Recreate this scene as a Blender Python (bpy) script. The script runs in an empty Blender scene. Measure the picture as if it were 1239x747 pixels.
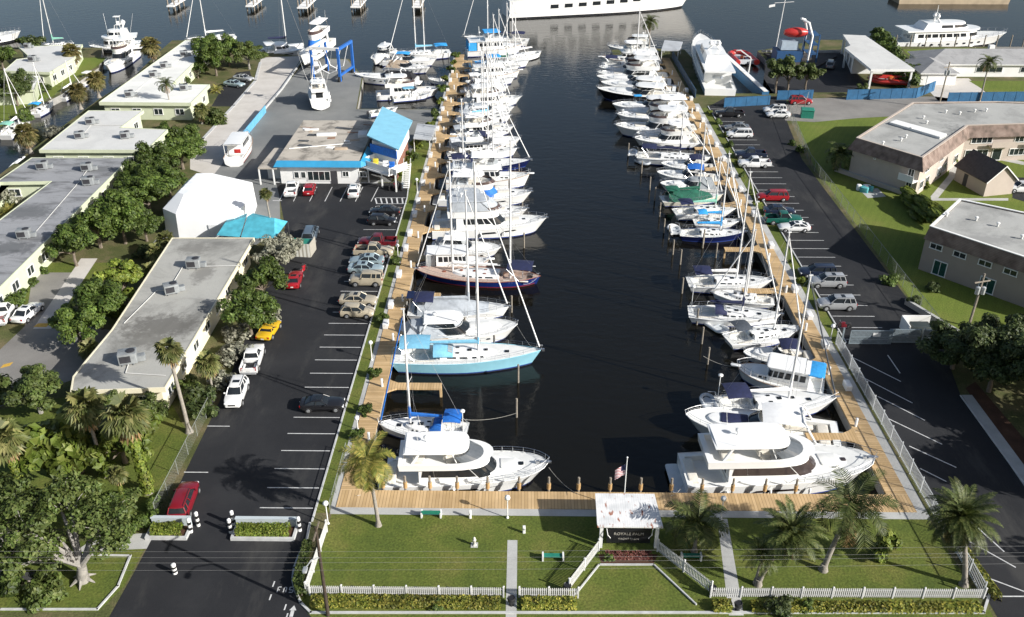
import bpy, bmesh, math, random
from mathutils import Vector, Matrix, noise as mnoise
R = math.radians; PI = math.pi
sc = bpy.context.scene
COL = sc.collection
rnd = random.Random(7)
# ---------------------------------------------------------------- camera model (surveyed from the photograph)
CH = 56.0; FPX = 1100.0; TILT = R(29.5); YAW = R(0.75)
WATER = -1.4
def P(x, y, z=0.0):
    u = (x-619.5)/FPX; v = -(y-373.5)/FPX
    dx = u; dy = math.cos(TILT)+v*math.sin(TILT); dz = -math.sin(TILT)+v*math.cos(TILT)
    c, s = math.cos(YAW), math.sin(YAW)
    t = (z-CH)/dz
    return Vector(((c*dx-s*dy)*t, (s*dx+c*dy)*t, z))
def top_z(X, Y, ypx):                      # height at which a vertical at X,Y reaches the picture row ypx
    c, s = math.cos(YAW), math.sin(YAW)
    yy = -s*X+c*Y; k = (373.5-ypx)/FPX
    # k = (yy sin + w cos)/(yy cos - w sin)
    w = yy*(k*math.cos(TILT)-math.sin(TILT))/(math.cos(TILT)+k*math.sin(TILT))
    return CH+w
# ---------------------------------------------------------------- tagging
ORD = ['first','second','third','fourth','fifth','sixth','seventh','eighth','ninth','tenth','eleventh','twelfth','thirteenth','fourteenth','fifteenth','sixteenth','seventeenth','eighteenth','nineteenth','twentieth','twenty-first','twenty-second','twenty-third','twenty-fourth','twenty-fifth','twenty-sixth','twenty-seventh','twenty-eighth','twenty-ninth','thirtieth','thirty-first','thirty-second','thirty-third','thirty-fourth','thirty-fifth','thirty-sixth','thirty-seventh','thirty-eighth','thirty-ninth','fortieth']
ORD += [('forty-' if i < 9 else 'fifty-')+ORD[i % 10] if i != 9 else 'fiftieth' for i in range(9)] + ['fiftieth'] + ['fifty-'+o for o in ORD[:9]] + ['sixtieth']
def tag(o, label, cat, group=None):
    o['label'] = label; o['category'] = cat
    if group: o['group'] = group
    return o
def thing(name, label, cat, loc=(0,0,0), rz=0.0, group=None):
    o = bpy.data.objects.new(name, None); COL.objects.link(o)
    o.empty_display_size = .3
    o.location = loc; o.rotation_euler = (0,0,rz)
    return tag(o, label, cat, group)
def kids(o): return [c for c in bpy.data.objects if c.parent == o]
TREES = {}
def copy_tree(src, loc, rz, label, group=None, scale=None, par=None):
    def cp(o, p):
        c = o.copy(); COL.objects.link(c)
        if p: c.parent = p
        for ch in TREES.get(o.name, []): cp(ch, c)
        return c
    r = cp(src, None)
    r.location = loc; r.rotation_euler = (0,0,rz)
    if scale: r.scale = scale if hasattr(scale,'__len__') else (scale,)*3
    r['label'] = label
    if group: r['group'] = group
    return r
# ---------------------------------------------------------------- mesh builder
class MB:
    def __init__(s): s.v=[]; s.f=[]; s.m=[]
    def add(s, pts, faces, m=0):
        b=len(s.v); s.v.extend(tuple(p) for p in pts)
        for f in faces: s.f.append([b+i for i in f]); s.m.append(m)
        return s
    def poly(s, pts, m=0): return s.add(pts,[list(range(len(pts)))],m)
    def box(s, c, d, rz=0.0, m=0, taper=1.0, pitch=0.0):
        x,y,z=d[0]/2,d[1]/2,d[2]/2; k=taper
        pts=[(-x,-y,-z),(x,-y,-z),(x,y,-z),(-x,y,-z),(-x*k,-y*k,z),(x*k,-y*k,z),(x*k,y*k,z),(-x*k,y*k,z)]
        if pitch:
            cp,sp=math.cos(pitch),math.sin(pitch); pts=[(p[0]*cp+p[2]*sp,p[1],-p[0]*sp+p[2]*cp) for p in pts]
        cs,sn=math.cos(rz),math.sin(rz)
        return s.add([(c[0]+p[0]*cs-p[1]*sn,c[1]+p[0]*sn+p[1]*cs,c[2]+p[2]) for p in pts],
            [[3,2,1,0],[4,5,6,7],[0,1,5,4],[1,2,6,5],[2,3,7,6],[3,0,4,7]],m)
    def rbox(s, c, d, r=.1, rz=0.0, m=0):           # box with rounded plan corners and bevelled top
        x,y=d[0]/2,d[1]/2; r=min(r,x*.98,y*.98); ring=[]
        for (sx,sy,a0) in ((1,1,0),(-1,1,90),(-1,-1,180),(1,-1,270)):
            for k in range(4):
                a=R(a0+30*k); ring.append((sx*(x-r)+r*math.cos(a),sy*(y-r)+r*math.sin(a)))
        cs,sn=math.cos(rz),math.sin(rz); b=min(r*.6,d[2]*.4); n=len(ring)
        def lay(z,k):
            fx,fy=(x-k)/x,(y-k)/y
            return [(c[0]+px*fx*cs-py*fy*sn,c[1]+px*fx*sn+py*fy*cs,c[2]+z) for px,py in ring]
        h=d[2]/2
        return s.loft([lay(-h,0),lay(h-b,0),lay(h-b*.3,b*.3),lay(h,b)],m,True,True,True)
    def loft(s, rings, m=0, closed=True, cap0=False, cap1=False):
        n=len(rings[0]); pts=[p for r in rings for p in r]; fs=[]
        for i in range(len(rings)-1):
            for j in range(n if closed else n-1):
                k=(j+1)%n; fs.append([i*n+j,i*n+k,(i+1)*n+k,(i+1)*n+j])
        if cap0: fs.append(list(range(n))[::-1])
        if cap1: fs.append([(len(rings)-1)*n+j for j in range(n)])
        return s.add(pts,fs,m)
    def tube(s, path, r, n=5, m=0, r1=None, cap=True):
        path=[Vector(p) for p in path]; rings=[]; L=len(path)
        for i,p in enumerate(path):
            t=(path[min(i+1,L-1)]-path[max(i-1,0)])
            if t.length<1e-9: t=Vector((0,0,1))
            t.normalize(); a=Vector((0,0,1)) if abs(t.z)<.9 else Vector((1,0,0))
            u=t.cross(a).normalized(); w=t.cross(u); q=r if r1 is None else r+(r1-r)*i/(L-1)
            rings.append([p+u*(q*math.cos(2*PI*k/n))+w*(q*math.sin(2*PI*k/n)) for k in range(n)])
        return s.loft(rings,m,True,cap,cap)
    def lathe(s, c, prof, n=10, m=0):               # prof: (radius, z)
        rings=[[(c[0]+r*math.cos(2*PI*k/n),c[1]+r*math.sin(2*PI*k/n),c[2]+z) for k in range(n)] for r,z in prof]
        return s.loft(rings,m,True,True,True)
    def ball(s, c, r, sc_=(1,1,1), m=0, n=10, k=6):
        prof=[]
        for i in range(k+1):
            a=-PI/2+PI*i/k; prof.append((max(.002,math.cos(a)),math.sin(a)))
        rings=[[(c[0]+r*sc_[0]*q*math.cos(2*PI*j/n),c[1]+r*sc_[1]*q*math.sin(2*PI*j/n),c[2]+r*sc_[2]*z) for j in range(n)] for q,z in prof]
        return s.loft(rings,m,True,True,True)
    def prism(s, pts, z0, z1, m=0, mtop=None):       # plan polygon extruded
        n=len(pts); v=[(p[0],p[1],z0) for p in pts]+[(p[0],p[1],z1) for p in pts]
        s.add(v,[[i,(i+1)%n,n+(i+1)%n,n+i] for i in range(n)]+[list(range(n))[::-1]],m)
        s.f.append([len(s.v)-n+i for i in range(n)]); s.m.append(m if mtop is None else mtop)
        return s
    def build(s, name, mats, parent=None, smooth=None, recalc=True, bevel=0.0):
        me=bpy.data.meshes.new(name); me.from_pydata(s.v,[],s.f)
        if not isinstance(mats,(list,tuple)): mats=[mats]
        for q in mats: me.materials.append(q)
        if len(mats)>1: me.polygons.foreach_set('material_index',s.m)
        if recalc:
            bm=bmesh.new(); bm.from_mesh(me); bmesh.ops.recalc_face_normals(bm,faces=bm.faces[:]); bm.to_mesh(me); bm.free()
        if smooth is not None:
            me.polygons.foreach_set('use_smooth',[True]*len(me.polygons)); me.set_sharp_from_angle(angle=R(smooth))
        me.update()
        o=bpy.data.objects.new(name,me); COL.objects.link(o)
        if parent is not None:
            o.parent=parent; TREES.setdefault(parent.name,[]).append(o)
        if bevel:
            b=o.modifiers.new('bevel','BEVEL'); b.width=bevel; b.segments=2; b.limit_method='ANGLE'; b.angle_limit=R(40)
        return o
def struct(o): o['kind']='structure'; return o
# ---------------------------------------------------------------- materials
MATS={}
def _new(name):
    m=bpy.data.materials.new(name); m.use_nodes=True; nt=m.node_tree
    return m,nt,nt.nodes['Principled BSDF'],nt.nodes,nt.links
def ramp(N,stops):
    r=N.new('ShaderNodeValToRGB'); e=r.color_ramp.elements
    e[0].position,e[0].color=stops[0][0],(*stops[0][1],1)
    e[1].position,e[1].color=stops[-1][0],(*stops[-1][1],1)
    for p,c in stops[1:-1]:
        q=e.new(p); q.color=(*c,1)
    return r
def M(name,col,rough=.5,var=.1,scale=1.2,metal=0.0,bump=0.0,bscale=20,detail=5,spec=None,coat=0,emit=None):
    if name in MATS: return MATS[name]
    m,nt,b,N,Lk=_new(name)
    tc=N.new('ShaderNodeTexCoord'); no=N.new('ShaderNodeTexNoise'); no.inputs['Scale'].default_value=scale; no.inputs['Detail'].default_value=detail
    Lk.new(tc.outputs['Object'],no.inputs['Vector'])
    lo=tuple(max(0,c*(1-var)) for c in col); hi=tuple(min(1,c*(1+var)) for c in col)
    r=ramp(N,[(.3,lo),(.7,hi)]); Lk.new(no.outputs['Fac'],r.inputs['Fac']); Lk.new(r.outputs['Color'],b.inputs['Base Color'])
    b.inputs['Roughness'].default_value=rough; b.inputs['Metallic'].default_value=metal
    if spec is not None: b.inputs['Specular IOR Level'].default_value=spec
    if coat: b.inputs['Coat Weight'].default_value=coat; b.inputs['Coat Roughness'].default_value=.08
    if bump:
        n2=N.new('ShaderNodeTexNoise'); n2.inputs['Scale'].default_value=bscale; n2.inputs['Detail'].default_value=4
        Lk.new(tc.outputs['Object'],n2.inputs['Vector'])
        bp=N.new('ShaderNodeBump'); bp.inputs['Strength'].default_value=bump; bp.inputs['Distance'].default_value=.05
        Lk.new(n2.outputs['Fac'],bp.inputs['Height']); Lk.new(bp.outputs['Normal'],b.inputs['Normal'])
    MATS[name]=m; return m
def leafmat(name,c0,c1,c2,trans=.25,rough=.55):
    m,nt,b,N,Lk=_new(name)
    g=N.new('ShaderNodeNewGeometry'); oi=N.new('ShaderNodeObjectInfo')
    r=ramp(N,[(0,c0),(.55,c1),(1,c2)]); Lk.new(g.outputs['Random Per Island'],r.inputs['Fac'])
    h=N.new('ShaderNodeHueSaturation'); mp=N.new('ShaderNodeMapRange'); mp.inputs['To Min'].default_value=.75; mp.inputs['To Max'].default_value=1.25
    tc=N.new('ShaderNodeTexCoord'); cn=N.new('ShaderNodeTexNoise'); cn.inputs['Scale'].default_value=.75; cn.inputs['Detail'].default_value=2; Lk.new(tc.outputs['Object'],cn.inputs['Vector'])
    m2=N.new('ShaderNodeMapRange'); m2.inputs['From Min'].default_value=.3; m2.inputs['From Max'].default_value=.7; m2.inputs['To Min'].default_value=.62; m2.inputs['To Max'].default_value=1.3; Lk.new(cn.outputs['Fac'],m2.inputs['Value'])
    mm=N.new('ShaderNodeMath'); mm.operation='MULTIPLY'; Lk.new(m2.outputs['Result'],mm.inputs[1])
    Lk.new(oi.outputs['Random'],mp.inputs['Value']); Lk.new(mp.outputs['Result'],mm.inputs[0]); Lk.new(mm.outputs[0],h.inputs['Value'])
    mh=N.new('ShaderNodeMapRange'); mh.inputs['To Min'].default_value=.485; mh.inputs['To Max'].default_value=.512; Lk.new(cn.outputs['Fac'],mh.inputs['Value']); Lk.new(mh.outputs['Result'],h.inputs['Hue']); Lk.new(r.outputs['Color'],h.inputs['Color'])
    Lk.new(h.outputs['Color'],b.inputs['Base Color']); b.inputs['Roughness'].default_value=rough; b.inputs['Specular IOR Level'].default_value=.35
    t=N.new('ShaderNodeBsdfTranslucent'); Lk.new(h.outputs['Color'],t.inputs['Color'])
    mx=N.new('ShaderNodeMixShader'); mx.inputs['Fac'].default_value=trans
    Lk.new(b.outputs['BSDF'],mx.inputs[1]); Lk.new(t.outputs['BSDF'],mx.inputs[2]); Lk.new(mx.outputs['Shader'],N['Material Output'].inputs['Surface'])
    MATS[name]=m; return m
def planks(name,axis,width,c0,c1,gap=.12):
    m,nt,b,N,Lk=_new(name)
    tc=N.new('ShaderNodeTexCoord'); sp=N.new('ShaderNodeSeparateXYZ'); Lk.new(tc.outputs['Object'],sp.inputs[0])
    dv=N.new('ShaderNodeMath'); dv.operation='DIVIDE'; dv.inputs[1].default_value=width; Lk.new(sp.outputs[axis],dv.inputs[0])
    fl=N.new('ShaderNodeMath'); fl.operation='FLOOR'; Lk.new(dv.outputs[0],fl.inputs[0])
    fr=N.new('ShaderNodeMath'); fr.operation='FRACT'; Lk.new(dv.outputs[0],fr.inputs[0])
    wn=N.new('ShaderNodeTexWhiteNoise'); wn.noise_dimensions='1D'; Lk.new(fl.outputs[0],wn.inputs['W'])
    r=ramp(N,[(0,c0),(1,c1)]); Lk.new(wn.outputs['Value'],r.inputs['Fac'])
    lt=N.new('ShaderNodeMath'); lt.operation='LESS_THAN'; lt.inputs[1].default_value=gap; Lk.new(fr.outputs[0],lt.inputs[0])
    no=N.new('ShaderNodeTexNoise'); no.inputs['Scale'].default_value=.35; no.inputs['Detail'].default_value=6; Lk.new(tc.outputs['Object'],no.inputs['Vector'])
    r2=ramp(N,[(.3,(.72,.70,.68)),(.7,(1.08,1.06,1.03))]); Lk.new(no.outputs['Fac'],r2.inputs['Fac'])
    mu=N.new('ShaderNodeMix'); mu.data_type='RGBA'; mu.blend_type='MULTIPLY'; mu.inputs[0].default_value=1
    Lk.new(r.outputs['Color'],mu.inputs[6]); Lk.new(r2.outputs['Color'],mu.inputs[7])
    mx=N.new('ShaderNodeMix'); mx.data_type='RGBA'; Lk.new(lt.outputs[0],mx.inputs[0]); Lk.new(mu.outputs[2],mx.inputs[6])
    mx.inputs[7].default_value=(c0[0]*.55,c0[1]*.5,c0[2]*.45,1)
    Lk.new(mx.outputs[2],b.inputs['Base Color']); b.inputs['Roughness'].default_value=.75
    MATS[name]=m; return m
def ground_mat(name,stops,scale=.15,fine=6.0,bump=.4,rough=.9,stripe=None,finec=.35,blotch=None):
    m,nt,b,N,Lk=_new(name)
    tc=N.new('ShaderNodeTexCoord')
    n1=N.new('ShaderNodeTexNoise'); n1.inputs['Scale'].default_value=scale; n1.inputs['Detail'].default_value=8; n1.inputs['Roughness'].default_value=.65; Lk.new(tc.outputs['Object'],n1.inputs['Vector'])
    r=ramp(N,stops); Lk.new(n1.outputs['Fac'],r.inputs['Fac'])
    n2=N.new('ShaderNodeTexNoise'); n2.inputs['Scale'].default_value=fine; n2.inputs['Detail'].default_value=3; Lk.new(tc.outputs['Object'],n2.inputs['Vector'])
    r2=ramp(N,[(.3,(1-finec,)*3),(.7,(1+finec*.6,)*3)]); Lk.new(n2.outputs['Fac'],r2.inputs['Fac'])
    mu=N.new('ShaderNodeMix'); mu.data_type='RGBA'; mu.blend_type='MULTIPLY'; mu.inputs[0].default_value=1
    Lk.new(r.outputs['Color'],mu.inputs[6]); Lk.new(r2.outputs['Color'],mu.inputs[7]); out=mu.outputs[2]
    if stripe:
        w=N.new('ShaderNodeTexWave'); w.inputs['Scale'].default_value=stripe[0]; w.inputs['Distortion'].default_value=.4
        mp=N.new('ShaderNodeMapping'); mp.inputs['Rotation'].default_value=(0,0,stripe[1]); Lk.new(tc.outputs['Object'],mp.inputs['Vector']); Lk.new(mp.outputs['Vector'],w.inputs['Vector'])
        r3=ramp(N,[(.35,(1-stripe[2],)*3),(.65,(1+stripe[2],)*3)]); Lk.new(w.outputs['Fac'],r3.inputs['Fac'])
        m2=N.new('ShaderNodeMix'); m2.data_type='RGBA'; m2.blend_type='MULTIPLY'; m2.inputs[0].default_value=1
        Lk.new(out,m2.inputs[6]); Lk.new(r3.outputs['Color'],m2.inputs[7]); out=m2.outputs[2]
    if blotch:   # worn or patched areas: (colour, scale, stretch, threshold)
        bc,bs,st,th=blotch; mp=N.new('ShaderNodeMapping'); mp.inputs['Scale'].default_value=(1,st,1); Lk.new(tc.outputs['Object'],mp.inputs['Vector'])
        n4=N.new('ShaderNodeTexNoise'); n4.inputs['Scale'].default_value=bs; n4.inputs['Detail'].default_value=7; n4.inputs['Roughness'].default_value=.7; Lk.new(mp.outputs['Vector'],n4.inputs['Vector'])
        r4=ramp(N,[(th,(0,0,0)),(th+.14,(.85,.85,.85))]); Lk.new(n4.outputs['Fac'],r4.inputs['Fac'])
        m4=N.new('ShaderNodeMix'); m4.data_type='RGBA'; Lk.new(r4.outputs['Color'],m4.inputs[0]); Lk.new(out,m4.inputs[6]); m4.inputs[7].default_value=(*bc,1); out=m4.outputs[2]
    Lk.new(out,b.inputs['Base Color']); b.inputs['Roughness'].default_value=rough; b.inputs['Specular IOR Level'].default_value=.25
    if bump:
        bp=N.new('ShaderNodeBump'); bp.inputs['Strength'].default_value=bump; bp.inputs['Distance'].default_value=.06
        Lk.new(n2.outputs['Fac'],bp.inputs['Height']); Lk.new(bp.outputs['Normal'],b.inputs['Normal'])
    MATS[name]=m; return m
# ---- common paints
WHITE=M('white_gelcoat',(.80,.80,.78),.22,.03,.5,coat=.3); WDECK=M('white_deck',(.74,.74,.71),.45,.06,1.5)
GREYDECK=M('pale_grey_deck',(.50,.53,.55),.5,.06,1.5); CREAM=M('cream_gelcoat',(.70,.66,.56),.3,.04,1)
GLASS=M('tinted_glass',(.014,.017,.02),.06,.1,1); CLEAR=M('vinyl_window',(.30,.32,.33),.15,.15,2)
NAVY=M('navy_canvas',(.012,.017,.06),.8,.25,3,bump=.4,bscale=5); BLUE=M('blue_canvas',(.012,.13,.48),.75,.2,3,bump=.4,bscale=5)
SKYC=M('bright_blue_canvas',(.03,.30,.66),.75,.15,3,bump=.4,bscale=5); LBLUE=M('light_blue_canvas',(.17,.42,.58),.75,.12,3,bump=.4,bscale=5)
GREENC=M('green_canvas',(.006,.09,.055),.8,.25,2.5,bump=.5,bscale=4); GREYC=M('grey_canvas',(.36,.39,.42),.8,.15,2,bump=.5,bscale=4)
DGREYC=M('dark_grey_canvas',(.05,.06,.075),.8,.2,3,bump=.4,bscale=5); BLACKC=M('black_canvas',(.012,.012,.014),.7,.2,3); TEALC=M('pale_green_canvas',(.20,.46,.36),.8,.15,3,bump=.4,bscale=5)
TANC=M('tan_canvas',(.42,.33,.24),.8,.12,3,bump=.4,bscale=5); WCANV=M('white_canvas',(.78,.78,.77),.7,.06,2,bump=.3,bscale=4)
STEEL=M('stainless_rail',(.62,.63,.64),.25,.08,5,metal=.9); ALU=M('mast_aluminium',(.74,.74,.73),.35,.06,2,metal=.15); WIRE=M('rigging_wire',(.30,.30,.31),.4,.1,3,metal=.5)
NHULL=M('navy_hull',(.010,.016,.075),.15,.1,1,coat=.4); BHULL=M('royal_blue_hull',(.010,.030,.16),.15,.1,1,coat=.4); LHULL=M('light_blue_hull',(.27,.55,.66),.2,.06,1,coat=.3); KHULL=M('black_hull',(.010,.011,.013),.15,.1,1,coat=.4)
ANTIF=M('antifouling',(.02,.022,.03),.7,.3,3); RSTRIPE=M('red_bootstripe',(.25,.02,.02),.4,.1,2); BSTRIPE=M('blue_bootstripe',(.02,.05,.25),.4,.1,2)
TEAK=M('teak',(.30,.17,.09),.6,.25,6); VARN=M('varnished_wood',(.22,.06,.03),.3,.25,5); LTEAK=M('weathered_teak',(.44,.33,.27),.65,.18,5)
RUBBER=M('black_rubber',(.02,.02,.02),.7,.2,5); CUSH=M('cream_cushion',(.66,.62,.54),.7,.08,4); BROWN=M('brown_tint',(.075,.05,.045),.12,.15,2); INFL=M('grey_inflatable',(.42,.45,.48),.5,.1,3); RED=M('red_paint',(.42,.03,.025),.35,.12,2)
# ================================================================ BOATS
class Out:
    """symmetric plan outline, t runs from the stern end to the nose"""
    def __init__(s,xa,xf,w,ta=1.0,nose=.4,p=2.0): s.xa,s.xf,s.w,s.ta,s.nose,s.p=xa,xf,w,ta,nose,p
    def at(s,t,side):
        k=1-s.nose
        if t<=k: h=s.w*(s.ta+(1-s.ta)*math.sin(PI/2*(t/k if k>0 else 1)))
        else: h=s.w*max(0,1-((t-k)/s.nose)**s.p)**(1/s.p)
        return Vector((s.xa+(s.xf-s.xa)*t, side*h))
    def ts(s,n=7):
        k=1-s.nose
        return [k*i/4 for i in range(5)]+[k+s.nose*math.sin(PI/2*i/n) for i in range(1,n+1)]
def ring(o,z,ts,dz=0.0):
    zt=lambda t: z+dz*t
    return [(*o.at(t,-1),zt(t)) for t in ts]+[(*o.at(t,1),zt(t)) for t in reversed(ts[:-1])]
def crowncap(mb,o,z,ts,crown=.06,m=0,dz=0.0):
    a=[(*o.at(t,-1),z+dz*t) for t in ts]; b=[(*o.at(t,1),z+dz*t) for t in ts]
    c=[(o.at(t,1).x,0,z+dz*t+crown*(o.at(t,1).y/max(o.w,.01))) for t in ts]
    n=len(ts); v=a+c+b; f=[]
    for i in range(n-1):
        f.append([i,i+1,n+i+1,n+i]); f.append([n+i,n+i+1,2*n+i+1,2*n+i])
    mb.add(v,f,m)
def house(mb,o0,z0,o1,z1,crown=.06,m=0,mt=None,dz=0.0,lip=0.0):
    ts=o0.ts()
    rs=[ring(o0,z0,ts),ring(o1,z1,ts,dz)]
    mb.loft(rs,m)
    crowncap(mb,o1,z1,ts,crown,m if mt is None else mt,dz)
def panes(mb,o0,z0,o1,z1,v0,v1,segs,off=.02,m=0,dz=0.0,sides=(-1,1)):
    def pt(t,v,sd):
        a=o0.at(t,sd)*(1-v)+o1.at(t,sd)*v
        e=.01; t2=min(1,t+e); t1=max(0,t-e)
        d=(o0.at(t2,sd)*(1-v)+o1.at(t2,sd)*v)-(o0.at(t1,sd)*(1-v)+o1.at(t1,sd)*v)
        n=Vector((d.y,-d.x)) if sd<0 else Vector((-d.y,d.x))
        if t>=.999: n=Vector((1,0))
        if n.length>1e-6: n.normalize()
        a=a+n*off
        return (a.x,a.y,z0*(1-v)+(z1+dz*t)*v)
    for seg in segs:
        t0,t1=seg[:2]; k0=seg[2] if len(seg)>2 else 0; k1=seg[3] if len(seg)>3 else 0   # slant of each end (t at the top edge)
        for sd in sides:
            K=6; A=[];B=[]
            for i in range(K+1):
                u=i/K
                # finer towards the nose
                tb=t0+(t1-t0)*u; tt=(t0+k0)+((t1+k1)-(t0+k0))*u
                if t1>.99: tb=t0+(t1-t0)*math.sin(PI/2*u); tt=(t0+k0)+((t1+k1)-(t0+k0))*math.sin(PI/2*u)
                A.append(pt(max(0,min(1,tb)),v0,sd)); B.append(pt(max(0,min(1,tt)),v1,sd))
            n=K+1; mb.add(A+B,[[i,i+1,n+i+1,n+i] for i in range(K)],m)
def glaze(root,name,mat,o0,z0,o1,z1,v0,v1,segs,off=.02,dz=0.0):
    for sg in segs:
        for sd in ((-1,1) if sg[1]<.99 else (0,)):
            mb=MB(); panes(mb,o0,z0,o1,z1,v0,v1,[sg],off,0,dz,(sd,) if sd else (-1,1)); mb.build(name,mat,root)
class Hull:
    def __init__(s,L,B,fa,ff,kind='motor',rake=None):
        s.L,s.B,s.fa,s.ff,s.kind=L,B,fa,ff,kind; s.pw=(2.5,.72); s.rk=rake if rake is not None else (.10*L if kind=='motor' else .07*L)
    def b(s,t):
        h=s.B/2
        if s.kind=='motor': return h*(.92+.08*math.sin(PI*t)) if t<.5 else h*max(0,1-((t-.5)/.5)**s.pw[0])**s.pw[1]+.04
        if s.kind=='double': return h*max(0,1-abs((t-.5)/.5)**2.3)**.8+.03
        if t<.42: return h*(.72+.28*math.sin(PI/2*t/.42))
        return h*max(0,1-((t-.42)/.58)**1.9)**.85+.03
    def z(s,t):
        if s.kind=='motor': return s.fa+(s.ff-s.fa)*t**1.7
        if s.kind=='double': return s.fa+(s.ff-s.fa)*t**2+.25*(1-t)**3-.1*math.sin(PI*t)
        return s.fa+(s.ff-s.fa)*t**1.2-.06*math.sin(PI*t)
    def x(s,t): return -s.L/2+s.L*t
    def build(s,root,mats,deck,cockpit=None,name='hull',stripe_z=(.10,.24),railm=None):
        ts=[0,.06,.12,.2,.3,.4,.5,.58,.66,.73,.79,.85,.9,.94,.97,1.0]; rings=[]
        mb=MB()
        for t in ts:
            b=s.b(t); z=s.z(t); q=max(0,(t-.45)/.55)
            bw=b*(.93-.30*q**1.4) if s.kind=='motor' else b*(.86-.22*q**1.5)
            xw=s.x(t)-s.rk*q**2.2
            if s.kind!='motor': xw+=.05*s.L*max(0,1-t/.3)**1.5
            def at(w): # w 0 waterline .. 1 deck
                g=w**(1.0+.7*q); return (s.x(t)*w+xw*(1-w), bw+(b-bw)*g)
            r=[]
            for zz in (z, z*.72, z*.45, stripe_z[1], stripe_z[0], 0.0):
                x,y=at(zz/z); r.append((x,y,zz))
            r.append((xw,bw*.9,-.18)); r.append((xw-.02*s.L*q,bw*.45,-.55)); r.append((xw-.03*s.L*q,0,-.75))
            full=[(x,-y,zz) for x,y,zz in r]+[(x,y,zz) for x,y,zz in reversed(r[:-1])]
            rings.append(full)
        n=len(rings[0]); base=len(mb.v); mb.v.extend(p for r in rings for p in r)
        half=8
        def band(j): # strip index j between points j and j+1
            k=j if j<half else n-2-j
            return 0 if k<3 else (1 if k==3 else (0 if k==4 and False else 2))
        for i in range(len(ts)-1):
            for j in range(n-1):
                mb.f.append([base+i*n+j,base+i*n+j+1,base+(i+1)*n+j+1,base+(i+1)*n+j]); mb.m.append(band(j))
        mb.f.append([base+j for j in range(n)]); mb.m.append(0)
        for sd in (-1,1):
            mb.tube([(s.x(t),sd*(s.b(t)+.005),s.z(t)-.02) for t in ts],.045,4,3)
        h=mb.build(name,[mats[0],mats[1],mats[2],railm or mats[0]],root,35)
        # deck with a cockpit well
        st=[]
        for t in ts: st.append((t,0))
        if cockpit:
            c0,c1,cw,cd=cockpit
            st=[(t,1 if c0<=t<=c1 else 0) for t in ts if abs(t-c0)>.012 and abs(t-c1)>.012]
            st+=[(c0,0),(c0+.0005,1),(c1-.0005,1),(c1,0)]; st.sort()
        dk=MB(); n=6; v=[]
        for t,c in st:
            b=s.b(t)-.03; z=s.z(t)-.05; x=s.x(t)
            if cockpit: w=min(cockpit[2],b*.8); zz=z-(cockpit[3] if c else 0)
            else: w=b*.5; zz=z
            v+=[(x,-b,z),(x,-w,z+.02),(x,-w*.995,zz+.02),(x,w*.995,zz+.02),(x,w,z+.02),(x,b,z)]
        f=[[i*n+j,i*n+j+1,(i+1)*n+j+1,(i+1)*n+j] for i in range(len(st)-1) for j in range(n-1)]
        dk.add(v,f,0).build('deck',deck,root,30,recalc=False)
        return h
    def rail(s,mb,t0,t1,h=.65,r=.022,posts=7,inset=.07,pulpit=True):
        for sd in (-1,1):
            pts=[]
            for i in range(posts*2+1):
                t=t0+(t1-t0)*i/(posts*2); hh=h*(.25+.75*min(1,(t-t0)/.08)) if i==0 else h
                p=(s.x(t),sd*max(.02,s.b(t)-inset),s.z(t)+hh); pts.append(p)
                if i%2==0 and i: mb.tube([(p[0],p[1],s.z(t)-.03),p],r*.9,4)
            mb.tube([(pts[0][0]-.25,pts[0][1],s.z(t0)),*pts],r,4)
            mb.tube([(p[0],p[1],p[2]-h*.5) for p in pts[1:]],r*.6,3)
        if pulpit:
            t=t1; e=(s.x(1)+.12,0,s.z(1)+h)
            for sd in (-1,1): mb.tube([(s.x(t),sd*max(.02,s.b(t)-inset),s.z(t)+h),e],r,4)
            mb.tube([(s.x(1)-.05,0,s.z(1)-.03),e],r,4)
def boat_root(name,look,cat,s,b,group,L):
    a=P(*s,0); c=P(*b,0); d=c-a
    r=thing(name,look,cat,((a.x+c.x)/2,(a.y+c.y)/2,WATER),math.atan2(d.y,d.x),group)
    return r,(L or d.length)
def fender(root,H,ts,sd,m=None):
    for t in ts:
        mb=MB(); x=H.x(t); y=sd*(H.b(t)+.10); z=H.z(t)*.5
        mb.lathe((x,y,z),[(.03,-.35),(.12,-.27),(.13,0),(.12,.22),(.03,.32)],7); mb.tube([(x,y,z+.3),(x,sd*(H.b(t)-.05),H.z(t)+.05)],.012,3)
        mb.build('fender',m or WHITE,root,40)
def antenna(mb,x,y,z,h,lean=.15): mb.tube([(x,y,z),(x-lean*h,y,z+h)],.022,4,r1=.012)
def radar(root,x,y,z,h=.9,dome=True):
    mb=MB(); mb.tube([(x,y,z),(x,y,z+h)],.06,6)
    if dome: mb.lathe((x,y,z+h),[(.05,0),(.28,.04),(.30,.14),(.18,.24),(.02,.27)],10)
    else: mb.box((x,y,z+h+.06),(.12,1.1,.10),.5)
    mb.build('radar',WHITE,root,40)
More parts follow.
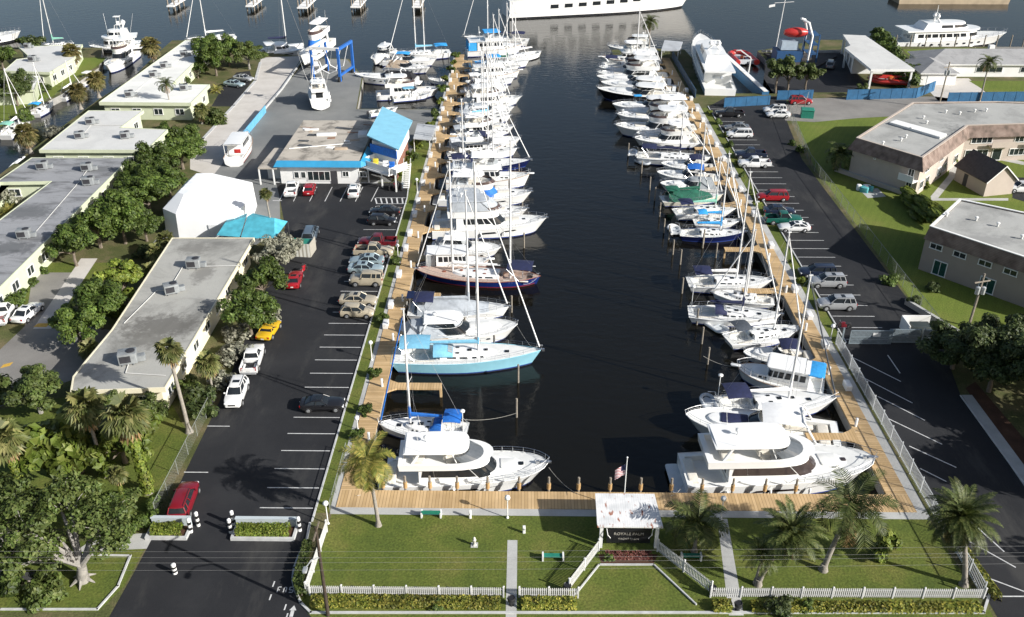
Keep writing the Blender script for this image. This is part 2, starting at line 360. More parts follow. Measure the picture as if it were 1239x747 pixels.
def inflatable(root_or_name,L=2.8,parent=None,loc=(0,0,0),rz=0,m=None,part='dinghy'):
    mb=MB(); w=L*.25; r=L*.075
    path=[]
    for i in range(13):
        a=-PI/2+PI*i/12; path.append((L*.22+math.cos(a)*L*.28,math.sin(a)*w,r+.12*max(0,math.cos(a))))
    path=[(-L*.5,-w,r)]+path+[(-L*.5,w,r)]
    cs,sn=math.cos(rz),math.sin(rz)
    T=lambda p:(loc[0]+p[0]*cs-p[1]*sn,loc[1]+p[0]*sn+p[1]*cs,loc[2]+p[2])
    mb.tube([T(p) for p in path],r,8)
    fl=[T((-L*.42,-w,r*.7)),T((L*.25,-w,r*.7)),T((L*.45,0,r*.8)),T((L*.25,w,r*.7)),T((-L*.42,w,r*.7))]
    mb.poly(fl,1); mb.box(T((-L*.42,0,r)),(.06,w*2,r*1.6),rz,1); mb.box(T((-L*.05,0,r*1.5)),(.22,w*2,.05),rz,1)
    o=mb.build(part,[m or INFL,GREYDECK],parent,40)
    return o
def outboard(root,x,y,z,m=None):
    mb=MB(); mb.rbox((x-.18,y,z+.55),(.5,.32,.55),.12); mb.box((x-.15,y,z),(.18,.10,.8))
    mb.build('outboard_motor',m or M('black_cowling',(.03,.03,.035),.3),root,40)
# ---------------------------------------------------------------- flybridge motor yacht
def fly(look,s,b,L=None,B=None,group=None,top='hard',topm=None,hullm=None,glass=None,det=1,flywin=None,padm=None,dingh=False,platform=True,arch=True,stripe=None,encl=None,name='motor_yacht',sleek=False,hport=True,wind_cover=None,side=-1,fend=True,tower=False,house_top=None,swim=.07,ant=2):
    root,L=boat_root(name,look,'yacht',s,b,group,L)
    B=B or (.29*L+.9); fa=.085*L; ff=.135*L; glass=glass or GLASS; topm=topm or WHITE
    H=Hull(L,B,fa,ff)
    if sleek: H.pw=(2.9,.62)
    H.build(root,(hullm or WHITE,stripe or BSTRIPE,ANTIF),WDECK,(.03,.2,B*.38,.35*fa))
    zd=H.z(.4)-.05
    # saloon house
    hh=max(1.5,(.092 if sleek else .105)*L)
    k=.055 if sleek else 0
    h0=Out(-.29*L,(.17+k)*L,B*.40,.96,.40,2.2); h1=Out(-.29*L,(.075+k)*L,B*.345,.98,.36,2.4)
    mb=MB(); house(mb,h0,zd-.15,h1,zd+hh,.05); mb.build('saloon',WHITE,root,32)
    if sleek: glaze(root,'side_window',glass,h0,zd-.15,h1,zd+hh,.40,.93,[(.03,.20,.03,0),(.205,.735,.0,-.03)],.02)
    else: glaze(root,'side_window',glass,h0,zd-.15,h1,zd+hh,.42,.86,[(.16,.30,.0,.0),(.315,.44),(.455,.58),(.6,.72,0,-.03)],.02)
    if wind_cover: ws=MB(); panes(ws,h0,zd-.15,h1,zd+hh,.22,.92,[(.76,1,-.03,0)],.03); ws.build('windscreen_cover',wind_cover,root)
    else: ws=MB(); panes(ws,h0,zd-.15,h1,zd+hh,.30,.88,[(.75,1,-.03,0)],.02); ws.build('windscreen',glass,root)
    # aft bulkhead glass door
    mb=MB(); mb.box((-.29*L-.015,0,zd+hh*.42),(.03,B*.34,hh*.75)); mb.build('saloon_door',glass,root)
    # foredeck trunk
    f0=Out(.0*L,.38*L,B*.33,1,.6,2.0); f1=Out(.02*L,.345*L,B*.27,1,.6,2.0); mb=MB()
    zf=H.z(.72)-.1; house(mb,f0,zf-.3,f1,zf+.32,.05); mb.build('coachroof',WHITE,root,32)
    mb=MB(); mb.rbox(((.20+k)*L,0,zf+.40),((.13-k*.6)*L,B*.32,.10),.15); mb.build('sun_pad',padm or (WDECK if sleek else CUSH),root,40)
    mb=MB()
    for q in (.30,): mb.rbox(((q+k*.6)*L,0,zf+.36),(.5,.5,.06),.1)
    mb.build('deck_hatch',glass,root,40)
    # flybridge
    zr=zd+hh+.03; ch=(.038 if sleek else .052)*L; fw_=.045 if sleek else 0
    g0=Out((-.36-fw_)*L,(.085+k)*L,B*(.37+fw_),.97,.40,2.2); g1=Out((-.365-fw_)*L,(.11+k)*L,B*(.40+fw_*.6),.97,.40,2.2); gi=Out((-.35-fw_*.7)*L,(.05+k)*L,B*(.36+fw_*.4),.97,.40,2.2)
    mb=MB(); ts=g0.ts(); mb.loft([ring(g0,zr-.10,ts),ring(g0,zr,ts),ring(g1,zr+ch,ts,0),ring(gi,zr+ch,ts,0),ring(gi,zr+.06,ts)],0,True,True,True)
    mb.build('flybridge',WHITE,root,32)
    # flybridge furniture
    mb=MB()
    mb.rbox((-.02*L,-B*.10,zr+.40),(.06*L,B*.22,.62),.1); mb.rbox((-.10*L,-B*.12,zr+.35),(.05*L,B*.2,.55),.08,m=1); mb.rbox((-.13*L,-B*.12,zr+.68),(.02*L,B*.2,.45),.05,m=1)
    mb.rbox((-.12*L,B*.22,zr+.3),(.16*L,B*.16,.45),.1,m=1); mb.rbox((-.29*L,0,zr+.28),(.07*L,B*.5,.4),.1,m=1)
    mb.build('flybridge_seats',[WHITE,CUSH],root,40)
    gt=Out(-.30*L,(.075+k*.5)*L,B*.37,.97,.35,2.4)
    fw=MB(); panes(fw,gi if sleek else g1,zr+ch,Out(-.30*L,.02*L,B*.35,.97,.35,2.4) if sleek else gt,zr+ch+(.04 if sleek else .028)*L,0,1,[(.72,1,0,0) if sleek else (.56,1,0,0)],0); fw.build('flybridge_windscreen',flywin or BROWN,root)
    zt=zr+ch+(.068 if sleek else .085)*L
    if top:
        for sd in (-1,1):
            for pth,rr in (([(-.33*L,sd*B*.36,zr+ch-.05),(-.28*L,sd*B*.31,zt)],.14 if sleek else .09),([(-.06*L,sd*B*.34,zr+ch-.05),(-.09*L,sd*B*.30,zt)],.05)):
                mb=MB(); mb.tube(pth,rr,6); mb.build('top_support',STEEL if top!='hard' else WHITE,root,40)
        xk=.03 if sleek else 0
        o0=Out((-.345-xk)*L,(-.01+xk)*L,B*(.36+xk*.5),.95,.3,3.0); o1=Out((-.335-xk)*L,(-.03+xk)*L,B*(.34+xk*.5),.95,.3,3.0)
        mb=MB(); mb.loft([ring(o0,zt,o0.ts()),ring(o0,zt+.07,o0.ts()),ring(o1,zt+.12,o0.ts())],0,True,True,False); crowncap(mb,o1,zt+.12,o0.ts(),.07)
        mb.build('hardtop' if top=='hard' else 'bimini',topm if top!='hard' else (house_top or WHITE),root,32)
        if encl:
            e=MB(); e0=Out(-.30*L,.07*L,B*.36,.97,.35,2.4); panes(e,g1,zr+ch,o0,zt,0.04,.96,[(.08,.46),(.48,.78),(.80,1)],0); e.build('clear_enclosure',encl,root)
        radar(root,-.24*L,0,zt+.12,.5)
        za=zt+.1
    else:
        mb=MB(); zt=zr+ch+.05*L
        mb.tube([(-.34*L,-B*.36,zr+ch-.1),(-.30*L,-B*.33,zt),(-.29*L,0,zt+.15),(-.30*L,B*.33,zt),(-.34*L,B*.36,zr+ch-.1)],.12,6)
        mb.build('radar_arch',WHITE,root,40); radar(root,-.29*L,0,zt+.15,.35); za=zt
    if tower:
        mb=MB(); zt2=za+3.2
        for sx in (-.30,-.06):
            for sd in (-1,1): mb.tube([(sx*L,sd*B*.33,zr+ch-.1),(-.18*L+(sx+.18)*L*.35,sd*B*.14,zt2)],.055,5)
        for k in (.35,.68): 
            hz=zr+ch+(zt2-zr-ch)*k; q=1-k*.62
            pts=[(-.18*L+.12*L*q*sx,sd*B*.33*q,hz) for sx,sd in ((-1,-1),(1,-1),(1,1),(-1,1),(-1,-1))]; mb.tube(pts,.04,4)
        mb.rbox((-.18*L,0,zt2),(1.3,1.1,.10),.2); mb.rbox((-.18*L,0,zt2+.45),(.5,.7,.6),.1); mb.rbox((-.18*L,0,zt2+1.9),(1.7,1.5,.08),.25)
        for sd in (-1,1): mb.tube([(-.18*L-.5,sd*.45,zt2),(-.18*L-.5,sd*.45,zt2+1.9)],.04,4)
        mb.build('tuna_tower',WHITE,root,40)
        for sd in (-1,1):
            mb=MB(); mb.tube([(-.05*L,sd*B*.36,zd+hh),(-.16*L,sd*B*.62,zd+hh+4),(-.26*L,sd*B*.8,zd+hh+8)],.04,4,r1=.015); mb.build('outrigger',ALU,root)
    mb=MB()
    for k in range(ant): antenna(mb,-.27*L,(-1)**k*B*.3,za-.1,2.2+.6*k)
    if ant: mb.build('antenna',WHITE,root)
    if det:
        mb=MB(); H.rail(mb,.52,.985,.6,.024); mb.build('bow_rail',STEEL,root)
        mb=MB(); mb.box((H.L/2-.25,0,H.z(1)+.04),(.9,.34,.10)); mb.box((H.L/2+.15,0,H.z(1)+.0),(.35,.10,.22)); mb.rbox((H.L/2-1.0,0,H.z(.95)+.12),(.35,.25,.3),.08); mb.build('anchor_roller',STEEL,root,40)
    if platform:
        mb=MB(); mb.rbox((-L/2-swim*L/2+.05,0,.45),(swim*L,B*.82,.12),.25); mb.build('swim_platform',GREYDECK,root,40)
    if hport:
        for sd in (-1,1):
            for (t0,t1,z0,z1) in (((.33,.58,.42,.60),(.60,.86,.56,.64)) if sleek else ((.40,.56,.50,.68),(.60,.74,.56,.70))):
                pts=[]; 
                for t,zq in ((t0,z0),(t1,z0+.06),(t1-.02,z1+.03),(t0+.03,z1)):
                    q=max(0,(t-.45)/.55); z=H.z(t)*zq; bb=H.b(t); bw=bb*(.93-.30*q**1.4); w_=zq; g=w_**(1+.7*q)
                    pts.append((H.x(t)*w_+(H.x(t)-H.rk*q**2.2)*(1-w_),sd*(bw+(bb-bw)*g+.09),z))
                mb=MB(); mb.poly(pts); mb.build('hull_window',glass,root)
    # cockpit seat
    mb=MB(); mb.rbox((-.46*L,0,fa*.75+.2),(.05*L,B*.6,.5),.1); mb.build('cockpit_seat',CUSH,root,40)
    if fend: fender(root,H,(.2,.42,.62),side)
    if dingh: inflatable('d',2.9,root,(-.24*L,0,zr+ch*.6),PI/2)
    return root
# ---------------------------------------------------------------- express cruiser
def express(look,s,b,L=None,B=None,group=None,hullm=None,stripe=None,bim=None,cover=None,arch=True,glass=None,det=1,padm=None,ob=0,hardtop=False,wind=None,name='motor_cruiser',cock=None,platform=True):
    root,L=boat_root(name,look,'motorboat',s,b,group,L)
    B=B or (.28*L+1.0); fa=.085*L+.15; ff=.115*L+.25; glass=glass or GLASS
    H=Hull(L,B,fa,ff); H.build(root,(hullm or WHITE,stripe or BSTRIPE,ANTIF),WDECK,(.05,.44,B*.36,.55*fa))
    zd=H.z(.6)-.05
    f0=Out(-.02*L,.40*L,B*.40,1,.75,2.0); f1=Out(.0*L,.35*L,B*.30,1,.75,2.0); mb=MB(); house(mb,f0,zd-.35,f1,zd+.42,.08); mb.build('coachroof',WHITE,root,32)
    # wraparound windscreen
    w0=Out(-.18*L,.12*L,B*.41,.98,.5,2.2); w1=Out(-.20*L,.03*L,B*.35,.98,.5,2.2)
    mb=MB(); ts=w0.ts(); mb.loft([ring(w0,zd-.15,ts),ring(Out(-.18*L,.115*L,B*.405,.98,.5,2.2),zd+.28,ts)],0); mb.build('cockpit_coaming',WHITE,root,32)
    mb=MB(); panes(mb,w0,zd+.2,w1,zd+1.05,0,1,[(.25,.55,0,0),(.56,.8,0,0),(.81,1,0,0)],.0); mb.build('windscreen',wind or glass,root)
    mb=MB(); mb.tube([(*w1.at(t,-1),zd+1.05) for t in w1.ts()]+[(*w1.at(t,1),zd+1.05) for t in reversed(w1.ts()[:-1])],.03,4); mb.build('windscreen_frame',WHITE,root)
    # cockpit seats
    mb=MB(); zc=fa*.5+.35
    mb.rbox((-.10*L,-B*.16,zc+.2),(.07*L,B*.2,.7),.1); mb.rbox((-.13*L,B*.2,zc),(.14*L,B*.16,.5),.1); mb.rbox((-.40*L,0,zc+.05),(.07*L,B*.66,.55),.12); mb.rbox((-.25*L,-B*.24,zc),(.18*L,B*.14,.45),.1)
    mb.build('cockpit_seats',cock or CUSH,root,40)
    zt=zd+1.75
    if hardtop:
        o0=Out(-.30*L,.04*L,B*.36,.95,.35,2.5); o1=Out(-.29*L,.02*L,B*.33,.95,.35,2.5); mb=MB(); mb.loft([ring(o0,zt-.05,ts),ring(o1,zt+.08,ts)],0,True,True); crowncap(mb,o1,zt+.08,ts,.09); mb.build('hardtop',WHITE,root,32)
        glaze(root,'side_window',glass,w1,zd+1.05,o0,zt-.05,.0,1,[(.3,.5),(.52,.75)],0)
        for sd in (-1,1): mb=MB(); mb.tube([(-.36*L,sd*B*.42,zd-.1),(-.27*L,sd*B*.34,zt)],.11,6); mb.build('top_support',WHITE,root,40)
        radar(root,-.2*L,0,zt+.1,.3)
    elif arch:
        mb=MB(); mb.tube([(-.34*L,-B*.43,zd-.2),(-.27*L,-B*.38,zt-.3),(-.25*L,-B*.25,zt),(-.25*L,B*.25,zt),(-.27*L,B*.38,zt-.3),(-.34*L,B*.43,zd-.2)],.11,6); mb.build('radar_arch',WHITE,root,50); radar(root,-.25*L,0,zt,.25)
    if bim:
        mb=MB(); a=-.26*L; e=.01*L
        rows=[]
        for i in range(6):
            u=i/5; x=a+(e-a)*u; z=zt+.10-.35*(u-.45)**2*2
            rows.append([(x,B*.38*k/3,z-.12*abs(k/3)**2.5) for k in range(-3,4)])
        mb.loft(rows,0,False); rr=[[(p[0],p[1],p[2]-.04) for p in r] for r in rows]; mb.loft(rr,0,False); mb.build('bimini',bim,root,40)
        for sd in (-1,1):
            mb=MB()
            for x in (a,e,(a+e)/2): mb.tube([(-.12*L,sd*B*.42,zd+.1),(x,sd*B*.37,zt-.02)],.02,4)
            mb.build('bimini_frame',STEEL,root)
    if cover:     # canvas over the cockpit
        c0=Out(-.47*L,.10*L,B*.45,.97,.45,2.2); c1=Out(-.40*L,.0*L,B*.20,.95,.45,2.0); mb=MB(); house(mb,c0,zd-.05,c1,zd+1.15,.15,dz=.15); mb.build('cockpit_cover',cover,root,50)
    mb=MB(); mb.rbox((.18*L,0,zd+.50),(.18*L,B*.34,.08),.2); mb.build('sun_pad',padm or WDECK,root,40)
    mb=MB(); mb.rbox((.30*L,0,zd+.36),(.45,.45,.14),.1); mb.build('deck_hatch',glass,root,40)
    if det: mb=MB(); H.rail(mb,.5,.985,.5,.022,6); mb.build('bow_rail',STEEL,root)
    if ob:
        for k in range(ob): outboard(root,-L/2-.1,(k-(ob-1)/2)*.7,.3,WHITE)
    elif platform: mb=MB(); mb.rbox((-L/2-.4,0,.42),(.9,B*.8,.10),.2); mb.build('swim_platform',WDECK,root,40)
    for sd in (-1,1):
        for t in (.55,.66,.75):
            q=max(0,(t-.45)/.55); w_=.62; bb=H.b(t); bw=bb*(.93-.30*q**1.4); y=bw+(bb-bw)*w_**(1+.7*q)+.03
            mb=MB(); mb.rbox((H.x(t)*w_+(H.x(t)-H.rk*q**2.2)*(1-w_),sd*y,H.z(t)*w_),(.55,.05,.18),.02); mb.build('porthole',glass,root)
    return root
# ---------------------------------------------------------------- trawler / pilot house boat
def trawler(look,s,b,L=None,B=None,group=None,hullm=None,stripe=None,aft=None,topm=None,mast=True,flyb=True,aftm=None,dingh=None,name='trawler',winm=None,red=False,canopy=None):
    root,L=boat_root(name,look,'motorboat',s,b,group,L)
    B=B or (.27*L+1.2); fa=.10*L; ff=.165*L
    H=Hull(L,B,fa,ff,'motor',.07*L); H.build(root,(hullm or WHITE,stripe or BSTRIPE,ANTIF),WDECK,(.03,.2,B*.4,.3*fa),railm=TEAK)
    zd=H.z(.42)-.05; hh=2.0
    h0=Out(-.32*L,.16*L,B*.38,1,.12,5); h1=Out(-.32*L,.12*L,B*.36,1,.12,5); mb=MB(); house(mb,h0,zd-.25,h1,zd+hh,.05); mb.build('saloon',WHITE,root,35)
    glaze(root,'saloon_window',winm or GLASS,h0,zd-.25,h1,zd+hh,.50,.84,[(.08,.22),(.26,.40),(.44,.58),(.62,.74),(.77,.87),(.90,1)])
    ra_=-.47 if not canopy else -.27
    ro=Out(ra_*L,.17*L,B*.42,1,.15,4); r1=Out((ra_+.01)*L,.16*L,B*.41,1,.15,4); mb=MB(); mb.loft([ring(ro,zd+hh,ro.ts()),ring(ro,zd+hh+.08,ro.ts())],0,True,True); crowncap(mb,r1,zd+hh+.09,ro.ts(),.08); mb.build('saloon_roof',WHITE,root,35)
    mb=MB()
    for sd in (-1,1): mb.tube([(-.46*L,sd*B*.38,fa-.1),(-.46*L,sd*B*.40,zd+hh)],.05,5)
    mb.build('roof_posts',WHITE,root)
    if canopy: mb=MB(); mb.rbox((-.39*L,0,zd+hh-.05),(.19*L,B*.80,.10),.3); mb.build('aft_canopy',canopy,root,40)
    if aft:   # canvas round the aft deck
        c=MB(); a0=Out(-.475*L,-.32*L,B*.40,1,.1,6); panes(c,a0,fa+.1,a0,zd+hh,.0,1,[(0,.9)],.0); c.box((-.475*L,0,(fa+zd+hh)/2+.05),(.03,B*.8,zd+hh-fa-.1)); c.build('aft_canvas',aft,root)
    f0=Out(.10*L,.36*L,B*.30,1,.5,2); f1=Out(.12*L,.33*L,B*.26,1,.5,2); mb=MB(); house(mb,f0,H.z(.7)-.3,f1,H.z(.7)+.35,.05); mb.build('trunk_cabin',WHITE,root,35)
    glaze(root,'porthole',GLASS,f0,H.z(.7)-.3,f1,H.z(.7)+.35,.5,.8,[(.1,.3),(.38,.55)])
    z=zd+hh+.1
    if flyb:
        g0=Out(-.18*L,.10*L,B*.34,1,.3,3); g1=Out(-.18*L,.12*L,B*.36,1,.3,3); gi=Out(-.17*L,.09*L,B*.32,1,.3,3); ts=g0.ts(); mb=MB()
        mb.loft([ring(g0,z,ts),ring(g1,z+.75,ts),ring(gi,z+.75,ts),ring(gi,z+.08,ts)],0,True,True,True); mb.build('flybridge',WHITE,root,35)
        mb=MB(); mb.rbox((-.02*L,0,z+.4),(.5,B*.4,.6),.1); mb.rbox((-.12*L,0,z+.35),(.5,B*.4,.5),.1,m=1); mb.build('helm_seat',[WHITE,CUSH],root,40)
        mb=MB(); panes(mb,g1,z+.75,Out(-.15*L,.08*L,B*.34,1,.3,3),z+1.15,0,1,[(.6,1)],0); mb.build('flybridge_windscreen',CLEAR,root)
        if topm:
            o=Out(-.20*L,.10*L,B*.36,1,.25,4); o1=Out(-.19*L,.08*L,B*.34,1,.25,4); mb=MB(); mb.loft([ring(o,z+2.0,o.ts()),ring(o1,z+2.1,o.ts())],0,True,True); crowncap(mb,o1,z+2.1,o.ts(),.08); mb.build('bimini',topm,root,40)
            mb=MB()
            for sx in (-.17,.06):
                for sd in (-1,1): mb.tube([(sx*L,sd*B*.34,z+.7),(sx*L,sd*B*.33,z+2.0)],.03,4)
            mb.build('bimini_frame',STEEL,root)
    if mast:
        mb=MB(); mb.tube([(-.26*L,0,z),(-.27*L,0,z+3.2)],.07,5); mb.tube([(-.26*L,0,z+.8),(-.46*L,0,z+1.2)],.045,4); mb.tube([(-.27*L,-.6,z+2.4),(-.27*L,.6,z+2.4)],.03,4); mb.build('signal_mast',WHITE,root); radar(root,-.26*L,.25,z+1.4,.2)
    if dingh: inflatable('d',2.8,root,(-.36*L,0,z+.1),PI/2)
    mb=MB(); H.rail(mb,.35,.985,.75,.024,8); mb.build('bow_rail',STEEL,root)
    mb=MB(); mb.rbox((L/2+.1,0,H.z(1)+.05),(1.3,.5,.12),.15); mb.build('bow_pulpit',WHITE,root,40)
    if red: mb=MB(); mb.rbox((-.46*L,-B*.2,zd+.9),(.06,B*.3,.7),.02); mb.build('stern_banner',RED,root,40)
    return root
# ---------------------------------------------------------------- sailing yacht
def sail(look,s,b,L=None,B=None,group=None,hullm=None,stripe=None,mast_y=None,mast_t=.58,cover=None,bim=None,dodger=None,deckm=None,mizzen=None,furl=None,det=1,dav=None,tarp=None,kind='sail',sole=None,solar=False,name='sailing_yacht',pole=False,boom=True,cabm=None,hh=None,whip=True,arch=False,fb=1.0):
    root,L=boat_root(name,look,'sailboat',s,b,group,L)
    B=B or (.23*L+1.35); fa=(.075*L+.2)*fb; ff=(.095*L+.35)*fb
    H=Hull(L,B,fa,ff,kind); H.build(root,(hullm or WHITE,stripe or BSTRIPE,ANTIF),deckm or WDECK,(.06,.30,B*.24,.45),railm=VARN if deckm else None)
    zd=H.z(.5)-.06
    c0=Out(-.18*L,.22*L,B*.30,.9,.55,1.8); c1=Out(-.17*L,.19*L,B*.245,.9,.55,1.8); ch=.42
    mb=MB(); house(mb,c0,zd-.1,c1,zd+ch,.10,dz=-.05); mb.build('coachroof',cabm or WHITE,root,35)
    glaze(root,'cabin_window',GLASS,c0,zd-.1,c1,zd+ch,.38,.74,[(.12,.28),(.34,.48),(.56,.64),(.70,.76)],.015,-.05)
    hm=GLASS if deckm is None else VARN
    for x,q in ((.02,.5),(.13,.42),(.27,.5)): mb=MB(); mb.rbox((x*L,B*.0,(zd+ch+.10) if x<.2 else H.z(.78)+.0),(q,q,.05),.08); mb.build('deck_hatch',hm,root,40)
    for sd in (-1,1): mb=MB(); mb.rbox((-.06*L,sd*B*.13,zd+ch+.07),(.4,.25,.05),.06); mb.build('deck_hatch',hm,root,40)
    # companionway, wheel
    mb=MB(); mb.rbox((-.15*L,0,zd+ch+.12),(.9,.7,.10),.08); mb.rbox((-.185*L,0,zd+.15),(.06,.6,.75),.02,m=1); mb.build('companionway',[WHITE,GLASS],root,40)
    xw=-.36*L; mb=MB(); pts=[(xw,.42*math.cos(a*PI/6),zd+.35+.42*math.sin(a*PI/6)) for a in range(13)]; mb.tube(pts,.025,4); mb.tube([(xw+.1,0,zd-.4),(xw,0,zd+.35)],.07,5); mb.build('steering_wheel',STEEL,root)
    for sd in (-1,1): mb=MB(); mb.rbox((-.31*L,sd*B*.30,fa-.02),(.2*L,.28,.10),.06); mb.build('cockpit_cushion',CUSH,root,40)
    # mast and rig
    def rig(xm,zt,main=True,part='mast'):
        zb=zd+ch if main else zd
        r=.085+.004*L
        mb=MB(); mb.tube([(xm,0,zb-.3),(xm,0,zb+(zt-zb)*.6),(xm-.05,0,zt)],r,7,r1=r*.7)
        for k in ((.36,.68) if zt-zb>12 else (.55,)):
            zz=zb+(zt-zb)*k
            for sd in (-1,1): mb.tube([(xm,0,zz),(xm-.15,sd*B*(.36 if k<.6 else .25),zz+.1)],.035,4,r1=.02)
        mb.tube([(xm-.05,0,zt-.05),(xm-.15,0,zt+.45)],.015,3); mb.box((xm,0,zt-.02),(.4,.16,.10))
        mb.build(part,ALU,root,60)
        mb=MB()
        for sd in (-1,1):
            k=.36 if zt-zb>12 else .55; zz=zb+(zt-zb)*k; yy=B*(.36 if k<.6 else .25)
            mb.tube([(xm-.1,sd*(H.b(.56)-.1),zd),(xm-.15,sd*yy,zz+.1),(xm,0,zt-.2)],.014,3)
            mb.tube([(xm-.5,sd*(H.b(.5)-.1),zd),(xm,0,zz)],.012,3)
        mb.build('shrouds',WIRE,root)
        return zb
    xm=H.x(mast_t)
    if hh is None:
        w=root.matrix_basis@Vector((xm,0,0)); hh=(top_z(w.x,w.y,mast_y)-WATER) if mast_y is not None else 1.25*L+1.5
    zb=rig(xm,hh)
    mb=MB(); mb.tube([(L/2-.15,0,H.z(1)+.1),(xm+.05,0,hh-.3)],.02,3); mb.tube([(-L/2+.1,0,fa+.1),(xm,0,hh-.05)],.014,3); mb.build('stays',WIRE,root)
    a=Vector((L/2-.25,0,H.z(1)+.4)); e=Vector((xm+.08,0,hh-.8))
    mb=MB(); mb.tube([a,a.lerp(e,.5),e],.10,6,r1=.05); mb.build('furled_jib',furl or WCANV,root,60)
    if boom:
        bl=(xm+.36*L) if bim else (xm+.30*L); bl=min(bl,.38*L); zbm=zd+ch+.95
        mb=MB(); mb.tube([(xm-.1,0,zbm),(xm-bl,0,zbm+.15)],.075,6); mb.build('boom',ALU,root,60)
        rows=[]
        for i in range(7):
            u=i/6; x=xm-.05-(bl*.93)*u; hz=.46*(1-u*.6)+.05; zz=zbm+.12*u
            rows.append([(x,.16*math.sin(k*PI/3)*(1.1-.3*u),zz+hz*.45-hz*.6*math.cos(k*PI/3)) for k in range(6)])
        mb=MB(); mb.loft(rows,0,True,True,True)
        if cover is not None: mb.loft([[(xm+.12*math.cos(k*PI/3)*q,.13*math.sin(k*PI/3)*q,z_) for k in range(6)] for z_,q in ((zbm-.2,1.2),(zbm+.7,1.3),(zbm+1.5,.8))],0,True,True,True)
        mb.build('sail_cover',cover or WCANV,root,50)
    if mizzen is not None:
        xz=H.x(mizzen[0]); w=root.matrix_basis@Vector((xz,0,0)); zt=top_z(w.x,w.y,mizzen[1])-WATER; rig(xz,zt,False,'mizzen_mast')
        mb=MB(); mb.tube([(xz-.1,0,zd+1.5),(xz-.2*L,0,zd+1.65)],.06,5); mb.tube([(xz-.1,0,zd+1.65),(xz-.17*L,0,zd+1.75)],.14,6,r1=.08); mb.build('mizzen_boom',cover or WCANV,root,50)
    zc=zd+1.75
    def canopy(part,m,x0,x1,w,z,drop=.25):
        mb=MB(); rows=[]
        for i in range(6):
            u=i/5; x=x0+(x1-x0)*u; rows.append([(x,w*k/4,z-drop*.4*(2*u-1)**2-drop*abs(k/4)**2.6) for k in range(-4,5)])
        mb.loft(rows,0,False); mb.loft([[(p[0],p[1],p[2]-.03) for p in r] for r in rows],0,False); mb.build(part,m,root,50)
        for sd in (-1,1):
            mb=MB()
            for x in (x0,(x0+x1)/2,x1): mb.tube([((x0+x1)/2,sd*(w+.05),zd+.05),(x,sd*w*.97,z-drop)],.018,4)
            mb.build(part+'_frame',STEEL,root)
    if bim: canopy('bimini',bim,-.44*L,-.24*L,B*.33,zc+.25)
    if dodger:
        mb=MB(); rows=[]
        for u,zz,ww in ((0,.95,.30),(.35,.98,.30),(.7,.72,.29),(1,.38,.28)):
            x=-.22*L+.13*L*u; rows.append([(x,B*ww*math.sin(R(-90+22.5*k)),zd+ch*.6+zz*(.15+.85*math.cos(R(-90+22.5*k))**.5 if 0<k<8 else .15)) for k in range(9)])
        mb.loft(rows,0,False); mb.build('dodger',dodger,root,50)
        mb=MB(); r=rows; 
        for k in (2,3,4,5):
            p=[Vector(r[2][k]),Vector(r[2][k+1]),Vector(r[3][k+1]),Vector(r[3][k])]; c=sum(p,Vector())/4
            mb.poly([c+(q-c)*.8+Vector((.03,0,.03)) for q in p])
        mb.build('dodger_window',CLEAR,root)
    if tarp:
        mb=MB(); rows=[]
        for i in range(9):
            u=i/8; x=-.40*L+.70*L*u; t=.1+.7*u; bb=H.b(t)*.98; zz=H.z(t)
            rr=random.Random(i*7+int(L*10)); hgt=(1.35 if u<.62 else 1.35-1.1*(u-.62)/.38)
            rows.append([(x+rr.uniform(-.1,.1),bb*k/4,zz+hgt*(1-abs(k/4)**1.5)+rr.uniform(-.08,.08)) for k in range(-4,5)])
        mb.loft(rows,0,False); mb.build('deck_tarpaulin',tarp,root,60)
    if solar:
        mb=MB(); mb.box((-.47*L,0,zd+2.0),(.9,1.9,.04)); mb.build('solar_panel',M('solar_cells',(.01,.015,.05),.15),root)
        mb=MB(); 
        for sd in (-1,1): mb.tube([(-.48*L,sd*.7,fa),(-.47*L,sd*.7,zd+2.0)],.025,4)
        mb.build('stern_arch',STEEL,root)
    if pole or arch:
        mb=MB(); mb.tube([(-.46*L,B*.25,fa-.1),(-.46*L,B*.25,fa+2.9)],.045,5); mb.lathe((-.46*L,B*.25,fa+2.9),[(.05,0),(.26,.04),(.27,.16),(.15,.26),(.02,.28)],9); mb.build('radar_pole',WHITE,root,40)
    if det:
        mb=MB(); H.rail(mb,.03,.97,.58,.016,10,.06); 
        for sd in (-1,1): mb.tube([(H.x(.03),sd*(H.b(.03)-.06),H.z(.03)+.55),(-L/2+.05,0,fa+.62)],.02,4)
        mb.build('lifelines',STEEL,root)
        mb=MB(); mb.box((L/2-.05,0,H.z(1)+.03),(.8,.25,.08)); mb.box((L/2+.2,0,H.z(1)-.1),(.3,.2,.25)); mb.build('anchor_roller',STEEL,root)
    if dav:
        mb=MB()
        for sd in (-1,1): mb.tube([(-.48*L,sd*.7,fa),(-.50*L,sd*.7,fa+1.2),(-.56*L,sd*.7,fa+1.25)],.04,5)
        mb.build('davits',STEEL,root); inflatable('d',2.6,root,(-.56*L,0,fa+.15),PI/2,dav)
    return root
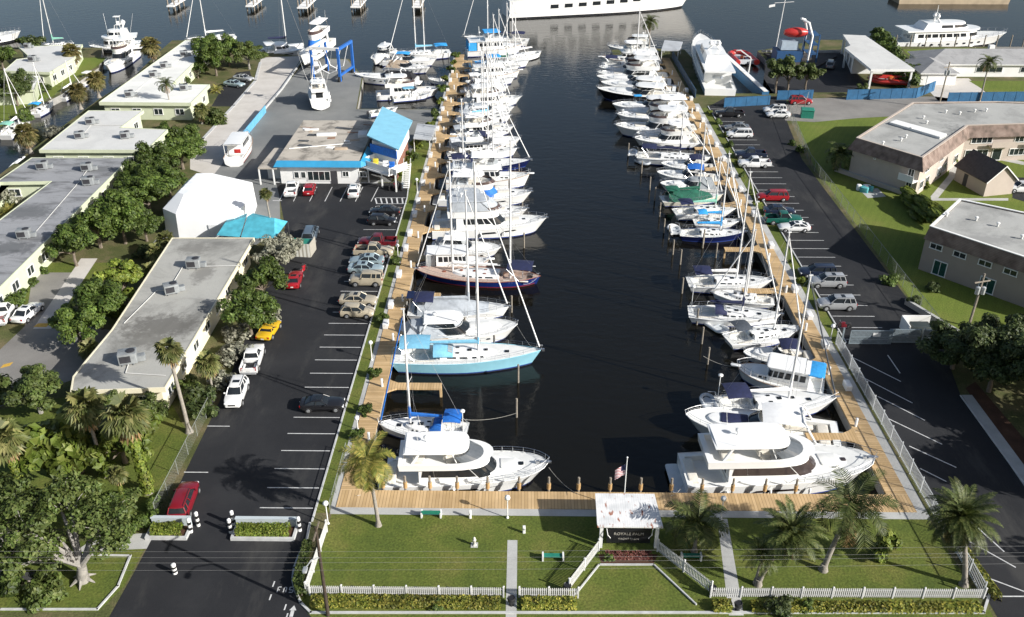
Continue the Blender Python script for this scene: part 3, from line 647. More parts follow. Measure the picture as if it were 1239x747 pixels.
# ---------------------------------------------------------------- small open boat
def runabout(look,s,b,L=None,B=None,group=None,hullm=None,bim=None,ttop=False,ob=1,cover=None,name='runabout',inner=None,z=None,stripe=None):
    root,L=boat_root(name,look,'motorboat',s,b,group,L)
    if z is not None: root.location.z=z
    B=B or .30*L+.2; fa=.75; ff=1.05; H=Hull(L,B,fa,ff,'motor'); H.build(root,(hullm or WHITE,stripe or BSTRIPE,ANTIF),WDECK,(.04,.82,B*.37,.45))
    mb=MB(); mb.rbox((-.02*L,0,.95),(.09*L,B*.3,1.0),.12); mb.rbox((-.15*L,0,.75),(.08*L,B*.36,.6),.1,m=1); mb.rbox((-.40*L,0,.6),(.08*L,B*.6,.4),.08,m=1); mb.build('console',[WHITE,inner or CUSH],root,40)
    mb=MB(); mb.box((.0*L,0,1.6),(.04,B*.3,.4),0,0,1,.3); mb.build('windscreen',GLASS,root)
    if bim or ttop:
        mb=MB(); mb.rbox((-.08*L,0,2.6),(.30*L,B*.66,.10),.25); mb.build('canopy',bim or WHITE,root,40)
        mb=MB()
        for sx in (-.19,.03):
            for sd in (-1,1): mb.tube([(sx*L,sd*B*.30,.6),(sx*L,sd*B*.27,2.6)],.03,4)
        mb.build('canopy_frame',STEEL,root)
    if cover: c0=Out(-.45*L,.40*L,B*.47,.95,.6,2); c1=Out(-.3*L,.2*L,B*.15,.95,.6,2); mb=MB(); house(mb,c0,.85,c1,1.5,.1); mb.build('boat_cover',cover,root,50)
    mb=MB(); H.rail(mb,.6,.98,.3,.02,4); mb.build('bow_rail',STEEL,root)
    for k in range(ob): outboard(root,-L/2-.08,(k-(ob-1)/2)*.7,.35)
    return root
# ---------------------------------------------------------------- sailing catamaran
def catamaran(look,s,b,L=None,B=None,group=None,mast_y=None,bim=None,hh=None):
    root,L=boat_root('catamaran',look,'sailboat',s,b,group,L); B=B or .52*L
    for sd in (-1,1):
        mb=MB(); rs=[]
        for t in (0,.1,.25,.45,.65,.8,.9,.97,1):
            w=.14*B*(.8+.2*math.sin(PI*t))*max(.06,1-max(0,(t-.55)/.45)**2); x=-L/2+L*t; z=1.3+.5*t
            rs.append([(x,sd*B*.38-w,z),(x,sd*B*.38-w*.9,.5),(x,sd*B*.38-w*.6,-.4),(x,sd*B*.38+w*.6,-.4),(x,sd*B*.38+w*.9,.5),(x,sd*B*.38+w,z)])
        mb.loft(rs,0,True,True,True); mb.build('hull',WHITE,root,40)
        mb=MB(); mb.box((.02*L,sd*(B*.38+.135*B),1.0),(.22*L,.03,.22)); mb.build('hull_window',GLASS,root)
    mb=MB(); mb.rbox((-.08*L,0,1.35),(.72*L,B*.76,.5),.5); mb.build('bridge_deck',WDECK,root,40)
    h0=Out(-.25*L,.14*L,B*.36,.95,.5,2.2); h1=Out(-.25*L,.06*L,B*.31,.95,.5,2.2); mb=MB(); house(mb,h0,1.5,h1,2.9,.15); mb.build('saloon',WHITE,root,35)
    glaze(root,'saloon_window',GLASS,h0,1.5,h1,2.9,.4,.82,[(.1,.45),(.48,.7),(.73,1)])
    mb=MB(); mb.rbox((-.34*L,0,3.2),(.22*L,B*.6,.12),.3); mb.build('bimini',bim or WHITE,root,40)
    mb=MB()
    for sx in (-.42,-.26):
        for sd in (-1,1): mb.tube([(sx*L,sd*B*.28,1.5),(sx*L,sd*B*.28,3.2)],.04,4)
    mb.build('bimini_frame',STEEL,root)
    xm=.06*L
    if hh is None: w=root.matrix_basis@Vector((xm,0,0)); hh=top_z(w.x,w.y,mast_y)-WATER
    mb=MB(); mb.tube([(xm,0,2.8),(xm,0,hh)],.16,7,r1=.1); mb.build('mast',ALU,root,60)
    mb=MB(); mb.tube([(xm-.1,0,4.0),(-.36*L,0,4.3)],.09,6); mb.tube([(xm-.1,0,4.3),(-.34*L,0,4.5)],.26,6,r1=.14); mb.build('boom',NAVY,root,60)
    mb=MB()
    for sd in (-1,1): mb.tube([(-.05*L,sd*B*.48,1.6),(xm,0,hh-.5)],.014,3)
    mb.tube([(.47*L,0,1.8),(xm,0,hh-.6)],.05,4); mb.build('stays',WIRE,root)
    mb=MB(); mb.tube([(.42*L,-B*.38,1.75),(.42*L,B*.38,1.75)],.1,6); mb.build('crossbeam',ALU,root)
    return root
# ---------------------------------------------------------------- large yacht / ship with deck tiers
def superyacht(look,s,b,L=None,B=None,group=None,tiers=2,hf=.06,name='superyacht',pz=1.0,radar_h=3,slant=True,winm=None,rust=False,ports=False):
    root,L=boat_root(name,look,'yacht',s,b,group,L); B=B or .19*L
    fa=hf*L; ff=hf*L*1.7; H=Hull(L,B,fa,ff,'motor',.09*L); H.build(root,(WHITE,KHULL if not rust else RSTRIPE,ANTIF),WDECK,(.02,.14,B*.42,.6),stripe_z=(.1,.45))
    z=fa*1.12; xa,xf,w=-.36*L,.24*L,B*.42
    for k in range(tiers):
        hh=2.3; o0=Out(xa,xf,w,1,.35,2.4); o1=Out(xa,xf-.03*L,w*.95,1,.35,2.4); mb=MB(); house(mb,o0,z-.4,o1,z+hh,.05); mb.build('deck_house',WHITE,root,35)
        glaze(root,'deck_window',winm or GLASS,o0,z-.4,o1,z+hh,.45,.78,[(.05+.105*i,.05+.105*i+.085) for i in range(7)]+[(.82,1)],.03)
        oh=Out(xa-.07*L,xf-.0*L,w*1.07,1,.35,2.4); mb=MB(); mb.loft([ring(oh,z+hh,oh.ts()),ring(oh,z+hh+.35,oh.ts())],0,True,True,True); mb.build('deck_overhang',WHITE,root,35)
        z+=hh+.35; xa+=.05*L; xf-=.10*L; w*=.88
    o0=Out(xa+.02*L,xf,w,1,.4,2.2); o1=Out(xa+.06*L,xf-.04*L,w*.8,1,.4,2.2); mb=MB(); house(mb,o0,z-.2,o1,z+1.5,.1); mb.build('bridge_house',WHITE,root,35)
    glaze(root,'bridge_window',winm or GLASS,o0,z-.2,o1,z+1.5,.35,.75,[(.35,.6),(.64,1)],.03)
    xm=(xa+xf)/2-.02*L; mb=MB(); mb.tube([(xm-.8,-w*.6,z+1.2),(xm-1.4,-.4,z+2.6),(xm-1.4,.4,z+2.6),(xm-.8,w*.6,z+1.2)],.25,6); mb.tube([(xm-1.4,0,z+2.6),(xm-1.5,0,z+2.6+radar_h)],.12,5,r1=.05)
    mb.ball((xm-1.4,.9,z+3.0),.5); mb.ball((xm-1.4,-.9,z+3.0),.5); mb.box((xm-1.3,0,z+3.6),(.3,2.2,.16)); mb.build('radar_mast',WHITE,root,40)
    mb=MB(); H.rail(mb,.45,.985,.9,.035,10); mb.build('bow_rail',STEEL,root)
    inflatable('d',3.6,root,(xa-.02*L,0,z-2.3),0.0)
    for sd in (-1,1):
        for i in range(8):
            mb=MB(); t=.22+.07*i; q=max(0,(t-.45)/.55); w_=.58; bb=H.b(t); bw=bb*(.93-.30*q**1.4); mb.rbox((H.x(t)-H.rk*q**2.2*(1-w_),sd*(bw+(bb-bw)*w_**(1+.7*q)+.03),H.z(t)*w_),(.8*pz,.08,.35*pz),.03); mb.build('porthole',GLASS,root)
    return root
# ================================================================ SETTING
SUNV=Vector((.893,-.450,0)).normalized(); ELEV=R(27.5)
w=bpy.data.worlds.new('World'); sc.world=w; w.use_nodes=True
nt=w.node_tree; bg=nt.nodes['Background']; sky=nt.nodes.new('ShaderNodeTexSky'); sky.sky_type='NISHITA'; sky.sun_disc=False
sky.sun_elevation=ELEV; sky.sun_rotation=math.atan2(SUNV.x,SUNV.y); sky.dust_density=2.2; sky.air_density=1.0
nt.links.new(sky.outputs['Color'],bg.inputs['Color']); bg.inputs['Strength'].default_value=.078
sl=bpy.data.lights.new('sun','SUN'); sl.energy=5.0; sl.angle=R(.53); sl.color=(1,.972,.925)
so=bpy.data.objects.new('sun',sl); COL.objects.link(so)
so.rotation_euler=(-(SUNV*math.cos(ELEV)+Vector((0,0,math.sin(ELEV))))).to_track_quat('-Z','Y').to_euler()
cam=bpy.data.cameras.new('camera'); co=bpy.data.objects.new('camera',cam); COL.objects.link(co)
co.location=(0,0,CH); co.rotation_euler=(PI/2-TILT,0,YAW); cam.sensor_width=36; cam.lens=36*FPX/1239; cam.clip_end=6000; cam.clip_start=1; sc.camera=co
sc.render.engine='CYCLES'; sc.view_settings.view_transform='Standard'; sc.view_settings.look='None'; sc.view_settings.exposure=.57
sc.cycles.use_denoising=True; sc.cycles.max_bounces=6; sc.cycles.caustics_reflective=False; sc.cycles.caustics_refractive=False
try: sc.cycles.denoiser='OPENIMAGEDENOISE'
except Exception: pass

# ---- water
def water_mat():
    m,nt,b,N,Lk=_new('harbour_water')
    b.inputs['Base Color'].default_value=(.0065,.006,.0042,1); b.inputs['Roughness'].default_value=.07; b.inputs['IOR'].default_value=1.333
    tc=N.new('ShaderNodeTexCoord'); mp=N.new('ShaderNodeMapping'); mp.inputs['Scale'].default_value=(.55,1.1,1); Lk.new(tc.outputs['Object'],mp.inputs['Vector'])
    n1=N.new('ShaderNodeTexNoise'); n1.inputs['Scale'].default_value=.9; n1.inputs['Detail'].default_value=5; n1.inputs['Roughness'].default_value=.55; n1.inputs['Distortion'].default_value=.4
    Lk.new(mp.outputs['Vector'],n1.inputs['Vector'])
    # wind patches: open water is rougher than the sheltered basin
    n2=N.new('ShaderNodeTexNoise'); n2.inputs['Scale'].default_value=.03; n2.inputs['Detail'].default_value=3; Lk.new(tc.outputs['Object'],n2.inputs['Vector'])
    mr=N.new('ShaderNodeMapRange'); mr.inputs['To Min'].default_value=.10; mr.inputs['To Max'].default_value=.30; Lk.new(n2.outputs['Fac'],mr.inputs['Value'])
    bp=N.new('ShaderNodeBump'); bp.inputs['Distance'].default_value=.25; Lk.new(mr.outputs['Result'],bp.inputs['Strength']); Lk.new(n1.outputs['Fac'],bp.inputs['Height']); Lk.new(bp.outputs['Normal'],b.inputs['Normal'])
    return m
WATERM=water_mat()
struct(MB().poly([(-2500,-200,WATER),(2500,-200,WATER),(2500,4000,WATER),(-2500,4000,WATER)]).build('water',WATERM))
# ---- materials of the ground
GRASS=ground_mat('lawn',[(.28,(.062,.092,.017)),(.5,(.102,.130,.023)),(.72,(.160,.155,.040))],.22,5,.6,blotch=((.16,.125,.06),.30,1,.66))
GRASSR=ground_mat('mown_lawn',[(.25,(.095,.135,.020)),(.5,(.125,.165,.026)),(.78,(.18,.185,.045))],.10,6,.4,stripe=(.30,R(28),.03),blotch=((.17,.15,.055),.22,1,.64))
DIRT=ground_mat('patchy_ground',[(.2,(.045,.055,.020)),(.45,(.085,.095,.032)),(.62,(.15,.125,.065)),(.8,(.20,.165,.10))],.22,6,.5)
ASPH=ground_mat('asphalt',[(.2,(.0155,.0162,.0185)),(.5,(.0225,.0232,.0258)),(.7,(.033,.0334,.0355)),(.9,(.055,.054,.052))],.10,30,.25,.8,finec=.25,blotch=((.050,.049,.047),.20,.28,.53))
OLDASPH=ground_mat('worn_asphalt',[(.2,(.14,.13,.12)),(.5,(.22,.21,.195)),(.8,(.30,.285,.26))],.12,14,.2,.85,finec=.18)
YARD=ground_mat('yard_paving',[(.2,(.13,.135,.135)),(.5,(.19,.195,.19)),(.8,(.25,.25,.24))],.10,12,.2,.85,finec=.15)
CONC=ground_mat('concrete',[(.2,(.32,.32,.31)),(.5,(.42,.42,.40)),(.8,(.50,.50,.48))],.5,14,.15,.85,finec=.12)
BEIGE=ground_mat('beige_concrete',[(.2,(.44,.41,.37)),(.5,(.53,.50,.46)),(.8,(.60,.57,.53))],.3,12,.15,.85,finec=.12)
MULCH=ground_mat('mulch',[(.2,(.05,.025,.015)),(.6,(.09,.045,.028)),(.85,(.13,.075,.05))],.8,16,.6)
SEAW=M('seawall',(.30,.29,.27),.9,.2,1.5,bump=.5,bscale=3)
PLX=planks('boardwalk_across',0,.30,(.47,.325,.16),(.60,.43,.235),.14)
PLY=planks('boardwalk_along',1,.30,(.47,.325,.16),(.60,.43,.235),.14)
PAINT=M('road_paint',(.54,.54,.53),.7,.18,2.5); YPAINT=M('yellow_paint',(.55,.33,.05),.7,.2,2.5); BPAINT=M('blue_edge_paint',(.10,.22,.36),.7,.2,2)
KERB=M('kerb_white',(.46,.465,.46),.8,.15,1.2); BLUEF=M('blue_fence_paint',(.022,.11,.23),.6,.15,1)
def pp(s,z=0.0): return [P(*map(float,q.split(',')),z) for q in s.split()]
def sheet(name,pts,mat,z,parent=None):
    mb=MB(); mb.poly([(p[0],p[1],z) for p in pts]); o=mb.build(name,mat,parent); return o
# ---- land: west bank, front lawn, east bank with basin, inlets and canal left out
XL=-14.85; XR=33.65; YF=64.15; YTOP=231.0
west=[(XL,YF),(XL,226.5),(-16.6,226.5),(-16.6,181.5),(-34.0,181.5),(-36.5,205),(-42.5,221.5),(-52,222.5),(-64,228),(-72,229),(-77,241),(-92,240),
      (-91,226),(-88.7,204),(-89.6,188),(-89.2,164),(-88.5,142),(-89,120),(-103,90),(-130,60),(-130,20),(XL,20)]
westbank=[(-101.7,40),(-101.7,170),(-99,191),(-100,213),(-107,232),(-132,232),(-190,238),(-400,240),(-400,40)]
front=[(XL,20),(XR,20),(XR,YF),(XL,YF)]
east=[(XR,YF),(XR,20),(160,20),(400,40),(400,236),(94,236),(90,243),(78,243),(58.5,231),(58.5,219),(56,198.5),(55.0,193.5),(46.2,193.5),(43.2,193.5),(40.4,232),(33,233),(22,231.5),(22,226),(XR,224)]
mb=MB()
for pg in (west,westbank,front,east):
    n=len(pg); mb.add([(x,y,0) for x,y in pg]+[(x,y,-4.5) for x,y in pg],[list(range(n))]+[[i,(i+1)%n,n+(i+1)%n,n+i] for i in range(n)],0)
    for k in range(n): mb.m[-1-k]=1
g=struct(mb.build('ground',[DIRT,SEAW],recalc=False))
# far bank of the waterway beyond the frame
mb=MB(); pg=[(-900,296),(900,300),(900,1600),(-900,1600)]; pg[0]=(-900,340); pg[1]=(900,344); mb.add([(x,y,-.2) for x,y in pg]+[(x,y,-4.5) for x,y in pg],[[0,1,2,3],[0,1,5,4]]); struct(mb.build('far_bank_ground',GRASS))
# ---- lawns
def S(name,pts,mat,z): return struct(sheet(name,pts,mat,z))
S('front_lawn',[(-17.6,51.2),(36.6,51.2),(36.2,61.6),(-16.9,61.6)],GRASS,.004)
S('verge_lawn',[(-17.6,46),(37,46),(37,51.2),(-17.6,51.2)],GRASS,.004)
S('grass_strip_west',[(-18.4,61.6),(-17.15,61.6),(-17.15,142),(-18.4,142)],GRASS,.004)
S('grass_strip_west_end',[(-22,142.2),(-17.1,142.2),(-17.1,181),(-22,181)],GRASS,.004)
S('grass_strip_east',[(36.45,91),(37.9,91),(37.9,183),(36.45,183)],GRASS,.004)
S('east_lawn',[(49.2,92),(120,60),(140,150),(140,183),(64,190),(54,178),(50.3,150)],GRASSR,.004)
S('side_lawn',pp('145,655 175,665 150,710 120,740 -200,742 -120,655'),GRASS,.004)
S('palm_lawn',pp('228,525 182,622 150,640 -60,640 -20,500 80,480 200,475'),GRASS,.004)
S('canal_lawn',pp('0,158 40,130 72,112 98,92 118,80 130,70 100,70 60,95 45,118 0,118'),GRASSR,.004)
S('court_lawn',pp('60,372 112,318 138,318 70,392'),GRASS,.004); S('court_lawn_side',pp('-30,372 30,372 60,362 105,318 60,318 -60,330'),GRASS,.004)
S('yard_lawn',pp('480,215 505,220 527,150 497,168'),GRASS,.008)
# ---- asphalt
ZA=.03
S('parking_lot_west',[(-18.55,46),(-18.55,134.6),(-19.4,140.9),(-41,140.9),(-38.8,134.3),(-35.3,123),(-33.6,108),(-32.0,78),(-31.8,58),(-32.3,46)],ASPH,.008)
S('entrance_road',pp('185,650 165,688 138,740 110,790 420,790 372,742 352,702 357,680 374,640 360,630'),ASPH,.012)
S('parking_lot_east',[(38.05,91.3),(49.1,91.3),(49.1,153),(52,176),(56,191.5),(43.6,191.5),(38.05,184)],ASPH,.008)
S('parking_lot_south_east',[(36.9,91.3),(49.1,91.3),(46.9,80.5),(46.7,40),(37.4,40)],ASPH,.012)
S('private_road',pp('60,398 104,330 40,330 30,395 -60,480 -100,560 -20,500 60,470 100,455 135,400 110,395'),OLDASPH,.008)
S('walled_path',pp('40,398 98,313 118,313 62,398'),BEIGE,.012)
S('marina_road',pp('230,190 246,168 283,128 309,98 316,70 366,68 341,109 310,145 287,170 268,200 258,214 230,205'),BEIGE,.006)
S('small_parking',pp('256,129 281,129 306,97 302,86 286,88 268,108'),ASPH,.010)
S('boat_yard',[(-52.6,222.2),(-42.8,221),(-36.8,204.8),(-34.2,181.2),(-17.2,181.2),(-22,141.2),(-41,141),(-38.8,134.3),(-36,123),(-38,117),(-53,117),(-53,140)]+[(P(*q).x,P(*q).y) for q in ((255,216),(268,200),(287,170),(310,145),(341,109))],YARD,.009)
S('harbour_yard',pp('924,95 928,68 1018,60 1052,112 1000,112 935,112'),ASPH,.008)
S('east_road',pp('945,128 985,119 1130,117 1239,130 1400,133 1400,140 1239,150 1100,140 1040,143 985,148 950,146'),OLDASPH,.010)
S('forecourt',pp('1110,95 1172,95 1205,122 1135,122'),BEIGE,.010); S('back_driveway',pp('1195,57 1300,57 1320,76 1239,76'),OLDASPH,.010)
S('forecourt_lawn',pp('1172,98 1250,98 1280,118 1205,118'),GRASSR,.012); S('waterfront_lawn',pp('1092,60 1172,58 1178,66 1100,68'),GRASSR,.012)
S('small_lot',pp('1225,215 1300,215 1300,262 1225,240'),ASPH,.012)
# ---- paths
S('front_walk',[(-17.1,61.45),(36.4,61.45),(36.4,62.35),(-17.1,62.35)],CONC,.012)
S('west_walk',[(-17.2,62.35),(-16.7,62.35),(-16.7,225),(-17.2,225)],CONC,.012)
S('east_walk',[(35.45,62.35),(36.4,62.35),(36.4,186),(35.45,186)],CONC,.012)
S('lawn_path',[(-1.15,46),(-.3,46),(-.3,58.4),(-1.15,58.4)],CONC,.008); S('lawn_path_east',pp('868,628 880,628 900,745 882,745'),CONC,.008)
S('street_pavement',[(-60,44.0),(60,44.0),(60,50.05),(-60,50.05)],CONC,.002) if False else S('street_pavement',[(-17.0,47.2),(36.8,47.2),(36.8,49.75),(-17.0,49.75)],CONC,.010)
S('corner_pavement',pp('120,648 186,645 182,664 90,668'),CONC,.008)
S('apartment_path',pp('1126,238 1148,212 1150,195 1160,197 1155,215 1135,240 1220,240 1220,243 1127,243'),CONC,.010)
S('apartment_path_far',pp('1192,185 1239,196 1239,200 1190,190'),CONC,.010)
S('mulch_bed',pp('724,671 796,671 790,684 728,684'),MULCH,.010)
S('tree_mulch',pp('1168,470 1180,462 1290,590 1260,590'),MULCH,.008); S('sidewalk_east',[(46.75,66),(48.2,66),(48.2,80.8),(47.1,80.8)],CONC,.016)
S('patio',pp('1040,230 1062,228 1072,238 1050,240'),CONC,.010)
S('office_walk',[(-41,140.9),(-24,140.9),(-24,142.2),(-41,142.2)],CONC,.014)
# ---- boardwalks: slabs on piles with their own thickness
def slab(name,x0,y0,x1,y1,mat,z=.06,th=.22,cut=None):
    mb=MB(); mb.prism([(x0,y0),(x1,y0),(x1,y1),(x0,y1)],z-th,z); return struct(mb.build(name,mat))
slab('front_boardwalk',-16.7,62.36,35.44,YF+.5,PLX)
slab('west_boardwalk',-16.7,YF+.5,XL+.12,226,PLY); slab('east_boardwalk',XR-.12,YF+.5,35.44,223.5,PLY)
# finger piers with the flared root
FING=MB()
def finger(side,y,L=5.5,w=.55):
    x0=XL+.12 if side<0 else XR-.12; s=1 if side<0 else -1; z=.05
    pg=[(x0,y-1.4),(x0+s*.5,y-.95),(x0+s*1.2,y-w),(x0+s*L,y-w),(x0+s*L,y+w),(x0+s*1.2,y+w),(x0+s*.5,y+.95),(x0,y+1.4)]
    FING.prism(pg,z-.2,z); FING.box((x0+s*(L-.1),y,-1.5),(.25,.25,2.8)); 
WF=[P(440,467).y]+[P(500-i*0,q).y for i,q in enumerate(())]
wy=82.0; k=0
for q in (467,407,357,312,278,252,232,212,195,180,165,150,137,125,113,101,91,82,74): finger(-1,P(480,q).y,6 if q>400 else 4.2 if q>250 else 2.2)
for q in (528,441,352,302,248,222,205,180,160,145,130,118,105,95,86,78): finger(1,P(950,q).y,5.0 if q>300 else 2.4)
o=struct(FING.build('finger_pier_boardwalk',PLX))
# ---- painted lines
LN=MB()
def line(x0,y0,x1,y1,w=.11,z=.0165,m=0):
    d=Vector((x1-x0,y1-y0)); n=Vector((-d.y,d.x)).normalized()*w/2
    LN.poly([(x0-n.x,y0-n.y,z),(x1-n.x,y1-n.y,z),(x1+n.x,y1+n.y,z),(x0+n.x,y0+n.y,z)],m)
y=60.95+0.0
for i in range(27):
    yy=P(390,615.3).y+i*2.735
    if yy<131: line(-23.55,yy,-18.75,yy)
for q in (516,572,480-5,405-16,383): 
    p=P(270,q); line(-32.0+ (p.y>100)*-.9,p.y,-29.7+(p.y>100)*-.9,p.y)
for i in range(36):
    yy=P(1000,434).y+1.5+i*2.735
    if 92<yy<183: line(38.2,yy,43.4,yy)
for (a,b) in (((1032,433),(1090,462)),((1040,455),(1104,488)),((1062,480),(1119,509)),((1075,507),(1140,538)),((1100,540),(1157,566)),((1113,567),(1145,583)),((1160,618),(1215,668)),((1172,655),(1229,687)),((1175,692),(1239,716)),((1074,430),(1089,452)),((1190,722),(1260,722))):
    p=P(*a);q=P(*b); line(p.x,p.y,q.x,q.y,.12,.0205)
for i,x0 in enumerate((340.5,358,377.5,396,414.5,433,452)):
    p=P(x0+6,226.5);q=P(x0-4+1,244); line(p.x,p.y,q.x,q.y,.12)
for y0 in (239.6,246.8):
    p=P(455,y0);q=P(492,y0); line(p.x,p.y,q.x,q.y,.15)
for k in range(6): p=P(456+k*6.3,246.5);q=P(454+k*6.5,240); line(p.x,p.y,q.x,q.y,.22)
p=P(330,243);q=P(341,243); line(p.x,p.y,q.x,q.y,.2)
# wheelchair symbol: ring, back and seat
c=P(457,250.6); 
for k in range(14):
    a0,a1=k*.42+.5,(k+1)*.42+.5
    if k<12: line(c.x+.34*math.cos(a0),c.y+.34*math.sin(a0),c.x+.34*math.cos(a1),c.y+.34*math.sin(a1),.1)
line(c.x+.2,c.y+.4,c.x+.45,c.y+.05,.1); line(c.x+.45,c.y+.05,c.x+.8,c.y+.05,.1)
# street markings at the entrance: arrow, dashes and stencilled letters
def arrow(px_,py_):
    c=P(px_,py_); LN.poly([(c.x-.28,c.y+.1,.0165),(c.x+.28,c.y+.1,.0165),(c.x,c.y+.6,.0165)]); line(c.x,c.y-.55,c.x,c.y+.12,.28)
arrow(354,740)
for a in ((331,707),(327,723),(345,735),(347,746)): p=P(*a); line(p.x,p.y-.3,p.x+.02,p.y+.3,.11)
c=P(336,714)
for dx,pts in ((0,((0,-.25,0,.3),(0,.3,.25,.3),(0,0,.18,0))),(.5,((0,.2,.1,.3),(.1,.3,.2,.2),(0,-.25,0,.2),(.2,-.25,.2,.2))),(.95,((0,.3,.3,.3),(0,.3,0,0),(0,0,.3,0),(.3,0,.3,-.25),(0,-.25,.3,-.25)))):
    for x0,y0,x1,y1 in pts: line(c.x+dx+x0,c.y+y0,c.x+dx+x1,c.y+y1,.08)
p0,p1=P(40,396),P(56,396); LN.poly([(p0.x,p0.y,.0165),(p1.x,p1.y,.0165),(p1.x+.2,p1.y+.9,.0165),(p0.x+.2,p0.y+.9,.0165)],1)
p0,p1=P(0,446),P(12,443); LN.poly([(p0.x,p0.y,.0165),(p1.x,p1.y,.0165),(p1.x,p1.y+.8,.0165),(p0.x,p0.y+.8,.0165)],1)
struct(LN.build('road_marking_lines',[PAINT,YPAINT],recalc=False))
# ---- kerbs
KB=MB()
def kerb(pts,w=.18,h=.12,m=0):
    pts=[Vector((p[0],p[1])) for p in pts]
    for a,b in zip(pts,pts[1:]):
        d=b-a; c=(a+b)/2; KB.box((c.x,c.y,h/2),(d.length+w*.8,w,h),math.atan2(d.y,d.x),m)
kerb([(-18.47,60.5),(-18.47,134.6),(-18.9,141)],.16,.12)
kerb([(37.97,91.3),(37.97,184)],.16)
kerb(pp('375,634 371,655 362,672 356,688 354,702 357,715 364,730 376,742 1190,742 1197,720'),.2)
kerb(pp('158,673 143,710 118,738 0,738 -60,738'),.16); kerb(pp('100,672 158,673'),.12)
kerb(pp('690,728 725,684 791,684 842,732'),.12,.14)
kerb([(-41,140.8),(-24.2,140.8)],.2)
kerb(pp('236,182 246,168 283,128 309,98 315,76'),.6,.08); kerb(pp('310,145 341,109 366,74'),.3,.4)
kerb([(46.9,66.0),(46.9,80.6)],.15,.1)
struct(KB.build('kerb',[KERB,BPAINT]))
# ================================================================ VEGETATION
BARK=M('bark',(.16,.13,.10),.95,.25,3,bump=.6,bscale=8); PBARK=M('palm_trunk',(.26,.235,.20),.9,.22,4,bump=.5,bscale=10); GBARK=M('grey_bark',(.25,.235,.21),.9,.25,2,bump=.5,bscale=6)
LEAF=leafmat('broad_leaf',(0.037,0.065,0.012),(0.075,0.118,0.020),(0.130,0.176,0.037)); LEAF2=leafmat('yellow_leaf',(0.074,0.109,0.014),(0.129,0.171,0.024),(0.208,0.229,0.039)); LEAF3=leafmat('grey_leaf',(.11,.115,.08),(.21,.21,.155),(.32,.31,.24))
LEAFD=leafmat('dark_leaf',(0.031,0.050,0.014),(0.059,0.085,0.022),(0.105,0.130,0.040)); HEDGE=leafmat('gold_hedge',(.075,.10,.014),(.17,.185,.026),(.36,.32,.06)); SEAG=leafmat('sea_grape',(0.071,0.108,0.013),(0.117,0.162,0.022),(0.201,0.232,0.051))
PALMF=leafmat('palm_frond',(0.042,0.062,0.012),(0.075,0.099,0.025),(0.140,0.154,0.047)); PALMY=leafmat('coconut_frond',(0.111,0.136,0.025),(0.209,0.209,0.043),(0.394,0.320,0.080)); DEADF=leafmat('dead_frond',(0.232,0.145,0.065),(0.348,0.232,0.109),(0.478,0.348,0.189)); OLIVE=leafmat('olive_leaf',(0.047,0.072,0.015),(0.082,0.116,0.026),(0.137,0.164,0.047))
SABALF=leafmat('sabal_frond',(.07,.075,.022),(.15,.135,.045),(.26,.21,.085))
PALMG=leafmat('fan_leaf',(0.064,0.083,0.022),(0.122,0.137,0.041),(0.235,0.220,0.083))
def leafcard(mb,c,nrm,s,rg,asp=1.7):
    a=Vector((rg.uniform(-1,1),rg.uniform(-1,1),rg.uniform(-1,1))); u=nrm.cross(a)
    if u.length<1e-3: u=Vector((1,0,0))
    u.normalize(); v=nrm.cross(u).normalized(); l=s*asp*.5; w=s*.5
    mb.add([c-u*l,c+v*w+nrm*s*.08,c+u*l,c-v*w+nrm*s*.08],[[0,1,2,3]])
def clump(mb,c,r,n,leaf,rg,flat=.8):
    for _ in range(n):
        d=Vector((rg.gauss(0,1),rg.gauss(0,1),rg.gauss(0,1)*flat+.25)).normalized()
        p=c+Vector((d.x*r,d.y*r,d.z*r*flat))*(rg.random()**.35)
        nn=(d*.9+Vector((rg.uniform(-.6,.6),rg.uniform(-.6,.6),rg.uniform(.1,.9)))).normalized()
        leafcard(mb,p,nn,leaf*rg.uniform(.7,1.3),rg)
def crown(rg,rx,rz,nc,nl,leaf,cr=.30,z0=0,inner=.25):
    mb=MB(); cs=[]
    for i in range(nc):
        a=2*PI*rg.random(); e=math.asin(rg.uniform(-.45,1)); q=rg.uniform(.5,1.16) if rg.random()>inner else rg.uniform(.1,.5)
        c=Vector((rx*q*math.cos(a)*math.cos(e),rx*q*math.sin(a)*math.cos(e),z0+rz*q*math.sin(e))); cs.append(c)
        clump(mb,c,rx*cr*rg.uniform(.7,1.25),nl,leaf,rg)
    return mb,cs
LIB=bpy.data.collections.new('plants')
PLANTS={}; JIT=('tree','tree_b','olive_tree','dark_tree','bush','dark_bush','yellow_bush','olive_bush','grey_bush')
def plant(kind,px_,py_,label,cat='tree',s=1.0,group=None,rz=None,h=None,name=None,base=True,z=0.0,loc=None):
    """first use builds the plant, later uses copy it"""
    p=loc if loc is not None else P(px_,py_,z)
    rz=rnd.uniform(0,6.28) if rz is None else rz
    if kind in JIT and not hasattr(s,'__len__'): s=(s*rnd.uniform(.85,1.2),s*rnd.uniform(.85,1.2),s*rnd.uniform(.85,1.2))
    if kind not in PLANTS:
        o=MAKE[kind](); PLANTS[kind]=o; o.location=p; o.rotation_euler=(0,0,rz); o.scale=(s,)*3 if not hasattr(s,'__len__') else s
        tag(o,label,cat,group)
    else:
        o=copy_tree(PLANTS[kind],p,rz,label,group,s); o['category']=cat
        if not group and 'group' in o: del o['group']
    return o
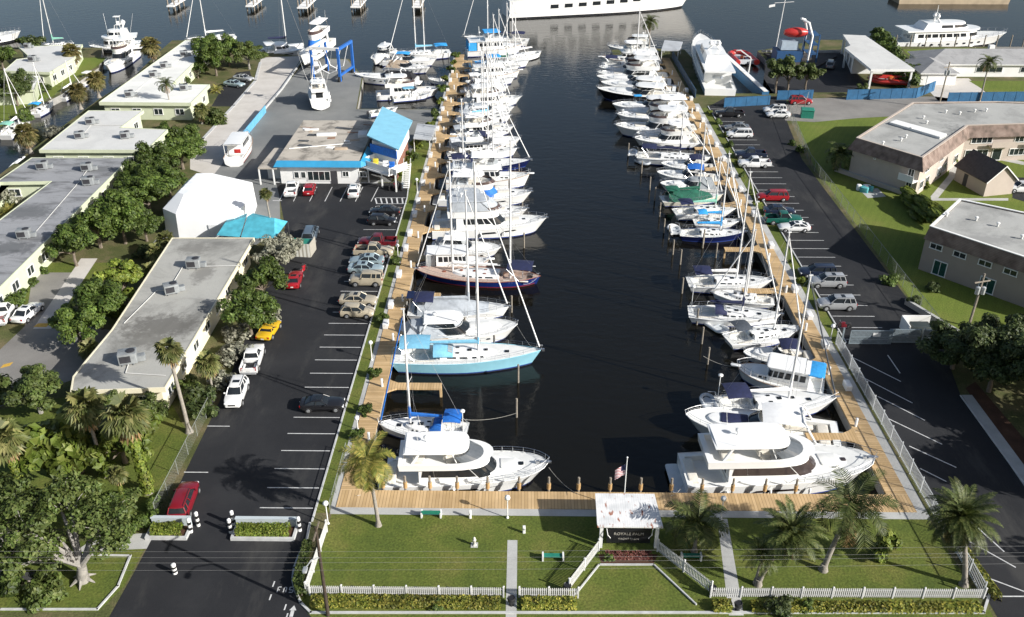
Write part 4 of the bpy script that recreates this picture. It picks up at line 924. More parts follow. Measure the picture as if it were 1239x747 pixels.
def broad(seed,rx,rz,hc,nc,nl,leaf,lm,bark,name='broadleaf_tree',nt=1,low=False):
    def f():
        rg=random.Random(seed); t=thing(name,'tree','tree')
        mb,cs=crown(rg,rx,rz,nc,nl,leaf,z0=hc)
        mb.build('crown',lm,t,recalc=False)
        tr=MB(); top=Vector((0,0,hc*.55)); tr.tube([(0,0,-.1),(rg.uniform(-.1,.1),.05,hc*.3),top],rx*.07+.05,7,r1=rx*.05+.03)
        for c in cs[:9]: tr.tube([top,top.lerp(c,.5)+Vector((0,0,.25)),c],rx*.035+.02,5,r1=.02)
        tr.build('trunk',bark,t,50); return t
    return f
def bush(seed,rx,rz,nc,nl,leaf,lm,name='shrub',sq=1.0):
    def f():
        rg=random.Random(seed); t=thing(name,'bush','shrub'); mb,cs=crown(rg,rx,rz,nc,nl,leaf,.42,rz*.45)
        mb.v=[(x,y*sq,max(z,.02)) for x,y,z in mb.v]; mb.build('foliage',lm,t,recalc=False)
        st=MB()
        for c in cs[:6]: st.tube([(c.x*.15,c.y*.15,-.05),(c.x*.5,c.y*.5*sq,c.z*.6),(c.x*.9,c.y*.9*sq,max(.1,c.z))],.05,4,r1=.015)
        st.build('stems',BARK,t); return t
    return f
def frond(mb,base,az,el,L,nl,ll,droop,rg,w=.07,rach=True,vs=.5,rr=.035):
    d=Vector((math.cos(az),math.sin(az),0)); sd=Vector((-math.sin(az),math.cos(az),0)); pts=[]; p=Vector(base); e=el; st=L/8
    for i in range(9):
        pts.append(p.copy()); p=p+(d*math.cos(e)+Vector((0,0,1))*math.sin(e))*st; e-=droop/8*(1+.12*i)
    if rach: mb.tube(pts,rr,3,r1=.01)
    for i in range(nl):
        u=.12+.88*i/(nl-1); k=u*8; j=min(7,int(k)); c=pts[j].lerp(pts[j+1],k-j); t=(pts[j+1]-pts[j]).normalized(); up=sd.cross(t)
        l=ll*(math.sin(PI*min(1,u*.86+.12))**.6)*rg.uniform(.85,1.1)
        for s in (-1,1):
            tip=c+(sd*s*.80+t*.52+up*(vs*.30-vs*.9*u+rg.uniform(-.1,.1))).normalized()*l+Vector((0,0,-.20*l)); m_=c.lerp(tip,.5)+up*.05*l; q=t*w
            mb.add([c-q*.6,m_-q,tip,m_+q,c+q*.6],[[0,1,2,3,4]])
def trunk_path(h,lean,rg,curve=0.3):
    return [Vector((lean[0]*(u**(1+curve)),lean[1]*(u**(1+curve)),h*u)) for u in [i/7 for i in range(8)]]
def coconut(seed,h,lean,L=3.6,nf=22,lm=None,name='coconut_palm',nl=22,ll=.85,r=.17,droop=1.9,dead=3,nuts=True,elr=(-.25,1.35),bark=None,w=.06):
    def f():
        rg=random.Random(seed); t=thing(name,'palm','palm tree'); path=trunk_path(h,lean,rg); top=path[-1]
        tr=MB(); pr=[path[0]-Vector((0,0,.1))]+path; tr.tube(pr,r*1.15,8,r1=r*.75); tr.lathe((0,0,0),[(r*2,-.05),(r*1.7,.12),(r*1.2,.5)],8); tr.build('trunk',bark or PBARK,t,60)
        mb=MB()
        for i in range(nf):
            u=(i+.5)/nf; frond(mb,top,i*2.39996+rg.uniform(-.2,.2),elr[0]+(elr[1]-elr[0])*u**.9+rg.uniform(-.1,.1),L*rg.uniform(.85,1.08),nl,ll,droop*(1.05-.35*u),rg,w)
        mb.build('crown',lm or PALMY,t,recalc=False)
        if dead:
            mb=MB()
            for i in range(dead): frond(mb,top-Vector((0,0,.2)),rg.uniform(0,6.28),-.75,L*.75,14,ll*.7,.9,rg,w)
            mb.build('dead_fronds',DEADF,t,recalc=False)
        if nuts:
            mb=MB()
            for i in range(6): a=rg.uniform(0,6.28); mb.ball((top.x+.28*math.cos(a),top.y+.28*math.sin(a),top.z-.3-rg.uniform(0,.2)),.14,(1,1,1.2),n=6,k=4)
            mb.build('coconuts',LEAF2,t,40)
        return t
    return f
def fan(mb,base,az,el,pl,r,rg,droop=.5,nb=13,span=3.9):
    d=Vector((math.cos(az)*math.cos(el),math.sin(az)*math.cos(el),math.sin(el))); hub=base+d*pl; mb.tube([base,hub],.025,3)
    sd=Vector((-math.sin(az),math.cos(az),0)); up=sd.cross(d).normalized()*-1; fw=(d*math.cos(-droop)+Vector((0,0,-1))*math.sin(droop)).normalized()
    nrm=sd.cross(fw).normalized()
    for i in range(nb):
        a=-span/2+span*i/(nb-1); v=(fw*math.cos(a)+sd*math.sin(a)).normalized(); s=(sd*math.cos(a)-fw*math.sin(a)).normalized()
        l=r*(.72+.28*math.cos(a*.5))*rg.uniform(.9,1.08); wd=l*.155; mid=hub+v*l*.55; tip=hub+v*l+Vector((0,0,-.30*l*rg.uniform(.6,1.4)))
        mb.add([hub,mid-s*wd+nrm*.05,tip,mid+s*wd+nrm*.05],[[0,1,2,3]])
def fanpalm(seed,h,lean=(0,0),n=30,r=1.0,pl=1.0,lm=None,skirt=6,tr_=.17,name='fan_palm',ivy=0,booted=False,elr=(-.55,1.35)):
    def f():
        rg=random.Random(seed); t=thing(name,'palm','palm tree'); path=trunk_path(h,lean,rg,.15); top=path[-1]
        tr=MB(); tr.tube([path[0]-Vector((0,0,.1))]+path,tr_*1.2,8,r1=tr_*.8); tr.lathe((0,0,0),[(tr_*2.4,-.05),(tr_*1.8,.2),(tr_*1.2,.6)],8)
        if booted:
            for i in range(40): u=rg.uniform(.15,.95); k=u*7; j=min(6,int(k)); c=path[j].lerp(path[j+1],k-j); a=rg.uniform(0,6.28); tr.tube([c,c+Vector((math.cos(a)*.4,math.sin(a)*.4,.35))],.06,3,r1=.02)
        tr.build('trunk',PBARK,t,60)
        mb=MB()
        for i in range(n):
            u=(i+.5)/n; fan(mb,top,i*2.39996+rg.uniform(-.2,.2),elr[0]+(elr[1]-elr[0])*u+rg.uniform(-.12,.12),pl*rg.uniform(.8,1.15),r*rg.uniform(.85,1.1),rg,.7-.5*u)
        mb.build('crown',lm or PALMG,t,recalc=False)
        if skirt:
            mb=MB()
            for i in range(skirt): fan(mb,top-Vector((0,0,.25)),rg.uniform(0,6.28),-1.05,pl*.8,r*.9,rg,.5,9)
            mb.build('dead_fronds',DEADF,t,recalc=False)
        if ivy:
            mb=MB()
            for i in range(int(ivy)):
                u=rg.random()**.8*.88; k=u*7; j=min(6,int(k)); c=path[j].lerp(path[j+1],k-j); a=rg.uniform(0,6.28); rr=rg.uniform(.2,.55)*(1.15-.5*u); nn=Vector((math.cos(a),math.sin(a),.3)).normalized(); leafcard(mb,c+nn*rr,nn,rg.uniform(.14,.26),rg,1.3)
            mb.build('climbing_vine',LEAF2,t,recalc=False)
        return t
    return f
def spread():
    rg=random.Random(66); t=thing('spreading_tree','tree','tree'); mb=MB(); tr=MB(); f=Vector((.2,.1,1.7))
    tr.tube([(0,0,-.1),(.1,0,.8),f],.55,9,r1=.38)
    for a in range(6): tr.tube([(.2*math.cos(a),.2*math.sin(a),.5),(1.1*math.cos(a),1.1*math.sin(a),.0)],.22,5,r1=.05)
    for b in range(9):
        az=R(100+b*19+rg.uniform(-8,8)) if b<7 else R(20+40*(b-7)); L=rg.uniform(3.2,6.2) if b<7 else 2.6; e=f+Vector((L*math.cos(az),L*math.sin(az),rg.uniform(1.4,3.6))); m_=f.lerp(e,.5)+Vector((0,0,.7)); tr.tube([f,m_,e],.24,6,r1=.07)
        for k in range(7):
            d=Vector((rg.uniform(-2.1,2.1),rg.uniform(-2.1,2.1),rg.uniform(.1,1.6))); c=m_.lerp(e,rg.uniform(.35,1.15))+d; tr.tube([m_.lerp(e,.6),m_.lerp(e,.8)+d*.5,c],.06,4,r1=.015); clump(mb,c,rg.uniform(.75,1.25),105,.23,rg,.65)
    mb.build('crown',OLIVE,t,recalc=False); tr.build('trunk',GBARK,t,50); return t
MAKE={
 'tree':broad(1,3.2,2.2,3.6,36,235,.25,LEAF,BARK), 'tree_b':broad(2,3.0,2.6,3.4,32,245,.25,LEAF,BARK), 'olive_tree':broad(3,3.3,2.6,4.0,32,230,.26,OLIVE,GBARK), 'dark_tree':broad(4,4.6,3.4,5.2,46,260,.31,LEAFD,BARK),
 'big_tree':spread, 'grey_tree':broad(7,2.6,2.0,2.6,26,120,.24,LEAF3,GBARK,'silver_tree'), 'sea_grape':broad(8,2.7,2.2,2.6,34,70,.46,SEAG,BARK,'sea_grape_tree'), 'yellow_tree':broad(9,2.4,2.2,2.8,26,190,.25,LEAF2,BARK),
 'thin_tree':broad(10,2.3,2.4,3.4,20,120,.25,OLIVE,BARK,'sparse_tree'),
 'bush':bush(11,1.5,1.3,16,110,.24,LEAF), 'dark_bush':bush(12,1.5,1.2,16,110,.24,LEAFD), 'yellow_bush':bush(13,1.1,.9,13,90,.26,LEAF2), 'grey_bush':bush(14,1.6,1.1,16,90,.22,LEAF3), 'small_bush':bush(15,.7,.7,9,70,.16,LEAF), 'gold_bush':bush(16,.8,.7,10,70,.18,HEDGE), 'olive_bush':bush(17,1.7,1.4,18,110,.26,OLIVE),
 'clipped_bush':bush(18,.75,.8,16,130,.12,LEAF), 'long_bush':bush(19,1.3,2.0,30,220,.24,LEAF2,'clipped_hedge',2.6),
 'coconut':coconut(21,6.9,(.45,-.2),3.4,22,PALMY,nl=28,ll=.85,w=.050,droop=2.1), 'coconut_lean':coconut(22,4.6,(1.3,.3),3.4,22,PALMF,nl=26,ll=.85,dead=4,w=.042), 'coconut_low':coconut(23,2.6,(.2,.2),3.0,18,PALMF,dead=1,nuts=False,r=.14), 'coconut_tall':coconut(24,9.0,(.3,.1),3.2,20,PALMF,dead=2),
 'date':coconut(25,7.2,(-1.9,0),3.2,84,PALMF,'date_palm',28,.52,.22,1.25,14,False,(-.95,1.45),w=.045), 'date_lean':coconut(26,4.6,(1.5,.4),2.5,62,PALMF,'date_palm',24,.44,.16,1.3,8,False,(-.8,1.45),w=.042), 'date_small':coconut(27,2.8,(.1,.1),1.7,30,PALMF,'date_palm',18,.32,.11,1.2,3,False,(-.6,1.4),w=.03),
 'fan_tall':fanpalm(31,8.2,(-.35,.2),24,.78,.62,PALMG,3), 'fan':fanpalm(32,5.2,(.1,.1),30,1.15,.95,PALMG,8,ivy=0), 'fan_high':fanpalm(37,7.6,(-.2,.1),30,1.2,1.0,PALMG,9), 'fan_ivy':fanpalm(33,7.2,(-.2,.2),28,1.1,1.0,PALMG,9,ivy=1300), 'fan_low':fanpalm(34,2.4,(.1,0),26,.95,.8,PALMG,5,.15,booted=True), 'sabal':fanpalm(35,3.2,(.1,.1),44,1.15,1.0,SABALF,10,.2,booted=True,elr=(-.7,1.4)), 'palm_bush':coconut(36,.5,(0,0),2.6,22,PALMY,'clustering_palm',16,.55,.10,1.2,2,False,(.1,1.4)),
}
V=plant
GL='trees and shrubs among the western houses'; GP='palms'; 
# -- green belt between the grey roofed house and the white tent
for i,(x,y,k,s,lb) in enumerate([(222,205,'tree',1.0,'dense green tree beside the beige marina road, nearest the red and white boat'),(196,219,'tree_b',1.05,'dense green tree at the upper end of the belt behind the green house wall'),(206,238,'tree',.9,'rounded green tree just behind the white tent'),(172,240,'tree_b',1.0,'green tree pressed against the pale green gable of the grey roofed house'),(183,262,'tree',1.0,'wide green tree midway along the belt beside the white tent'),(150,268,'tree_b',.95,'green tree over the eaves of the grey roofed house'),(152,295,'tree',1.05,'leafy tree in the middle of the belt above the bare earth'),(122,300,'tree_b',1.1,'dark green tree beside the grey roofed house, above the concrete path'),(93,322,'tree',1.0,'lowest green tree of the belt, next to the pale green wall'),(178,292,'tree_b',.8,'small green tree between the belt and the white tent')]):
    V(k,x,y,lb,s=s,group='green belt trees west of the tent')
V('fan_low',205,310,'short fan palm in front of the white tent',cat='palm tree'); V('fan_low',192,322,'low fan palm beside the long grey roof',cat='palm tree',s=.9); V('fan_low',186,345,'fan palm standing at the edge of the long grey roof',cat='palm tree',s=.9); V('dark_bush',176,312,'dark shrub below the white tent',cat='shrub'); V('bush',208,330,'green shrub against the far corner of the long grey roof',cat='shrub',s=.9)
# -- trees between long roof and private road
V('yellow_tree',152,365,'light green tree by the long grey roof, upper of the two beside the private road',s=1.1); V('tree',124,398,'spreading green tree shading the private road by the long roof',s=.95); V('tree_b',98,418,'green tree leaning over the private road, lowest of its clump',s=.85); V('fan_low',112,440,'fan palm at the left edge of the long grey roof',cat='palm tree',s=.85); V('yellow_bush',140,385,'light green bush under the road trees',cat='shrub',s=1.2)
V('olive_tree',50,500,'small open tree by the private road in front of the long roof',s=.75); V('olive_bush',2,480,'green bush at the left edge beside yellow kerb paint',cat='shrub',s=1.1)
# -- palms and planting in front of the long roof
V('fan_tall',229,523,'tall slim fan palm leaning in front of the long grey roof',cat='palm tree',rz=0,s=1.17)
V('fan_high',128,576,'fan palm with brown dead skirt over the sea grape bush',cat='palm tree',s=1.03); V('fan_ivy',180,596,'vine covered fan palm beside the sea grape bush',cat='palm tree',s=1.2,rz=.5); V('fan_ivy',32,606,'vine covered fan palm at the left edge of the lawn',cat='palm tree',s=1.0,rz=2.6); V('fan_ivy',150,612,'vine covered palm stem behind the low shrubs near the entrance wall',cat='palm tree',s=.5,rz=4)
V('sea_grape',98,572,'large round leaved bright green bush under the fan palm',cat='shrub',s=1.35); V('sea_grape',152,560,'bright green bush between two fan palms',cat='shrub',s=1.1); V('olive_tree',186,522,'olive green tree at the front corner of the long roof',s=.62); V('olive_tree',142,520,'olive tree overlapping the front edge of the long roof',s=.55)
V('dark_bush',243,500,'rounded dark shrub beside the chain link fence and parked white cars',cat='shrub',s=1.25); V('olive_bush',225,475,'olive shrub at the right wall of the long roof',cat='shrub',s=.8)
V('fan',258,478,'fan palm with hanging brown fronds by the parking lot',cat='palm tree',s=.78); V('grey_bush',280,435,'grey leafless scrub behind the white pickup',cat='shrub',s=1.2); V('grey_bush',265,465,'grey scrub below the fan palm by the fence',cat='shrub',s=.9)
V('tree',305,410,'dark green tree beside the yellow car',s=.92); V('tree_b',320,365,'green tree between the long roof and the red coupe',s=.92); V('grey_tree',338,330,'silvery tree beside the green and white dumpster shed',s=1.05); V('grey_tree',348,312,'silvery tree just below the turquoise awning',s=.8); V('grey_bush',318,385,'pale scrub between two green trees at the lot edge',cat='shrub',s=1.1); V('grey_bush',285,410,'pale twiggy scrub under the dark tree by the yellow car',cat='shrub',s=.9)
V('fan_tall',331,287,'slim fan palm standing in front of the turquoise awning',cat='palm tree',s=.82,rz=.4)
# -- bottom left
V('big_tree',101,703,'large spreading tree with bare pale trunk at the lower left corner',s=.95,rz=R(-10)); V('big_tree',14,690,'spreading tree at the left edge behind the pale trunked one',s=1.0,rz=R(40))
for i,(x,y,k,s,lb) in enumerate([(118,640,'bush',1.0,'green shrub under the spreading tree edge'),(145,648,'olive_bush',.9,'olive shrub left of the entrance wall, behind the pavement'),(172,640,'bush',.9,'green shrub touching the left entrance wall'),(182,618,'small_bush',1.3,'small shrub along the fence behind the red car'),(140,612,'bush',.8,'shrub around the vine covered palm stem'),(60,722,'olive_bush',1.0,'shrub at the foot of the pale tree trunk'),(20,715,'bush',1.0,'shrub by the pink wall stub at lower left')]): V(k,x,y,lb,cat='shrub',s=s)
# -- top left
V('sabal',92,84,'shaggy sabal palm at the corner of the grey roofed canal house',cat='palm tree',s=1.25); V('sabal',187,78,'shaggy palm standing at the canal mouth beside the long white roof',cat='palm tree',s=1.35); V('sabal',120,118,'brownish palm on the canal bank nearest the white roof corner',cat='palm tree',s=1.15); V('sabal',98,132,'brownish palm on the canal bank behind the moored sailboat',cat='palm tree',s=1.1); V('sabal',38,186,'brownish palm at the canal edge by the lower white roof',cat='palm tree',s=1.15); V('grey_bush',68,165,'dry grey brush on the canal bank',cat='shrub',s=1.2); V('palm_bush',207,72,'small palm clump right of the shaggy canal palm',cat='palm tree',s=.6)
V('dark_bush',40,58,'dark rounded bush behind the grey roofed canal house',cat='shrub',s=2.0); V('tree',5,85,'green tree at the left frame edge beside the canal house',s=.8); V('dark_tree',22,128,'dark tree between the white canal roof and the moored sailboats',s=.75); V('bush',52,112,'small green tree like bush beside the canal house wall',cat='shrub',s=1.2); V('bush',30,145,'green bush on the canal lawn',cat='shrub',s=1.1)
for (x,y,k,s,lb) in [(262,92,'tree',1.15,'large dark green tree behind the long white roof, nearest the parked cars'),(278,80,'tree_b',1.2,'tall dark green tree at the end of the marina road'),(302,84,'olive_tree',.9,'green tree at the road bend beside the catamaran'),(255,75,'tree',1.0,'green tree beside the far end of the long white roof'),(240,95,'tree_b',.7,'low tree against the long white roof wall')]: V(k,x,y,lb,s=s,group='trees behind the long white roof')
V('coconut_tall',209,142,'coconut palm in front of the white T shaped roof',cat='palm tree',s=.75); V('fan_low',245,150,'fan palm beside the marina road verge',cat='palm tree',s=1.1); V('olive_bush',262,148,'olive shrub at the verge of the marina road',cat='shrub',s=1.25); V('bush',215,172,'green hedge like shrub in the courtyard of white roofs',cat='shrub',s=1.5); V('bush',232,168,'green shrub in the courtyard nearest the road',cat='shrub',s=1.4); V('bush',200,160,'small green shrub at the courtyard corner',cat='shrub'); V('yellow_bush',240,178,'yellow green shrub on the road verge',cat='shrub',s=1.1); V('bush',228,188,'green shrub at the lower right of the white roofed house',cat='shrub',s=1.5); V('yellow_bush',94,191,'yellow bush between the white and the grey roofs',cat='shrub'); V('palm_bush',262,112,'young palm beside the little parking bay',cat='palm tree',s=.7); V('bush',222,105,'green shrub at the inner corner of the T shaped roof',cat='shrub',s=1.2)
V('grey_bush',15,240,'silvery shrub beside the grey roofed house at the left edge',cat='shrub',s=1.7); V('grey_bush',38,228,'silvery shrub under the short wing of the grey roof',cat='shrub',s=1.3); V('palm_bush',12,262,'bright palm clump at the left edge beside the grey roof',cat='palm tree',s=.8); V('bush',20,372,'green shrub at the near end of the grey roofed house',cat='shrub',s=1.1); V('small_bush',38,345,'small shrub along the pale green house wall',cat='shrub'); V('small_bush',52,330,'small shrub beside the pale green wall, further along',cat='shrub')
# -- strip beside the west boardwalk and boat yard
for (x,y,lb) in [(452,455,'round clipped bush on the grass strip beside the globe lamp'),(440,500,'round clipped bush on the strip opposite the black sedan'),(478,320,'round clipped bush on the strip opposite the pickups'),(465,390,'round clipped bush on the strip by the beige cars'),(430,530,'round clipped bush on the grass strip nearest the coconut palm')]: V('clipped_bush',x,y,lb,cat='shrub',group='clipped bushes on the west grass strip')
V('palm_bush',489,200,'bright tropical shrub beside the office stairs',cat='shrub',s=.6); V('yellow_bush',486,212,'yellow green shrub by the blue roofed deck',cat='shrub'); V('bush',500,195,'green shrub on the strip behind the office',cat='shrub',s=.9); V('yellow_bush',503,180,'yellow shrub on the strip next to the shed roof',cat='shrub',s=.9)
for i,(x,y) in enumerate([(512,170),(519,155),(525,140),(531,125),(537,110),(541,98),(545,88),(548,78),(551,70)]): V('yellow_bush' if i%2 else 'bush',x,y,f'low {"yellow" if i%2 else "green"} shrub on the seawall strip, {ORD[i]} from the office towards the channel',cat='shrub',s=.75,group='shrubs along the seawall strip')
# -- front lawn palms
V('coconut',458,636,'coconut palm on the lawn corner in front of the white flybridge yacht',cat='palm tree',rz=PI)
V('coconut_low',840,668,'short coconut palm on the lawn beside the sign kiosk',cat='palm tree',s=1.15,rz=.6); V('date_lean',917,708,'leaning date palm on the lawn, largest of its pair',cat='palm tree',rz=-.2,s=1.22); V('date_small',914,706,'small date palm at the foot of the leaning one',cat='palm tree',s=1.15); V('coconut_lean',996,690,'coconut palm leaning over the lawn below the big white yacht',cat='palm tree',rz=0.3,s=1.3); V('yellow_bush',1062,668,'yellow green bush beside the leaning coconut palm',cat='shrub',s=1.2)
V('date',1166,708,'big date palm leaning over the fence at the right end of the lawn',cat='palm tree',s=1.0,rz=0)
# -- east
for (x,y,s,lb) in [(1152,446,.62,'dark tree at the gate end of the shaded lot'),(1196,474,.74,'large dark tree beside the mulch strip'),(1242,460,.78,'large dark tree at the right edge below the apartments'),(1182,440,.58,'dark tree on the lawn side of the shaded lot')]: V('dark_tree',x,y,lb,s=s,group='dark trees shading the south east lot')
for k,(x,y) in enumerate([(60.5,62),(64,50),(58,74),(66,36),(73,44)]): V('dark_tree',0,0,'dark tree east of the shaded lot, beyond the picture edge',s=1.35,loc=(x,y,0),group='dark trees beyond the east edge of the picture')
V('coconut_low',1016,208,'feathery palm at the left wall of the far apartment block',cat='palm tree',s=1.2)
V('long_bush',1118,262,'big clipped oblong hedge between the two apartment blocks',cat='hedge',s=(1.3,1.75,1.05),rz=R(4))
for (x,y,k,s,lb) in [(1125,215,'yellow_bush',1.0,'light green shrub by the corner of the far apartments'),(1112,228,'yellow_bush',1.1,'light green shrub near the apartment balcony'),(1145,198,'yellow_bush',1.1,'bright green shrub beside the apartment path'),(1168,193,'clipped_bush',1.6,'clipped shrub below the apartment windows'),(1195,190,'clipped_bush',1.4,'clipped shrub by the apartment entrance'),(1130,205,'dark_bush',.8,'dark shrub next to the apartment wall'),(1078,342,'bush',.8,'round bush by the lot fence'),(1105,368,'dark_bush',.7,'dark shrub at the left corner of the near apartments'),(1128,352,'dark_bush',.6,'dark shrub below the near apartment windows'),(958,175,'small_bush',1.0,'small bush on the lot fence line'),(968,185,'small_bush',1.2,'small palm like bush at the lot corner'),(1195,400,'dark_bush',.8,'dark shrub by the near apartments, at the pole'),(1230,400,'dark_bush',.9,'dark shrub at the right edge below the apartments')]: V(k,x,y,lb,cat='shrub',s=s)
for (x,y,s,lb) in [(938,112,1.5,'thin tree by the blue fence, nearest the jetty'),(952,113,1.3,'thin tree beside the jetty, behind the white cars'),(974,110,1.2,'thin tree behind the red car'),(1040,118,.6,'bare small tree in front of the boat shed')]: V('thin_tree',x,y,lb,s=s)
for i in range(7): V('bush',1062+i*6.5,52+i*9.0,f'hedge tree beside the boat shed roof, {ORD[i]} from the water',cat='shrub',s=1.9,group='hedge trees behind the boat shed')
V('coconut_tall',1185,124,'coconut palm by the blue fence in front of the low house',cat='palm tree',s=.92); V('coconut_tall',785,70,'coconut palm on the grass tip of the east pier',cat='palm tree',s=.95)
for i,(x,y,k) in enumerate([(884,178,'bush'),(893,200,'yellow_bush'),(877,166,'yellow_bush'),(898,215,'bush'),(908,235,'bush'),(916,250,'yellow_bush'),(868,150,'bush'),(860,138,'yellow_bush'),(968,342,'yellow_bush'),(955,318,'small_bush'),(930,270,'small_bush')]): V(k,x,y,f'{"yellow" if "yellow" in k else "small" if "small" in k else "green"} shrub on the east strip, {ORD[i]} listed beside the boardwalk' if False else f'{["green shrub on the strip by the white wagon","yellow shrub on the strip beside the white pickup","yellow shrub on the strip by the silver car","green shrub on the strip below the white pickup","green shrub on the strip left of the empty bays","yellow shrub on the strip above the red wagon","green shrub at the far end of the strip by the black pickup","yellow shrub at the top of the strip by the blue fence","yellow shrub on the strip beside the silver utility car","small shrub on the strip beside empty bays","small shrub on the strip by the white coupe"][i]}',cat='shrub',s=.55,group='shrubs on the east grass strip')
# -- hedges made of leaves in a box volume
def hedge(name,label,pts,w,h,lm,n=420,leaf=.16,base=None):
    t=thing(name,label,'hedge',(pts[0][0],pts[0][1],0)); o=Vector((pts[0][0],pts[0][1],0)); rg=random.Random(int(pts[0][0]*100)); mb=MB(); st=MB()
    for a,b in zip(pts,pts[1:]):
        a=Vector((a[0],a[1],0))-o; b=Vector((b[0],b[1],0))-o; d=b-a; nrm=Vector((-d.y,d.x,0)).normalized()
        for i in range(int(n*d.length)):
            u=rg.random(); k=rg.random(); lump=.82+.25*mnoise.noise(Vector((d.length*u*1.4+pts[0][0],k*2,0)))
            if k<.5: q=rg.uniform(-.5,.5); p=a+d*u+nrm*q*w*1.0+Vector((0,0,h*lump*rg.uniform(.88,1.05))); nn=Vector((rg.uniform(-.6,.6),rg.uniform(-.6,.6),1))
            else: s=rg.choice((-1,1)); p=a+d*u+nrm*s*w*.5*rg.uniform(.8,1.08)+Vector((0,0,h*lump*rg.random())); nn=nrm*s+Vector((rg.uniform(-.5,.5),rg.uniform(-.5,.5),rg.uniform(0,.9)))
            leafcard(mb,p,nn.normalized(),leaf*rg.uniform(.7,1.3),rg,1.5)
        for i in range(int(d.length*2)): c=a+d*((i+.5)/max(1,int(d.length*2))); st.tube([c,c+Vector((.05,0,h*.7))],.04,4)
    mb.build('foliage',lm,t,recalc=False); st.build('stems',BARK,t); return t
hedge('hedge','golden hedge outside the front fence, left end as far as the lawn path',[(-16.6,51.15),(-1.6,51.15)],.9,.75,HEDGE,300)
hedge('hedge','golden hedge outside the front fence between lawn path and kiosk',[(.1,51.15),(4.4,51.15)],.9,.75,HEDGE,300)
hedge('hedge','short golden hedge right of the kiosk fence',[(15.2,51.0),(16.6,51.0)],.9,.8,HEDGE,320)
hedge('hedge','golden hedge along the front fence towards the right corner',[(18.2,51.0),(36.2,51.2)],.85,.65,HEDGE,200)
hedge('hedge','olive hedge at the left side of the lawn fence',[(-18.2,57.5),(-18.15,53.2),(-17.4,51.6)],.7,.8,OLIVE,300)
hedge('hedge','golden hedge outside the right lawn fence',[(37.4,58.5),(38.0,52.0)],.6,.8,HEDGE,200)
hedge('hedge','clipped golden hedge in the left entrance planter',[(-32.0,58.75),(-29.3,58.75)],.95,1.15,LEAF2,500,.13)
hedge('hedge','clipped golden hedge in the right entrance planter',[(-24.6,58.75),(-20.0,58.75)],.95,1.15,LEAF2,500,.13)
for i,(x,y,k,s,lb) in enumerate([(530,733,'bush',.38,'round green bush in the golden front hedge'),(942,740,'dark_bush',.62,'dark clipped bush in the front hedge below the date palms'),(980,736,'small_bush',.9,'green bush among the golden hedge plants right of the dark one')]): V(k,x,y,lb,cat='shrub',s=s)
# far shore woods, beyond the top of the picture (seen mirrored in the water)
# ================================================================ BUILDINGS
def roofmat(name,c,stain=.35,scale=.25,spots=(),stretch=1.0):
    m,nt,b,N,Lk=_new(name); tc=N.new('ShaderNodeTexCoord')
    n1=N.new('ShaderNodeTexNoise'); n1.inputs['Scale'].default_value=scale; n1.inputs['Detail'].default_value=9; n1.inputs['Roughness'].default_value=.68; n1.inputs['Distortion'].default_value=.5; mp=N.new('ShaderNodeMapping'); mp.inputs['Scale'].default_value=(1,stretch,1); Lk.new(tc.outputs['Object'],mp.inputs['Vector']); Lk.new(mp.outputs['Vector'],n1.inputs['Vector'])
    d=tuple(v*(1-stain) for v in c); r=ramp(N,[(.36,d),(.52,c),(.75,tuple(min(1,v*1.12) for v in c))]); Lk.new(n1.outputs['Fac'],r.inputs['Fac'])
    n2=N.new('ShaderNodeTexNoise'); n2.inputs['Scale'].default_value=9; Lk.new(tc.outputs['Object'],n2.inputs['Vector']); r2=ramp(N,[(.3,(.9,)*3),(.7,(1.06,)*3)]); Lk.new(n2.outputs['Fac'],r2.inputs['Fac'])
    mu=N.new('ShaderNodeMix'); mu.data_type='RGBA'; mu.blend_type='MULTIPLY'; mu.inputs[0].default_value=1; Lk.new(r.outputs['Color'],mu.inputs[6]); Lk.new(r2.outputs['Color'],mu.inputs[7])
    out=mu.outputs[2]; gp=N.new('ShaderNodeNewGeometry')
    for (sx,sy,rx,ry,col) in spots:       # old ponding stains, fixed to the roof
        v=N.new('ShaderNodeMapping'); v.vector_type='POINT'; v.inputs['Location'].default_value=(-sx/rx,-sy/ry,0); v.inputs['Scale'].default_value=(1/rx,1/ry,0); Lk.new(gp.outputs['Position'],v.inputs['Vector'])
        ln=N.new('ShaderNodeVectorMath'); ln.operation='LENGTH'; Lk.new(v.outputs['Vector'],ln.inputs[0])
        nz=N.new('ShaderNodeTexNoise'); nz.inputs['Scale'].default_value=1.1; nz.inputs['Detail'].default_value=8; nz.inputs['Roughness'].default_value=.7; Lk.new(tc.outputs['Object'],nz.inputs['Vector'])
        sb=N.new('ShaderNodeMath'); sb.operation='SUBTRACT'; Lk.new(nz.outputs['Fac'],sb.inputs[0]); ml=N.new('ShaderNodeMath'); ml.operation='MULTIPLY'; ml.inputs[1].default_value=.42; Lk.new(ln.outputs['Value'],ml.inputs[0]); Lk.new(ml.outputs[0],sb.inputs[1])
        rp=ramp(N,[(.06,(0,0,0)),(.30,(.8,.8,.8))]); Lk.new(sb.outputs[0],rp.inputs['Fac']); mm=N.new('ShaderNodeMix'); mm.data_type='RGBA'; Lk.new(rp.outputs['Color'],mm.inputs[0]); Lk.new(out,mm.inputs[6]); mm.inputs[7].default_value=(*col,1); out=mm.outputs[2]
    Lk.new(out,b.inputs['Base Color']); b.inputs['Roughness'].default_value=.85; MATS[name]=m; return m
def spot(x,y,z,rx,ry,col=(.10,.095,.085)): p=P(x,y,z); return (p.x,p.y,rx,ry,col)
